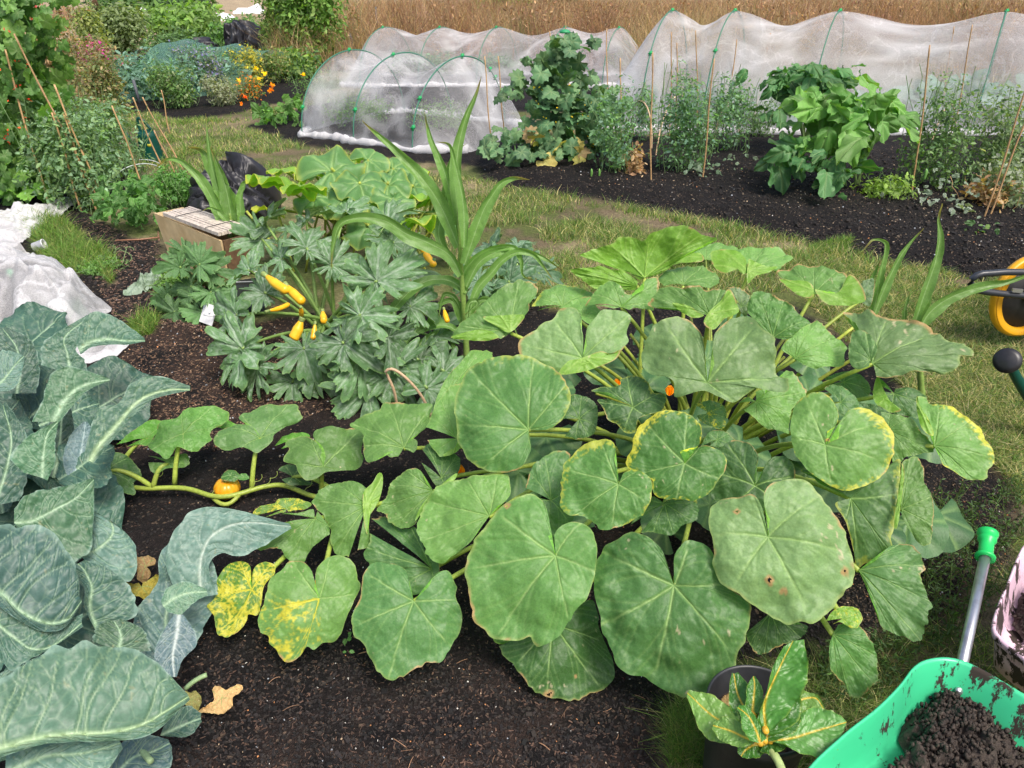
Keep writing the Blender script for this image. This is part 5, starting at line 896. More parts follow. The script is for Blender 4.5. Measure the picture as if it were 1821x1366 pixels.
T = thing('plant_label', 'white plastic plant tag with smudged writing leaning beside the courgette leaves', 'plant tag', P(375, 572, 0)); mb = MB(); a_ = P(355, 572, .03); b_ = P(377, 580, .03); up_ = np.array([.03, .05, .09]); nn_ = unit(np.cross(b_ - a_, up_)) * .004
mb.box([a_, b_, b_ + nn_, a_ + nn_, a_ + up_, b_ + up_, b_ + up_ + nn_, a_ + up_ + nn_]); mb.build('tag', M['paperwhite'], T, smooth=False)
mb = MB()
for k in range(3): mb.tube([a_ + up_ * (.4 + .15 * k) + (b_ - a_) * .25 - nn_ * .6, a_ + up_ * (.45 + .15 * k) + (b_ - a_) * .7 - nn_ * .6], .0012, 4, (.3, .3, .3))
mb.build('writing', M['chips'], T)
T = thing('wire_rack', 'bent white wire frame with dark plastic lying beside the plant tag', 'wire frame', P(400, 530, 0)); mb = MB()
for s_ in ('372,556 378,540 410,498 420,488 470,482', '380,560 385,548 418,502 470,500', '362,560 376,562 400,556 460,558'): q = np.array(pts(s_)); mb.tube(P(q[:, 0], q[:, 1], .09), .0035, 6, (.7, .72, .72))
mb.build('rack_wire', M['stem'], T)
M['darkplastic'] = plain('dark_plastic', (.02, .03, .035), .25)
mb = MB(); q = [P(385, 545, .07), P(415, 500, .08), P(480, 490, .08), P(470, 545, .07)]; mb.box([p - [0, 0, .03] for p in q] + q); mb.build('tray', M['darkplastic'], T, smooth=False)
mb = MB(); mb.tube([P(205, 428, .015), P(250, 426, .02), P(283, 422, .02)], .006, 6, (.30, .15, .09)); mb.tube([P(283, 428, .0), P(281, 412, .03)], .006, 6, (.25, .13, .08)); tag(mb.build('bamboo_stick', M['cane']), 'short brown cane lying flat on the soil left of the wooden box', 'stick')
sheet('withered_leaf', '220,528 230,518 258,500 290,488 295,500 280,512 262,522 240,528', .02, 'grey green withered leaf lying on the woodchip path left of the low courgette', 'withered leaf', .04, 5, .5, plain('withered', (.24, .32, .24), .7, c2=(.10, .16, .09), nscale=18), 24, 9.)
# ------------------------------------------------------------------ net tunnels
def tunnel(label, base, hoops, halfw, H_, axdir, hdir, dens, ends, clips, seed, sag=.13, gath=.5, arcs=64, wr=.012, hang=None):
    """hoops: list of ground centre points (x,y); hdir unit vector across; ends=(extend0, extend1)"""
    T = thing('net_tunnel', label, 'net tunnel', (base[0], base[1], 0)); hd = np.array(hdir); hd = hd / np.linalg.norm(hd); hc = np.array(hoops, float); n = len(hc)
    ax = unit(hc[-1] - hc[0]); seg = []
    U = []
    for i in range(n - 1):
        for t in np.linspace(0, 1, 26, endpoint=False): U.append((hc[i] * (1 - t) + hc[i + 1] * t, sag * (math.sin(math.pi * t) ** 1.7)))
    U.append((hc[-1], 0))
    pre = [(hc[0] - ax * ends[0] * t, None, t) for t in np.linspace(1, 0, 16, endpoint=False)]; post = [(hc[-1] + ax * ends[1] * t, None, t) for t in np.linspace(0, 1, 17)[1:]]
    rows, den = [], []; a_ = np.linspace(0, math.pi, arcs)
    full = [(c_, sg, 0) for c_, sg in U]
    allr = [(c_, 0, t) for c_, _, t in pre] + full + [(c_, 0, t) for c_, _, t in post]
    for k, (c_, sg, e) in enumerate(allr):
        sc = (1 - sg) * (1 - e ** 1.3 * .97); wsc = (1 - sg * .35) * (1 - gath * e); rr = 1.004
        f = fbm(a_ * 1.8 + seed, np.full(arcs, k * .055), seed, 4) - .5; fo = np.clip(1 - np.abs(f) * 7, 0, 1); low = 1 - np.sin(a_)
        x = -np.cos(a_); z = np.sin(a_) ** .92
        p = np.stack([c_[0] + hd[0] * halfw * x * wsc * rr, c_[1] + hd[1] * halfw * x * wsc * rr, H_ * z * sc * rr + .0], -1)
        free = min(1, sg * 12 + e * 4 + .12); nrm_ = np.stack([hd[0] * x, hd[1] * x, z], -1); p = p + nrm_ * ((f * .10 - wr * fo * .5) * free)[:, None]
        skirt = np.clip((low - .86) / .14, 0, 1); p[:, 2] = np.maximum(p[:, 2], .03 + .012 * np.sin(k * .8))
        rows.append(p); den.append(np.clip(dens + .25 * fo * (.3 + free) + .45 * skirt + .25 * e + .25 * (1 - z) * 0, 0, 1))
    G = np.stack(rows); Dn = np.stack(den); mk('netting', G.reshape(-1, 3), gridQ(len(rows), arcs), M['net'], T, np.repeat(Dn.reshape(-1, 1), 3, 1))
    for side in (0, -1):     # gathered hem lying on the ground
        mb = MB(); q = G[:, side].copy(); q[:, 2] = .045; q[:, :2] += hd * (-.03 if side == 0 else .03); q[:, :2] += .03 * np.stack([vn(np.arange(len(q)) * .35, np.zeros(len(q)), seed), vn(np.arange(len(q)) * .35, np.ones(len(q)) * 4, seed)], -1)
        mb.tube(q, .018 + .05 * vn(np.arange(len(q)) * .5, np.zeros(len(q)), seed + 1), 8, (.72, .72, .72)); mb.build('hem', M['white_net'], T)
    for i, c_ in enumerate(hc):
        t = np.linspace(0, math.pi, 40); q = np.stack([c_[0] - hd[0] * halfw * np.cos(t), c_[1] - hd[1] * halfw * np.cos(t), H_ * np.sin(t) ** .92], -1); mb = MB(); mb.tube(q * [1, 1, 1.01], .0072, 7, (.04, .20, .13)); mb.build('hoop', M['paint'], T)
        for a in clips[i]: t = math.radians(a); clip(np.array([c_[0] - hd[0] * halfw * math.cos(t), c_[1] - hd[1] * halfw * math.cos(t), H_ * math.sin(t) ** .92 + .01]), .028, T)
    return T
tunnel('short rounded net tunnel with three green hoops, nearest one on the left of the cucumber', (-1.3, 9.4), [(-1.98, 10.0), (-1.30, 9.60), (-.58, 9.12)], 1.02, .88, (0, 0), (.48, .88), .10, (.16, .55), [(20, 88), (22, 80), (15, 35, 92, 130, 140)], 3, sag=.16, gath=.3)
tunnel('low net tunnel farther back with four hoops behind the short rounded tunnel', (-.6, 14.6), [(-2.25, 14.6), (-1.25, 14.6), (-.25, 14.6), (.95, 14.6), (1.9, 14.5)], .95, .90, (0, 0), (.38, .92), .22, (.5, .6), [(85,), (85,), (85,), (88,), (85,)], 8, sag=.13, gath=.3)
tunnel('long tall net tunnel on the right with sagging white netting over cabbages', (3.5, 10.1), [(1.95, 10.1), (2.68, 10.0), (3.92, 9.95), (5.85, 9.85), (8.0, 9.8)], .80, 1.31, (0, 0), (.52, .85), .23, (.75, .6), [(40, 88), (42, 88), (88,), (88,), (88,)], 15, sag=.12, gath=.25)
T = thing('white_net_scrap', 'white net corner trailing on the soil between cucumber and right tunnel', 'netting', P(1105, 190, 0)); mb = MB(); q = P(np.array([1092, 1100, 1112, 1128]), np.array([178, 190, 200, 214]), .04); mb.tube(crom(q, 12), [.02, .03, .05, .06, .05, .06, .05, .04, .05, .04, .03, .02], 8, (.9, .9, .9)); mb.build('cloth', M['white_net'], T)
# ------------------------------------------------------------------ canes
def cane(px0, py0, px1, py1, label, r=.006, c=(.50, .31, .15), d=None, z1=None):
    b = PD(px0, py0, P(px0, py0, 0)[1] - (.32 if px0 > 700 else .75)) if not (px0 < 175 and py0 > 235) else PD(px0, py0, 5.95); b = b * [1, 1, 0]; e = PD(px1, py1, b[1] + (z1 or 0)); mb = MB(); q = np.linspace(0, 1, 22)[:, None]; rr = r * (1 + .18 * (np.arange(22) % 5 == 0)) * np.linspace(1.05, .85, 22)
    q = b * (1 - q) + e * q + np.array([.006, 0, 0]) * np.sin(q * 7 + px0); mb.tube(q, rr, 7, np.array(c) * random.uniform(.8, 1.15)); return tag(mb.build('bamboo_cane', M['cane']), label, 'cane', 'bamboo canes')
CN = [(1158, 318, 1160, 93, 'straight cane in front of the pea plants, just right of the withered pea stems'), (1104, 272, 1104, 103, 'cane at the left end of the pea row beside the cucumber'), (1080, 190, 1079, 50, 'cane behind the cucumber plant tip'),
 (1192, 240, 1195, 57, 'cane standing in the middle of the pea row, left one of a close pair'), (1203, 240, 1204, 76, 'shorter cane of a close pair in the middle of the pea row'), (1242, 240, 1238, 54, 'upright cane crossing the second hoop of the tall tunnel'),
 (1250, 315, 1270, 104, 'cane leaning slightly right in front of the pea clump'), (1290, 230, 1310, 70, 'cane leaning right behind the bent hoop in the pea row'), (1338, 222, 1370, 59, 'rightmost cane of the pea row, leaning toward the leafy bush'),
 (1625, 342, 1655, 80, 'cane behind the front leafy bush in the right pea plants'), (1672, 225, 1696, 47, 'cane crossing the tall tunnel right of the bent hoop, left one of two'), (1695, 250, 1730, 44, 'tallest cane at the right crossing the tall tunnel'),
 (1752, 382, 1835, 130, 'cane leaning right at the right edge above the dry pea stems'), (1760, 378, 1850, 150, 'second leaning cane at the right edge of the photo'),
 (875, 262, 861, 100, 'cane left of the cucumber in front of the short tunnel, left one of two'), (900, 258, 885, 100, 'cane left of the cucumber in front of the short tunnel, right one of two'), (995, 222, 977, 55, 'cane rising in front of the cucumber leaves to its tip'), (1020, 235, 1000, -20, 'cane behind the cucumber rising out of the picture'),
 (57, 268, 8, 88, 'thick cane leaning in the bean plants at the far left'), (150, 240, 25, 60, 'long cane slanting right through the bean plants'), (170, 290, 95, 150, 'cane slanting through the pea foliage below the red flowers'), (110, 250, 93, 200, 'short cane beside the bean leaves'), (140, 262, 112, 202, 'short slanting cane among the left peas'),
 (255, 320, 200, 188, 'cane leaning left behind the leafy clump left of the watering can'), (290, 288, 235, 173, 'cane crossing in front of the green watering can'), (320, 275, 253, 173, 'cane just right of the green watering can'), (325, 320, 275, 232, 'short cane beside the parsley'), (298, 220, 287, 160, 'thin cane on the grass near the flower bed'), (178, 225, 155, 178, 'short cane beside the white bottle'),
 (142, 160, 88, -10, 'far cane behind the beans, left'), (150, 170, 110, 0, 'far cane in the dry plants near the pink flowers'), (160, 130, 100, -20, 'slender far cane beside the pink flowers'),
 (460, 90, 434, 22, 'cane in the far bean patch, left'), (503, 95, 465, -10, 'cane slanting through the far green plants'), (565, 100, 557, -10, 'cane in the tall bean frame left of the short tunnel'), (610, 95, 575, -10, 'slanting cane in the tall bean frame left of the short tunnel'), (630, 80, 590, -10, 'rightmost cane of the tall bean frame')]
for c_ in CN: cane(*c_[:5], r=.0075 if c_[1] < 200 or c_[0] < 200 else .0068)
hoop('bent wooden hoop farthest left in the pea row', (1112, 255, 0), (1158, 275, 0), (1142, 180), .007)
hoop('tall bent wooden hoop in the middle of the pea row', (1165, 290, 0), (1220, 250, 0), (1205, 170), .007)
hoop('bent wooden hoop at the right end of the pea row', (1268, 262, 0), (1312, 250, 0), (1294, 177), .007)
hoop('bent wooden hoop in front of the tall tunnel at the right', (1655, 260, 0), (1688, 250, 0), (1678, 186), .008)
hoop('thick pale bent hoop at the right edge over the dry pea stems', (1762, 340, 0), (1900, 330, 0), (1830, 185), .010, c=(.62, .50, .40))
hoop('pale curved wire hoop above the pea and bean seedlings, larger', (197, 345, 0), (300, 320, 0), (238, 293), .004, 'wire hoop', 'wire hoops at the left', (.55, .6, .6), 'wire_hoop')
hoop('pale curved wire hoop above the pea and bean seedlings, rear one', (180, 320, 0), (290, 300, 0), (225, 286), .004, 'wire hoop', 'wire hoops at the left', (.55, .6, .6), 'wire_hoop')
# ------------------------------------------------------------------ cucumber tent, peas, leafy bushes
def zat(px, py, d): return PD(px, py, d)
def leafyplant(name, label, cat, base, leaves, kind, cols, size, group=None, mat='small', variants=4, up=.5, droop=-.5, face=-.5, ns=34, nr=6, stem=None, jit=.06, tv=.8):
    """leaves: list of (px,py,dist,n,spread px)"""
    b = P(*base, 0); T = thing(name, label, cat, b, group); mb = MB()
    for (px, py, d, n, sx, sy) in leaves:
        x = px + rng.normal(size=n) * sx; y = py + rng.normal(size=n) * sy; dd = d + rng.normal(size=n) * .14; p = PD(x, y, dd); p[:, 2] = np.maximum(p[:, 2], .03)
        nrm = rng.normal(size=(n, 3)) * .42 + np.array([0, face, up]); tip = rng.normal(size=(n, 3)) * .8 + np.array([0, -.2, droop]); tip[:, 0] += (x - base[0]) * .006
        for v in range(variants):
            k = np.arange(n) % variants == v
            if k.any():
                v0, q0, ve, rh = template(kind, v * 5 + 1, ns, nr); V, Q, C = scatter_leaves(p[k], nrm[k], tip[k], size * rng.uniform(.6, 1.25, k.sum()), palette(k.sum(), cols, .18), (v0, q0), ve * tv); mb.add(V, Q, None, C)
    o = mb.build('foliage', M[mat], T)
    if stem: mb = MB(); [mb.tube(bez(b + [s[0], s[1], 0], (b + e) / 2 + [s[0], 0, .05], e, 8), s[2], 6, (.16, .25, .08)) for s, e in stem]; mb.build('stems', M['stem'], T)
    return T
GCU = [(.07, .17, .075), (.09, .20, .085), (.06, .14, .06), (.11, .22, .09)]
d0 = P(1000, 285)[1]
cu = leafyplant('cucumber_plant', 'tall cucumber plant climbing a cane wigwam in front of the net tunnels', 'cucumber plant', (1000, 285), [(1000, 85, d0, 20, 16, 12), (985, 110, d0, 26, 24, 16), (1010, 140, d0, 30, 32, 18), (980, 180, d0, 40, 34, 20), (1030, 190, d0, 38, 34, 22), (1000, 230, d0 - .1, 50, 46, 20), (940, 255, d0 - .3, 28, 34, 14), (1060, 240, d0 - .1, 28, 28, 20), (900, 270, d0 - .5, 16, 28, 12), (990, 270, d0 - .4, 22, 34, 10), (915, 165, d0, 9, 12, 16), (1090, 190, d0, 10, 14, 16), (1040, 75, d0, 6, 10, 6)], 'cucumber', GCU, .105, mat='courgette')
mb = MB(); n = 34; p = PD(rng.normal(1000, 34, n), rng.uniform(150, 270, n), np.full(n, d0 - .25)); V, Q, C = scatter_leaves(p, rdir(n, 1), rdir(n), .028, palette(n, [(.85, .6, .02)], .1)); mb.add(V, Q, None, C); tag(mb.build('flowers', M['small'], cu), kind='stuff')
leafyplant('withered_leaf', 'yellow and brown withered cucumber leaves at the foot of the climbing cucumber', 'withered leaves', (975, 290), [(972, 290, d0 - .5, 2, 8, 5), (1028, 275, d0 - .45, 3, 7, 9), (950, 245, d0 - .4, 3, 12, 3), (1010, 255, d0 - .4, 2, 8, 4)], 'cucumber', [(.42, .35, .10), (.40, .28, .14), (.5, .45, .12)], .12, mat='dry', up=.3)
T = thing('cane_topper', 'green plastic cap joining the canes above the cucumber', 'cane cap', PD(1005, 55, d0)); mb = MB(); c_ = PD(1005, 57, d0); lathe(mb, c_ - [0, 0, .01], [(0, 0), (.05, 0), (.055, .012), (.03, .03), (0, .035)], c=(.03, .3, .12)); mb.build('cap', M['paint'], T)
PG = [(.12, .24, .11), (.16, .30, .15), (.09, .19, .08), (.14, .26, .18), (.12, .26, .07)]
def peas(label, px, py, w, h, n=900, cols=PG, size=.03, grp='pea plants', name='pea_plant', cat='pea plant', stemc=(.16, .26, .10), dep=.35, T=None, wob=.9, strays=True):
    b = P(px, py, 0); t = b[1] / (FPX) * 1.12; W = w * t / 2; Hh = h * t * 1.06; th_ = thing(name, label, cat, b, grp); k = max(3, int(5 * w / 80))
    bl = [((b[0] + rng.uniform(-1, 1) * W * .55, b[1] + rng.uniform(-.2, .5) * dep, Hh * rng.uniform(.25, .78)), (W * rng.uniform(.35, .6), dep * .6, Hh * rng.uniform(.22, .36))) for _ in range(k * 2)] + [((b[0], b[1] + .1, Hh * .3), (W * .85, dep * .7, Hh * .32))]
    o = cloud('foliage', int(n * 1.25), bl, size, cols, parent=th_, clump=3, T=T, sj=.45, droop=.0)
    mb = MB()
    for i in range(int(18 * w / 80) + 6): a = b + [rng.uniform(-.6, .6) * W, rng.uniform(-.1, .3), .0]; e = a + [rng.normal() * W * .35, rng.normal() * .1, Hh * rng.uniform(.5, 1.08)]; q = bez(a, (a + e) / 2 + rng.normal(size=3) * .07, e, 12) + rng.normal(size=(12, 3)) * .006; mb.tube(q, .0028, 4, stemc, False)
    mb.build('stems', M['stem'], th_); return th_
peas('pea plant clump with hanging pods beside the cucumber', 1090, 318, 80, 130, 1500)
peas('pea plants behind the leftmost bent hoop', 1140, 262, 60, 85, 800)
peas('dense pea plant clump around the tall bent hoop in the pea row', 1215, 318, 120, 150, 2600)
peas('pea plants under the right bent hoop of the pea row', 1290, 282, 110, 110, 1900)
peas('pea plants between the pea row and the leafy bush', 1350, 250, 70, 60, 700, [(.09, .18, .06), (.12, .22, .09)])
peas('dried brown pea stems on the soil under the pea plants', 1125, 318, 36, 46, 260, [(.38, .24, .12), (.45, .32, .18), (.3, .17, .09)], .04, None, 'dried_pea_stems', 'dry stems', (.45, .28, .14))
peas('thin pea plant climbing the cane right of the leafy bushes', 1640, 350, 110, 170, 2200, [(.12, .22, .07), (.09, .18, .07), (.15, .25, .09)])
peas('tangled pea plants at the far right in front of the tunnel', 1755, 345, 130, 150, 2400, [(.12, .22, .07), (.16, .24, .12), (.18, .26, .10)])
peas('pea plants at the right edge with fading grey leaves', 1790, 385, 90, 90, 900, [(.20, .27, .16), (.26, .30, .22), (.16, .22, .10)], .035)
peas('straw coloured dead pea stems around the leaning canes at the right', 1760, 382, 70, 60, 420, [(.45, .30, .15), (.52, .40, .22), (.35, .20, .10)], .045, None, 'dried_pea_stems', 'dry stems', (.48, .30, .15))
peas('low yellow green bean seedlings in front of the leafy bush', 1575, 365, 90, 40, 420, [(.20, .32, .06), (.16, .27, .05)], .04, None, 'bean_seedling', 'seedlings')
SL = [(.26, .32, .26), (.20, .27, .20), (.30, .35, .30)]
leafyplant('mildewed_plant', 'silvery mildewed leaves at the foot of the right pea plants', 'plant', (1650, 375), [(1650, 350, P(1650, 378)[1], 26, 26, 12), (1710, 375, P(1700, 400)[1], 18, 16, 12), (1690, 330, P(1690, 378)[1] + .1, 16, 22, 10)], 'ovate', SL, .06, up=.6)
leafyplant('mildewed_plant', 'grey green pea leaves at the foot of the left pea clump', 'plant', (1270, 325), [(1265, 300, P(1270, 325)[1], 26, 26, 11), (1310, 285, P(1310, 300)[1], 18, 20, 9), (1230, 300, P(1230, 320)[1], 10, 10, 8)], 'ovate', [(.13, .21, .14), (.2, .27, .2)], .055, up=.6)
leafyplant('pea_seedling', 'low sprawling pea shoot with pods on the soil below the dead stems', 'pea plant', (1740, 415), [(1740, 405, P(1740, 418)[1], 22, 24, 8)], 'ovate', [(.09, .2, .07), (.14, .26, .08)], .06, up=.6)
mb = MB()
for x0, y0 in ((1052, 300), (1066, 300), (1088, 210), (1730, 412), (1755, 415), (1648, 300)): a = zat(x0, y0, P(x0, 322 if x0 < 1200 else 400)[1] - .1); mb.tube(bez(a, a + [.005, 0, -.04], a + [.0, 0, -.085], 8), [.003, .009, .011, .011, .011, .010, .008, .002], 7, (.14, .32, .07))
tag(mb.build('pea_pods', M['stem']), 'green pea pods hanging in the pea plants', 'pea pods', kind='stuff')
PB = [(.07, .19, .06), (.085, .22, .075), (.05, .15, .05)]; PB2 = [(.12, .28, .06), (.15, .32, .07), (.10, .24, .05)]
d1 = P(1430, 280)[1]; b1 = P(1430, 280)
leafyplant('pepper_bush', 'tall dark leafy bush with bare stems and an umbrella of drooping leaves', 'leafy bush', (1430, 280), [(1440, 128, d1, 50, 38, 7), (1385, 150, d1, 12, 12, 7), (1485, 145, d1, 20, 18, 10), (1400, 165, d1, 10, 22, 10), (1385, 190, d1, 6, 12, 8), (1400, 222, d1, 5, 12, 6), (1440, 150, d1, 10, 40, 8)], 'ovate', PB, .19, 'leafy bushes in the far bed', up=.7, droop=-.75, stem=[((rng.normal() * .03, rng.normal() * .03, .012), PD(1440 + dx, 150, d1)) for dx in (-40, -25, -10, 0, 12, 25, 40)])
d2 = P(1520, 345)[1]
leafyplant('pepper_bush', 'wide bright leafy bush with big pointed leaves in front of the tall dark bush', 'leafy bush', (1520, 345), [(1500, 178, d2, 18, 34, 7), (1560, 180, d2, 12, 22, 10), (1530, 200, d2 - .1, 20, 38, 12), (1440, 205, d2 + .1, 5, 14, 12), (1520, 240, d2 - .1, 16, 32, 16), (1480, 255, d2, 8, 22, 12), (1495, 215, d2 - .1, 4, 16, 8), (1590, 205, d2, 5, 10, 12)], 'ovate', PB2, .25, 'leafy bushes in the far bed', up=.6, droop=-.7, stem=[((rng.normal() * .04, rng.normal() * .03, .010), PD(1520 + dx, 200, d2)) for dx in (-40, -15, 5, 25, 50)])
d3 = P(1470, 355)[1]
leafyplant('pepper_bush', 'low leafy bush with drooping toothed leaves nearest the front of the dark bed', 'leafy bush', (1480, 352), [(1405, 270, d3, 9, 18, 9), (1440, 275, d3, 7, 20, 8), (1475, 300, d3 - .1, 14, 22, 12), (1500, 285, d3, 5, 16, 12), (1385, 290, d3, 3, 8, 8), (1478, 340, d3 - .1, 2, 5, 5)], 'ovate', PB, .22, 'leafy bushes in the far bed', up=.7, droop=-.7, stem=[((0, 0, .009), PD(1440, 290, d3)), ((0, 0, .009), PD(1490, 300, d3))])
leafyplant('seedling', 'tiny seedling alone on the dark soil left of the low bush', 'seedling', (1316, 310), [(1316, 306, P(1316, 312)[1], 7, 4, 2)], 'ovate', PB2, .03, up=.8)
leafyplant('weed_seedling', 'small bright green seedling on the soil below the vine leaves', 'seedling', (622, 1162), [(622, 1156, P(622, 1164)[1], 6, 4, 3)], 'ovate', [(.07, .2, .04)], .016, up=.9)
KB = [(.16, .28, .22), (.13, .24, .20), (.20, .32, .27), (.11, .2, .15)]
for i, (px, py, d, lab) in enumerate(((1260, 190, 10.3, 'cabbage under the tall tunnel near its left end'), (1330, 195, 10.3, 'cabbage under the tall tunnel beside the second hoop'), (1400, 190, 10.2, 'cabbage under the tall tunnel left of the tall dark bush'), (1570, 185, 10.0, 'cabbage under the tall tunnel behind the bright leafy bush'), (1640, 180, 10.0, 'cabbage under the tall tunnel left of the right bent hoop'), (1710, 170, 9.9, 'largest cabbage under the tall tunnel right of the tallest cane'), (1780, 180, 9.9, 'cabbage under the tall tunnel at the right edge'), (1130, 190, 10.6, 'cabbage at the open left end of the tall tunnel'))):
    b_ = P(px, 232); T_ = leafyplant('cabbage', lab, 'cabbage', (px, 236), [(px, py, d, 16, 22, 14), (px, py + 20, d, 10, 24, 8)], 'round', KB, .17, 'cabbages under the tall tunnel', up=.6, ns=26, nr=5)
for i, (px, py, w_, n, lab) in enumerate(((640, 228, 130, 2600, 'feathery carrot tops under the left half of the short net tunnel'), (780, 235, 120, 1800, 'feathery carrot tops under the right half of the short net tunnel'), (560, 180, 90, 1400, 'pale green seedlings behind the first hoop of the short tunnel'))):
    peas(lab, px, py, w_, 46, n, [(.10, .22, .06), (.14, .27, .08)], .018, 'carrots under the short tunnel', 'carrot_row', 'carrots')
for i, (px, w_, lab) in enumerate(((770, 110, 'leafy greens under the left part of the low far tunnel'), (880, 90, 'leafy greens under the middle of the low far tunnel'), (720, 60, 'leafy greens at the left end of the low far tunnel'))):
    peas(lab, px, 138, w_, 34, 900, [(.10, .2, .09), (.13, .24, .13)], .06, 'greens under the far tunnel', 'salad_row', 'leafy greens')
# ------------------------------------------------------------------ left: runner beans, peas, chard, parsley
db = P(50, 360)[1]; RB = [(.09, .21, .045), (.12, .26, .055), (.16, .31, .06), (.065, .15, .04)]
rb = leafyplant('runner_bean_plant', 'tall runner beans with small red flowers climbing canes at the far left', 'runner beans', (45, 360), [(20, y, db, 42, 46, 16) for y in range(-20, 330, 22)] + [(75, y, db + .1, 16, 26, 14) for y in range(110, 330, 24)] + [(30, 340, db - .1, 26, 34, 8), (-60, 150, db, 60, 30, 90)], 'cucumber', RB, .075, up=.2, face=-.8, ns=26, nr=5)
mb = MB(); n = 12; p = PD(rng.normal(28, 30, n), rng.uniform(15, 260, n), np.full(n, db - .25)); V, Q, C = scatter_leaves(np.repeat(p, 3, 0) + rng.normal(size=(n * 3, 3)) * .012, rdir(n * 3), rdir(n * 3), .026, palette(n * 3, [(.62, .05, .03), (.7, .10, .05)], .2)); mb.add(V, Q, None, C); tag(mb.build('flowers', M['small'], rb), kind='stuff')
leafyplant('bean_plant', 'bright green runner bean leaves near the ground at the far left', 'bean plant', (45, 355), [(50, 330, db - .1, 20, 26, 14), (20, 345, db - .2, 8, 14, 6)], 'cucumber', [(.12, .28, .04), (.15, .32, .05)], .09, up=.5)
PL = [(.17, .29, .15), (.22, .35, .2), (.12, .22, .10), (.19, .3, .12)]
peas('grey-green pea thicket between the beans and the leafy clump', 140, 375, 170, 160, 5200, PL, .034, 'pea plants')
peas('pea shoots climbing behind the bent wires at the left', 200, 330, 130, 120, 3000, PL, .034, 'pea plants')
peas('dense climbing beans behind the left pea thicket', 120, 290, 150, 110, 2800, [(.10, .2, .05), (.13, .24, .06)], .045, None, 'bean_plant', 'bean plant')
leafyplant('chard_plant', 'dark green leafy clump on the black soil left of the wooden box', 'leafy clump', (235, 410), [(235, 340, P(235, 405)[1], 60, 26, 16), (205, 370, P(235, 405)[1] - .05, 46, 22, 14), (255, 375, P(235, 405)[1], 44, 20, 14), (235, 325, P(235, 405)[1], 14, 12, 6)], 'ovate', [(.06, .17, .035), (.08, .21, .045), (.10, .25, .05)], .085, up=.4)
peas('parsley clump with fine curly leaves behind the wooden box', 315, 372, 75, 60, 3200, [(.10, .24, .05), (.13, .29, .07)], .022, None, 'parsley_plant', 'parsley', dep=.2)
peas('small weeds and herbs growing around the low courgette', 305, 520, 60, 34, 1200, [(.12, .24, .05), (.15, .28, .06)], .018, None, 'weed_clump', 'weeds', dep=.15)
peas('leafy weed clump on the soil beside the grass patch', 175, 485, 70, 16, 700, [(.12, .25, .06), (.15, .3, .08)], .016, None, 'weed_clump', 'weeds', dep=.2)
# watering can
M['can'] = plain('green_can_plastic', (.0, .055, .038), .35, spec=.5)
T = thing('watering_can', 'dark green plastic watering can standing on the grass behind the canes', 'watering can', P(272, 285, 0)); c_ = P(272, 285, 0); mb = MB(); hgt = .40
lathe(mb, c_, [(0, 0), (.115, 0), (.12, .02)] + [(.12 - .012 * (i % 2) - .02 * i / 8, .03 + i * .026) for i in range(9)] + [(.085, .28), (.06, .30), (.055, .285), (0, .28)]); mb.build('body', M['can'], T)
mb = MB(); mb.tube(bez(c_ + [-.06, 0, .27], c_ + [-.11, .02, .55], c_ + [.06, 0, .29], 16), .014, 9); mb.build('handle', M['can'], T)
mb = MB(); mb.tube([c_ + [-.09, 0, .05], c_ + [-.17, -.03, .2], c_ + [-.21, -.05, .34]], [.025, .016, .012], 9); mb.build('spout', M['can'], T)
mb = MB(); lathe(mb, c_ + np.array([.04, -.09, .17]), [(0, 0), (.02, 0), (.02, .004), (0, .004)], (.4, -1, 0), c=(.6, .55, .05)); mb.build('sticker', M['paint'], T)
# white bottle upside-down on a cane
c_ = PD(176, 226, P(176, 262)[1]); T = thing('plastic_bottle', 'small white plastic bottle upside down on a cane among the left peas', 'bottle', c_); mb = MB(); lathe(mb, c_, [(0, 0), (.018, 0), (.018, .02), (.035, .04), (.037, .13), (.033, .14), (0, .145)]); mb.build('bottle_body', M['paperwhite'], T)
# ------------------------------------------------------------------ netted kale cage, flower bed, far plots
KL = [(.14, .27, .20), (.18, .32, .25), (.10, .2, .14)]
peas('blue-green kale growing under the sagging green net', 270, 178, 150, 62, 2600, KL, .07, None, 'kale_plants', 'kale', dep=.8)
peas('blue-green kale at the right end of the sagging green net', 370, 165, 120, 60, 1600, KL, .07, None, 'kale_plants', 'kale', dep=.8)
M['gnet'] = netmat('green_net', (.20, .40, .33), streak=.08)
poly = None
x = np.linspace(0, 1, 60)[:, None]; y = np.linspace(0, 1, 40)[None]
pA, pB = P(186, 190), P(440, 165); u3 = (pB - pA); bk = np.array([.3, 2.4, 0]); hh = .92 * np.sin(np.pi * np.clip(y * 1.02, 0, 1)) ** .7 * np.clip(x * 6, 0, 1) ** .7 * (1 - .12 * np.abs(np.sin(x * 9))) * (1 - .35 * x)
V = pA + x[..., None] * u3 + y[..., None] * bk + hh[..., None] * UP + .04 * (fbm(x * 9, y * 6, 5) - .5)[..., None]; T = thing('net_cage', 'low cage of sagging dark green net over kale on dark posts', 'net cage', pA)
mk('netting', V.reshape(-1, 3), gridQ(60, 40), M['gnet'], T, np.full((2400, 3), .42))
M['post'] = plain('grey_posts', (.10, .11, .13), .7, noise=.2)
for px0, py0, px1, py1 in ((222, 182, 216, 135), (250, 190, 237, 142), (320, 150, 315, 112), (342, 145, 338, 108)):
    a = P(px0, py0); b = PD(px1, py1, a[1]); mb = MB(); mb.tube([a, b], .022, 6); mb.build('post', M['post'], T)
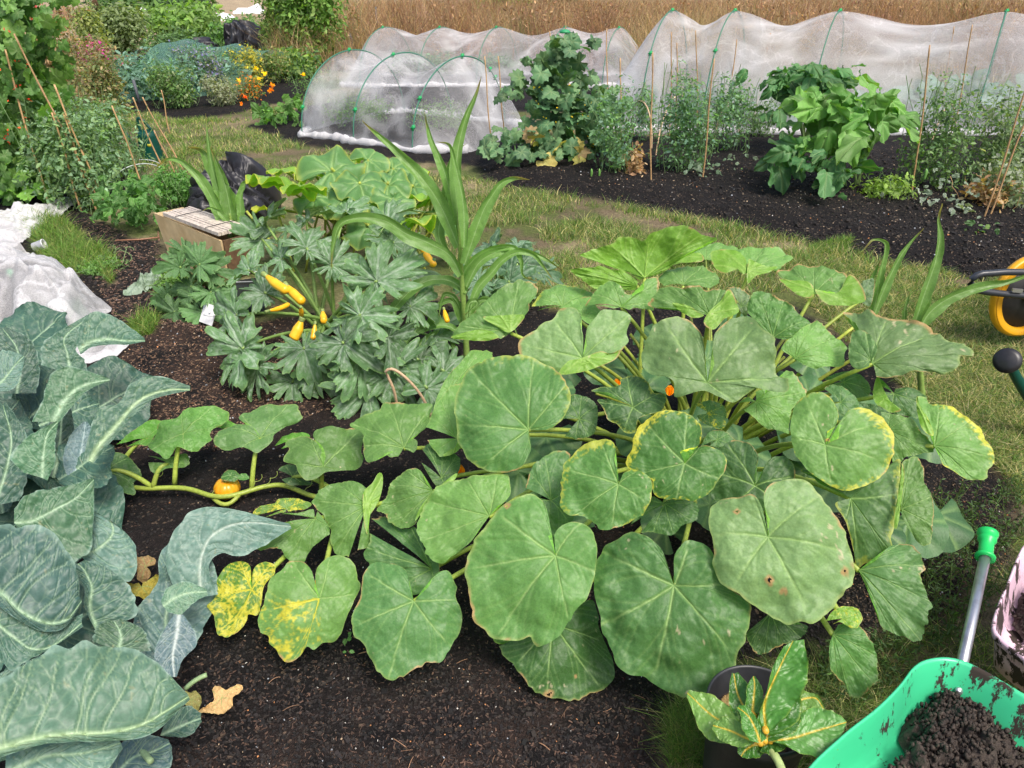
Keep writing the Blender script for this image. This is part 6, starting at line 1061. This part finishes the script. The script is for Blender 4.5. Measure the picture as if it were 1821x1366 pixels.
for px0, py0, px1, py1, lab in ((495, 110, 480, 80, 'leaning grey post right of the black netting'), (378, 88, 366, 68, 'short grey post left of the black netting'), (638, 110, 622, 60, 'grey wooden post at the corner of the dry grass'), (958, 40, 953, -8, 'grey fence post in the dry meadow above the far tunnel'), (672, 70, 668, 12, 'weathered post in the dry grass behind the far tunnel')):
    a = P(px0, py0); b = PD(px1, py1, a[1]); mb = MB(); mb.tube([a, b], .03, 6); tag(mb.build('post', M['post']), lab, 'post')
crumple('black_netting', 400, 475, 108, 0, .75, 9, M['black'], 'heap of black netting behind the flower bed', 'netting', .7)
crumple('black_netting', 300, 400, 104, 0, .35, 12, M['black'], 'low dark netting edge behind the green net cage', 'netting', .6)
def bush(label, px, py, w_, h_, cols, n=1500, size=.06, name='shrub', cat='shrub', grp=None, **k): return peas(label, px, py, w_, h_, n, cols, size, grp, name, cat, **k)
gr1 = [(.10, .20, .05), (.13, .24, .06), (.08, .16, .05)]
bush('pale grey-green grassy bush in the flower bed', 395, 190, 60, 50, [(.22, .26, .16), (.28, .30, .2)], 1500, .035, 'grey_bush', 'bush')
bush('green leafy stems at the left of the flower bed', 310, 195, 80, 60, gr1 + [(.2, .26, .12)], 2200, .04, 'flower_clump', 'flowers')
bush('tall loose clump with small blue flowers in the flower bed', 360, 170, 90, 70, [(.18, .22, .12), (.14, .2, .08), (.25, .24, .35), (.2, .19, .4)], 2400, .035, 'cornflower_clump', 'flowers')
bush('yellow flowering clump in the flower bed', 440, 160, 60, 60, [(.55, .45, .05), (.3, .32, .06), (.16, .24, .06)], 1700, .04, 'yellow_flowers', 'flowers')
bush('orange marigolds at the front edge of the flower bed', 440, 182, 50, 40, [(.12, .2, .05), (.15, .22, .06), (.7, .22, .02)], 700, .035, 'marigold_clump', 'flowers')
bush('mixed grey and green flower stems in the middle of the bed', 480, 150, 80, 50, [(.12, .22, .05), (.2, .26, .1), (.3, .28, .1)], 1700, .04, 'flower_clump', 'flowers')
mb = MB()
for px, py, d, c_, s in [(435, 172, 0, (.85, .16, .01), .05), (428, 184, 0, (.8, .3, .01), .045), (420, 186, 0, (.75, .2, .02), .04), (481, 160, 0, (.85, .35, .01), .07), (484, 152, 0, (.85, .35, .01), .06), (538, 133, 0, (.9, .6, .01), .06), (424, 143, 0, (.85, .6, .03), .05), (343, 142, 0, (.25, .22, .75), .05), (332, 200, 0, (.8, .3, .02), .04), (470, 130, 0, (.85, .65, .03), .06), (455, 122, 0, (.85, .65, .03), .06), (462, 140, 0, (.8, .6, .03), .06)]:
    p = PD(px, py, P(430, 188)[1] - .2 + rng.uniform(0, .5)); k = 14; V, Q, C = scatter_leaves(np.repeat(p[None], k, 0), rdir(k, .5), rdir(k), s * .8, palette(k, [c_], .1)); mb.add(V, Q, None, C)
tag(mb.build('orange_blooms', M['small']), 'orange and yellow blooms dotted along the flower bed', 'flowers', kind='stuff')
p = PD(401, 106, P(401, 150)[1]); k = 20; V, Q, C = scatter_leaves(np.repeat(p[None], k, 0), rdir(k, .3), rdir(k), .09, palette(k, [(.75, .05, .35), (.8, .15, .5)], .1)); o = mk('pink_bloom', V, Q, M['small'], None, C, V[:, :2]); tag(o, 'single bright pink bloom above the green net', 'flower')
leafyplant('bean_plant', 'low bean plants on the end of the tunnel bed, left', 'bean plant', (485, 222), [(485, 205, P(485, 224)[1], 26, 14, 8), (475, 192, P(485, 224)[1] + .1, 8, 10, 5)], 'ovate', [(.09, .22, .04), (.06, .16, .03)], .14, up=.4)
leafyplant('bean_plant', 'taller bean plants beside the first hoop of the short tunnel', 'bean plant', (520, 218), [(520, 195, P(520, 220)[1], 26, 10, 10), (525, 180, P(520, 220)[1], 10, 8, 6)], 'ovate', [(.10, .25, .04), (.08, .19, .03)], .12, up=.4)
bush('tall bright climbing beans on canes left of the short tunnel', 560, 120, 110, 165, [(.16, .30, .05), (.13, .26, .05), (.22, .34, .08), (.10, .20, .04)], 5200, .085, 'climbing_beans', 'climbing beans', dep=.6)
bush('yellow-green climbing beans at the left of the bean frame', 505, 115, 70, 110, [(.16, .30, .05), (.22, .34, .07), (.12, .22, .05)], 2400, .08, 'climbing_beans', 'climbing beans', dep=.5)
bush('leafy green bed between the flower bed and the bean frame', 520, 140, 100, 36, gr1 + [(.2, .3, .06)], 1800, .07, 'leafy_bed', 'vegetables', dep=.6)
bush('reddish dry stems right of the bean frame', 622, 105, 50, 70, [(.3, .2, .1), (.2, .2, .08), (.36, .2, .12)], 1300, .06, 'dry_clump', 'dry plants')
bush('potato plants in a wide green row behind the black netting', 440, 95, 150, 46, [(.10, .22, .05), (.13, .27, .06), (.08, .17, .05)], 4000, .10, 'potato_row', 'vegetables', dep=1.2)
bush('big squash leaves in the far plot below the white fleece', 320, 66, 130, 40, [(.15, .28, .06), (.2, .33, .08), (.12, .22, .05)], 3000, .16, 'far_squash', 'squash plants', dep=1.5)
bush('grey green tall shrub of feathery stems behind the pink flowers', 225, 95, 110, 62, [(.13, .19, .07), (.17, .23, .09), (.2, .26, .12)], 4200, .10, 'feathery_shrub', 'shrub', dep=1)
bush('dark leafy shrub near the far fleece tunnels', 310, 100, 80, 44, [(.08, .16, .05), (.11, .2, .07)], 2200, .08, 'shrub', 'shrub', dep=.8)
bush('round dark green hedge bush below the straw field', 265, 28, 130, 30, [(.05, .12, .03), (.08, .17, .04), (.04, .09, .025)], 4500, .22, 'hedge_bush', 'hedge', dep=2.5)
bush('green hedge bush at the left of the hedge', 205, 36, 60, 26, [(.06, .13, .03), (.09, .18, .045)], 1800, .2, 'hedge_bush', 'hedge', dep=2)
bush('dark hedge bush near the top centre left', 335, 22, 70, 24, [(.05, .1, .03), (.07, .14, .04)], 2200, .24, 'hedge_bush', 'hedge', dep=2.5)
bush('bright green weeds standing in the dry meadow near the top centre', 895, 42, 110, 44, [(.22, .30, .06), (.18, .26, .06), (.28, .34, .08)], 2600, .14, 'meadow_bush', 'bush', dep=1.2)
bush('dark green bush at the top behind the far tunnel', 985, 30, 70, 40, [(.05, .09, .04), (.08, .12, .05)], 2000, .2, 'meadow_bush', 'bush', dep=1.5)
bush('low green growth in the meadow gap right of the cucumber', 1110, 125, 60, 40, [(.12, .2, .05), (.16, .22, .07)], 900, .07, 'meadow_bush', 'bush')
bush('pink flowering clump in the dry plants behind the left peas', 180, 150, 70, 60, [(.5, .06, .28), (.18, .18, .08), (.28, .2, .12), (.2, .2, .08), (.24, .19, .1)], 2400, .045, 'pink_flowers', 'flowers', dep=.6)
bush('reddish dry weeds left of the pink flowers', 110, 190, 90, 120, [(.3, .2, .1), (.36, .24, .13), (.2, .2, .08), (.16, .18, .07)], 3200, .05, 'dry_weeds', 'dry plants', dep=.6)
bush('dry weeds and green stems behind the netted kale', 190, 205, 70, 90, [(.28, .22, .11), (.2, .22, .08), (.15, .2, .07)], 2000, .045, 'dry_weeds', 'dry plants', dep=.5)
bush('yellow green tall plant beside the far canes', 165, 120, 50, 80, [(.24, .28, .08), (.18, .24, .08)], 1300, .07, 'yellow_shrub', 'shrub', dep=.8)
mb = MB()
for px, py in ((73, 18), (83, 42), (100, 50), (55, 35), (62, 62), (92, 46)): p = PD(px, py, db + .6); k = 22; V, Q, C = scatter_leaves(p + rng.normal(size=(k, 3)) * .02, rdir(k), rdir(k), .04, palette(k, [(.6, .08, .06)], .2)); mb.add(V, Q, None, C); mb.tube(bez(p - [0, 0, .4], p - [.02, 0, .2], p, 6), .003, 4, (.12, .2, .05), False)
tag(mb.build('red_flowers', M['small']), 'red bean blossoms standing above the runner beans', 'flowers', kind='stuff')
# far white fleece covers
M['fleece'] = plain('fleece_white', (.82, .82, .84), .7, noise=.06)
for px0, px1, pyb, pk_, lab in ((243, 308, 50, (13, 22, 12), 'white fleece tunnel peaking twice in the far plot, left one'), (374, 415, 38, (24, 20, 26), 'low white fleece cover in the far plot between two others'), (414, 468, 25, (14, 12, 6), 'white fleece tunnel highest up near the field edge')):
    a = P(px0, pyb); b = P(px1, pyb); T = thing('fleece_tunnel', lab, 'fleece tunnel', a); xs = np.linspace(0, 1, 40); tops = PD(np.interp(xs, [0, 1], [px0, px1]), np.interp(xs, [0, .12, .45, .8, 1], [pyb - 2, pk_[0], pk_[1] + 2, pk_[2], pyb - 3]), a[1] + .4)[:, 2]
    t = np.linspace(0, math.pi, 20); G = np.stack([np.repeat((a[0] + (b - a)[0] * xs)[:, None], 20, 1), a[1] + .4 - .4 * np.cos(t)[None] + 0 * xs[:, None], np.sin(t)[None] ** .8 * np.maximum(tops, .15)[:, None]], -1); mb = MB(); mb.grid(G); mb.build('cover', M['fleece'], T)
T = thing('cane_wigwam', 'wigwam of dark canes in front of the straw field at the top left', 'cane wigwam', P(172, 40)); mb = MB(); ap = PD(168, -8, P(172, 40)[1])
for dx in (-18, -9, 0, 8, 16): mb.tube([P(170 + dx, 38), ap + (ap - P(170 + dx, 38)) * .08], .018, 5, (.22, .13, .09))
mb.build('canes', M['cane'], T)
bush('dry reddish hedge line beside the straw field', 120, 40, 120, 12, [(.3, .17, .12), (.24, .15, .1), (.2, .2, .1)], 1600, .2, 'dry_hedge', 'dry hedge', dep=3)
# ------------------------------------------------------------------ small wheelbarrows, pot of chard, barrow wheel, watering can
def dirty(name, c, thr=.56):
    m, t, N = nodes(name); L = t.links.new; tc = N('ShaderNodeTexCoord'); mp = N('ShaderNodeMapping', inp={'Scale': (1., 1., .35)}); L(tc.outputs['Object'], mp.inputs['Vector'])
    ns = N('ShaderNodeTexNoise', inp={'Scale': 24., 'Detail': 9., 'Roughness': .72}); L(mp.outputs[0], ns.inputs['Vector']); n2 = N('ShaderNodeTexNoise', inp={'Scale': 5., 'Detail': 3.}); L(tc.outputs['Object'], n2.inputs['Vector'])
    ad = N('ShaderNodeMath', operation='MULTIPLY_ADD', inp={1: .45}); L(n2.outputs['Fac'], ad.inputs[0]); L(ns.outputs['Fac'], ad.inputs[2])
    mr = N('ShaderNodeMapRange', inp={'From Min': thr + .225, 'From Max': thr + .25}); L(ad.outputs[0], mr.inputs['Value'])
    mx = N('ShaderNodeMixRGB', inp={'Color1': tuple(c) + (1,), 'Color2': (.035, .024, .018, 1)}); L(mr.outputs[0], mx.inputs['Fac'])
    ro = N('ShaderNodeMapRange', inp={'To Min': .3, 'To Max': .85}); L(mr.outputs[0], ro.inputs['Value'])
    pr = N('ShaderNodeBsdfPrincipled'); L(mx.outputs[0], pr.inputs['Base Color']); L(ro.outputs[0], pr.inputs['Roughness'])
    bp = N('ShaderNodeBump', inp={'Strength': .5, 'Distance': .004}); L(mr.outputs[0], bp.inputs['Height']); L(bp.outputs[0], pr.inputs['Normal'])
    o = N('ShaderNodeOutputMaterial'); L(pr.outputs[0], o.inputs['Surface']); return m
M['green_tray'] = dirty('green_tray_plastic', (.055, .56, .27), .565); M['pink_tray'] = dirty('pink_tray_plastic', (.78, .55, .66), .53)
M['metal'] = plain('scratched_aluminium', (.55, .56, .60), .32, metal=.85, noise=.12, nscale=8, c2=(.30, .29, .30), lo=.52, hi=.7); M['grip'] = plain('green_grip', (.015, .52, .11), .35, spec=.5)
M['mud'] = plain('wet_clay_soil', None, .75, c2=(.03, .021, .017), nscale=30, bump=1.0)
def tray(outline, zr, depth, mat, T, inset=.16):
    ol = crom(np.array(outline), 140, True); c = ol.mean(0); rows = []
    def lvl(f, z): q = c + (ol - c) * f; return np.concatenate([q, np.full((len(q), 1), z)], -1)
    for f, z in ((1.0, zr - .022), (1.022, zr - .006), (1.02, zr), (1.0, zr + .003), (.985, zr - .004), (.955, zr - .03), (.90, zr - depth * .6), (.85, zr - depth * .92), (.80, zr - depth), (.5, zr - depth - .002), (.02, zr - depth - .003)): rows.append(lvl(f, z))
    mb = MB(); mb.grid(np.stack(rows), closed=True); out = [lvl(1.0, zr - .022), lvl(.97, zr - .03), lvl(.92, zr - depth * .6), lvl(.86, zr - depth - .012), lvl(.02, zr - depth - .014)]; mb.grid(np.stack(out)[::-1], closed=True)
    return mb.build('tray', mat, T), c
def soilheap(name, px, z0, h, label, seed, fr=14):
    poly = np.array(pts(px)); cc = poly.mean(0); ol = crom(poly, 150, True); rho = np.linspace(0, 1, 60)[:, None]; X = cc[0] + rho * (ol[None, :, 0] - cc[0]); Y = cc[1] + rho * (ol[None, :, 1] - cc[1]); W_ = P(X, Y, z0); x, y = W_[..., 0], W_[..., 1]
    er = 1 + .10 * (vn(np.linspace(0, 30, 150)[None] + 0 * rho, 0 * rho, seed) - .5) * rho; x = W_[0, 0, 0] + (x - W_[0, 0, 0]) * er; y = W_[0, 0, 1] + (y - W_[0, 0, 1]) * er
    Z = z0 + h * (1 - rho ** 2.2) + (.045 * (fbm(x * fr, y * fr, seed, 3) - .5) + .030 * np.abs(fbm(x * fr * 3, y * fr * 3, seed + 3, 2) - .5) * 2 + .014 * (vn(x * fr * 14, y * fr * 14, seed + 4) - .5)) * (1 - rho ** 8 * .8) ; o = mb_ = MB(); mb_.grid(np.stack([x, y, Z], -1), (.05, .036, .028))
    gp = np.stack([x, y, Z], -1)[:56].reshape(-1, 3); gp = gp[rng.integers(0, len(gp), 1500)] + rng.normal(size=(1500, 3)) * .004; a_, b_, c_2 = chips(gp, .0030, .0026, .0040, [(.045, .032, .025), (.035, .026, .02), (.06, .044, .034)]); mb_.add(a_, b_, None, c_2)
    o = mb_.build(name, M['mud'])
    return tag(o, label, 'soil')
T = thing('small_wheelbarrow', 'small green plastic wheelbarrow tray smeared with mud, at the bottom right corner', 'small wheelbarrow', P(1700, 1330, 0)); zr = .40
op = np.array(pts('1432,1380 1500,1310 1560,1262 1600,1222 1625,1190 1650,1176 1690,1173 1735,1188 1821,1238 1900,1285 1960,1400 1920,1560 1700,1640 1480,1600 1400,1480')); ow = P(op[:, 0], op[:, 1], zr)[:, :2]; tray(ow, zr, .13, M['green_tray'], T)
mb = MB(); e = P(1712, 1176, zr - .01); g0 = PD(1752, 990, e[1] + .235); g1 = PD(1757, 945, e[1] + .30)
mb.tube([P(1700, 1210, zr - .05), e, g0], .0115, 14); hd_ = mb.build('handle', M['metal'], T)
mb = MB(); ax = unit(g1 - g0); Lg = np.linalg.norm(g1 - g0); lathe(mb, g0 - ax * .005, [(.012, 0), (.021, .0), (.0215, .006), (.016, .012), (.0155, Lg - .03), (.020, Lg - .024), (.020, Lg - .018), (.0175, Lg - .016), (.022, Lg - .008), (.023, Lg), (.017, Lg + .004), (.010, Lg + .002), (0, Lg - .004)], ax, 28); mb.build('grip', M['grip'], hd_)
mb = MB(); sc_ = P(1706, 1229, zr - .055); lathe(mb, sc_ , [(0, .004), (.006, .003), (.0085, 0), (.0085, -.002)], (-.0, -.75, .65), 18, (.6, .6, .6)); mb.build('screw', M['metal'], T)
mb = MB(); [mb.tube([P(px, py, zr - .14), P(px, py, 0) + [0, 0, .0]], .011, 8, (.5, .5, .5)) for px, py in ((1600, 1420), (1800, 1420))]; mb.build('leg', M['metal'], T)
soilheap('soil_heap', '1640,1240 1665,1238 1690,1252 1720,1262 1750,1265 1785,1272 1800,1290 1821,1320 1840,1400 1700,1480 1560,1420 1580,1380 1610,1350 1600,1320 1605,1300 1612,1275 1630,1262', zr - .125, .06, 'heap of wet dark clumpy soil in the green tray at the bottom right', 5)
T = thing('small_wheelbarrow', 'small pink plastic wheelbarrow tray with mud spatters at the right edge', 'small wheelbarrow', P(1850, 1090, 0)); zr2 = .36
op = np.array(pts('1830,965 1815,985 1795,1035 1780,1070 1769,1105 1772,1125 1790,1143 1821,1166 1900,1215 2050,1230 2150,1150 2150,1000 2000,930 1880,925')); ow = P(op[:, 0], op[:, 1], zr2)[:, :2]; tray(ow, zr2, .12, M['pink_tray'], T)
soilheap('soil_heap', '1822,1055 1808,1080 1800,1100 1812,1125 1840,1150 1950,1170 2000,1080 1900,1030', zr2 - .11, .06, 'heap of dark soil in the pink tray at the right edge', 9)
# pot and chard
M['pot'] = plain('black_pot_plastic', (.028, .03, .036), .42, noise=.15, nscale=4, c2=(.05, .052, .06)); M['potsoil'] = plain('pot_compost', (.02, .015, .012), .9, c2=(.06, .04, .028), nscale=60, bump=1.)
pz = .29; pc = P(1352, 1258, pz); R_ = .108; T = thing('plant_pot', 'large black plastic pot with yellow stemmed chard in the bottom right', 'plant pot', (pc[0], pc[1], 0)); mb = MB()
lathe(mb, (pc[0], pc[1], 0), [(0, .003), (R_ * .80, .0), (R_ * .82, .01), (R_ * .97, pz - .035), (R_ * 1.03, pz - .033), (R_ * 1.04, pz), (R_ * 1.0, pz + .002), (R_ * .98, pz - .004), (R_ * .95, pz - .06), (R_ * .93, pz - .075)], n=64); mb.build('pot_wall', M['pot'], T)
u_ = np.linspace(0, 1, 24)[:, None]; v_ = np.linspace(0, 2 * math.pi, 60)[None]; x_ = pc[0] + R_ * .95 * u_ * np.cos(v_); y_ = pc[1] + R_ * .95 * u_ * np.sin(v_)
mb = MB(); mb.grid(np.stack([x_, y_, pz - .07 + .03 * (fbm(x_ * 40, y_ * 40, 3) - .5)], -1)); mb.build('compost', M['potsoil'], T)
ch = thing('chard_plant', 'glossy crinkled chard plant with yellow stalks growing in the black pot', 'chard', (pc[0], pc[1], pz - .07)); KC = [(.045, .15, .02), (.065, .21, .03), (.15, .30, .06), (.09, .24, .05)]; widen = lambda m_, o_: [(a[0] + (b[0] - a[0]) * 1.12, a[1] + (b[1] - a[1]) * 1.12) for a, b in zip(m_, pts(o_))]
for i, (Mp, Lp, Rp, z, k, c_, side) in enumerate((
    ('1362,1300 1360,1250 1385,1190 1410,1140', '1345,1290 1362,1235 1376,1185 1395,1150', '1375,1298 1418,1240 1432,1190 1428,1138', .44, .15, 1, 0),
    ('1355,1302 1380,1275 1395,1240 1415,1205', '1350,1290 1370,1262 1378,1225 1400,1205', '1372,1310 1415,1280 1420,1240 1420,1210', .42, .2, 0, .1),
    ('1345,1300 1330,1270 1312,1235 1305,1198', '1330,1300 1303,1262 1299,1225 1302,1196', '1352,1300 1345,1262 1332,1225 1312,1196', .38, .2, 0, -.1),
    ('1338,1270 1340,1245 1342,1220 1340,1203', '1325,1270 1328,1245 1330,1222 1338,1203', '1352,1268 1356,1245 1353,1222 1343,1203', .42, .2, 1, 0),
    ('1350,1310 1320,1300 1270,1275 1222,1232', '1345,1295 1300,1262 1265,1240 1226,1228', '1340,1320 1310,1322 1255,1306 1222,1240', .36, .35, 2, -.1),
    ('1345,1318 1325,1312 1300,1300 1268,1290', '1340,1305 1318,1286 1290,1278 1268,1286', '1335,1325 1315,1328 1285,1316 1266,1295', .39, .4, 2, -.2),
    ('1352,1322 1345,1300 1332,1275 1312,1258', '1335,1318 1322,1296 1318,1272 1308,1256', '1362,1315 1345,1280 1330,1260 1314,1254', .42, .3, 1, 0),
    ('1360,1318 1375,1290 1395,1268 1420,1262', '1350,1300 1368,1268 1392,1250 1418,1256', '1378,1318 1410,1300 1420,1282 1422,1264', .40, .35, 0, .1),
    ('1370,1318 1410,1312 1450,1300 1505,1285', '1385,1300 1420,1275 1455,1262 1503,1280', '1390,1325 1430,1340 1475,1345 1503,1292', .38, .45, 3, .1),
    ('1400,1265 1425,1245 1450,1242 1468,1265', '1395,1255 1415,1232 1450,1236 1468,1262', '1412,1290 1430,1262 1450,1258 1466,1268', .35, .4, 2, .1),
    ('1355,1325 1340,1325 1325,1335 1318,1345', '1352,1312 1335,1308 1315,1318 1312,1340', '1360,1335 1350,1345 1335,1348 1320,1348', .34, .3, 0, 0),
    ('1358,1325 1375,1318 1392,1318 1400,1322', '1352,1300 1375,1290 1395,1300 1402,1318', '1352,1335 1372,1340 1392,1332 1402,1326', .36, .3, 0, 0))):
    mp = pts(Mp); strip_leaf(ch, mp, widen(mp, Lp), widen(mp, Rp), P(mp[1][0], mp[1][1], z), k, 200 + i, side, 'chard', nt=90, nv=41, ruf=.13, col=KC[c_], vcol=(.60, .42, .04), rib=.015, secs=6, secw=.012, sw=.0, edgec=(.30, .42, .08), curl=.1)
    mb = MB(); a = np.array([pc[0] + .015 * math.sin(i), pc[1] + .015 * math.cos(i), pz - .065]); b = P(mp[0][0], mp[0][1], z - .01); mb.tube(bez(a, (a + b) / 2 + [0, 0, .02], b, 8), .006, 8, (.62, .36, .03)); mb.build('stalk', M['stem'], ch)
mb = MB(); mb.tube(bez(P(1365, 1330, .34), P(1385, 1345, .36), P(1395, 1385, .34)), .008, 9, (.38, .48, .20)); mb.build('stalk', M['stem'], ch)
dryleaf('1284,1242 1296,1236 1302,1250 1292,1258 1284,1252', pz - .04, 'scrap of tan dead leaf on the compost in the black pot, left', (.45, .3, .16), 31); dryleaf('1412,1282 1424,1276 1426,1292 1414,1296', pz - .04, 'scrap of tan dead leaf on the compost in the black pot, right', (.45, .3, .16), 33)
# big wheelbarrow wheel with yellow rim
M['tyre'] = plain('black_rubber', (.018, .018, .02), .6, noise=.2); M['yellow'] = plain('yellow_plastic', (.72, .36, .01), .4, c2=(.35, .2, .04), nscale=9, lo=.58, hi=.7)
M['frame'] = plain('dark_frame', (.03, .035, .045), .35, metal=.0, spec=.5)
T = thing('wheelbarrow', 'wheelbarrow with a yellow rimmed front wheel and dark tubular frame at the right edge', 'wheelbarrow', P(1830, 602, 0)); g_ = P(1830, 604, 0); Rw = 76 / FPX * (g_[1] * math.cos(TH) + (1.65 - .2) * math.sin(TH)) ; Rw = .211; wc = PD(1826, 526, 3.45); axw = unit(np.array([.25, -1, .12]))
mb = MB(); t = np.linspace(0, 2 * math.pi, 12, endpoint=False); lathe(mb, wc, [(Rw * .97 + .014 * math.cos(a) - .010, .022 * math.sin(a)) for a in t] + [(Rw * .97 + .004, 0)], axw, 64); 
wh = mb.build('wheel', M['yellow'], T)
mb = MB(); lathe(mb, wc, [(Rw * .93, -.024), (Rw * .80, -.026), (Rw * .76, -.012), (Rw * .76, .012), (Rw * .80, .026), (Rw * .93, .024)], axw, 64); mb.build('rim', M['yellow'], wh)
mb = MB(); lathe(mb, wc, [(0, -.03), (.03, -.03), (.03, .03), (0, .03)], axw, 24)
e1 = unit(np.cross(axw, UP)); e2 = np.cross(axw, e1)
for k in range(14): a = k * math.pi / 7; d = math.cos(a) * e1 + math.sin(a) * e2; mb.tube([wc + d * .025 - axw * .012, wc + d * Rw * .78], .0045, 5)
mb.build('spokes', M['tyre'], wh); mb = MB(); lathe(mb, wc, [(.03, -.004), (Rw * .76, -.004), (Rw * .76, .004), (.03, .004)], axw, 48); mb.build('wheel_disc', M['tyre'], wh)
def fr(pl, dd=0, r=.017, nm='frame_tube'):
    q = np.array(pts(pl)); w_ = crom(PD(q[:, 0], q[:, 1], wc[1] + np.array([dd] * len(q))), 40); mb = MB(); mb.tube(w_, r, 10); mb.build(nm, M['frame'], T)
fr('1900,486 1800,484 1765,486 1742,488 1728,497 1728,508 1740,516 1770,521 1820,526 1900,532', -.10, .016)
mb = MB(); slab(mb, PD(1800, 520, wc[1] - .12), [.05, 0, -.004], [0, .01, 0], [0, 0, .018]); mb.build('bracket', M['metal'], T, smooth=False)
mb = MB(); o_ = wc + [.36, -.27, .10]; mb.box([o_, o_ + [.55, 0, -.02], o_ + [.55, .40, -.02], o_ + [0, .40, 0], o_ + [-.13, -.08, .24], o_ + [.68, -.08, .20], o_ + [.68, .48, .20], o_ + [-.13, .48, .24]]); mb.build('tray', M['frame'], T, smooth=False)
for s_ in (-.27, .13):
    mb = MB(); mb.tube(crom([wc + [0, s_ * .25, 0], o_ + [.05, s_ + .27, -.02], o_ + [.6, s_ + .27, -.03], o_ + [1.2, s_ + .27, .12]], 30), .014, 8); mb.build('handle', M['frame'], T)
    mb = MB(); l_ = o_ + [.62, s_ + .27, -.03]; mb.tube([l_, [l_[0] + .04, l_[1], 0.0]], .013, 8); mb.build('leg', M['frame'], T)
# near watering can reaching in from the right
M['rose'] = plain('black_rose_plastic', (.02, .02, .024), .38, noise=.2); d_ = P(1790, 760)[1]; T = thing('watering_can', 'black sprinkler head on the dark green spout of a can reaching in at the right', 'watering can', (P(1960, 900)[0], P(1960, 900)[1], 0))
q = PD(np.array([1792, 1808, 1835, 1880, 1930]), np.array([640, 672, 716, 790, 850]), 2.55); mb = MB(); mb.tube(crom(q, 24), np.linspace(.0175, .030, 24), 18); mb.build('spout', M['can'], T)
ax = unit(q[0] - q[1]); mb = MB(); s0 = q[0] - ax * .02; face = PD(1764, 606, 2.17); lathe(mb, s0, [(.022, 0), (.026, .01), (.022, .026), (.026, .04), (.042, .074), (.048, .087), (.047, .096), (.03, .104), (0, .106)], unit(face - s0), 32); mb.build('sprinkler_head', M['rose'], T)
bb = np.array([q[-1][0] + .10, q[-1][1] + .02, 0]); mb = MB(); lathe(mb, bb, [(0, 0), (.13, 0), (.135, .02), (.125, .3), (.09, .34), (0, .34)]); mb.build('body', M['can'], T)
mb = MB(); mb.tube(bez(bb + [-.08, 0, .32], bb + [0, 0, .56], bb + [.12, 0, .28], 16), .014, 9); mb.build('handle', M['can'], T)
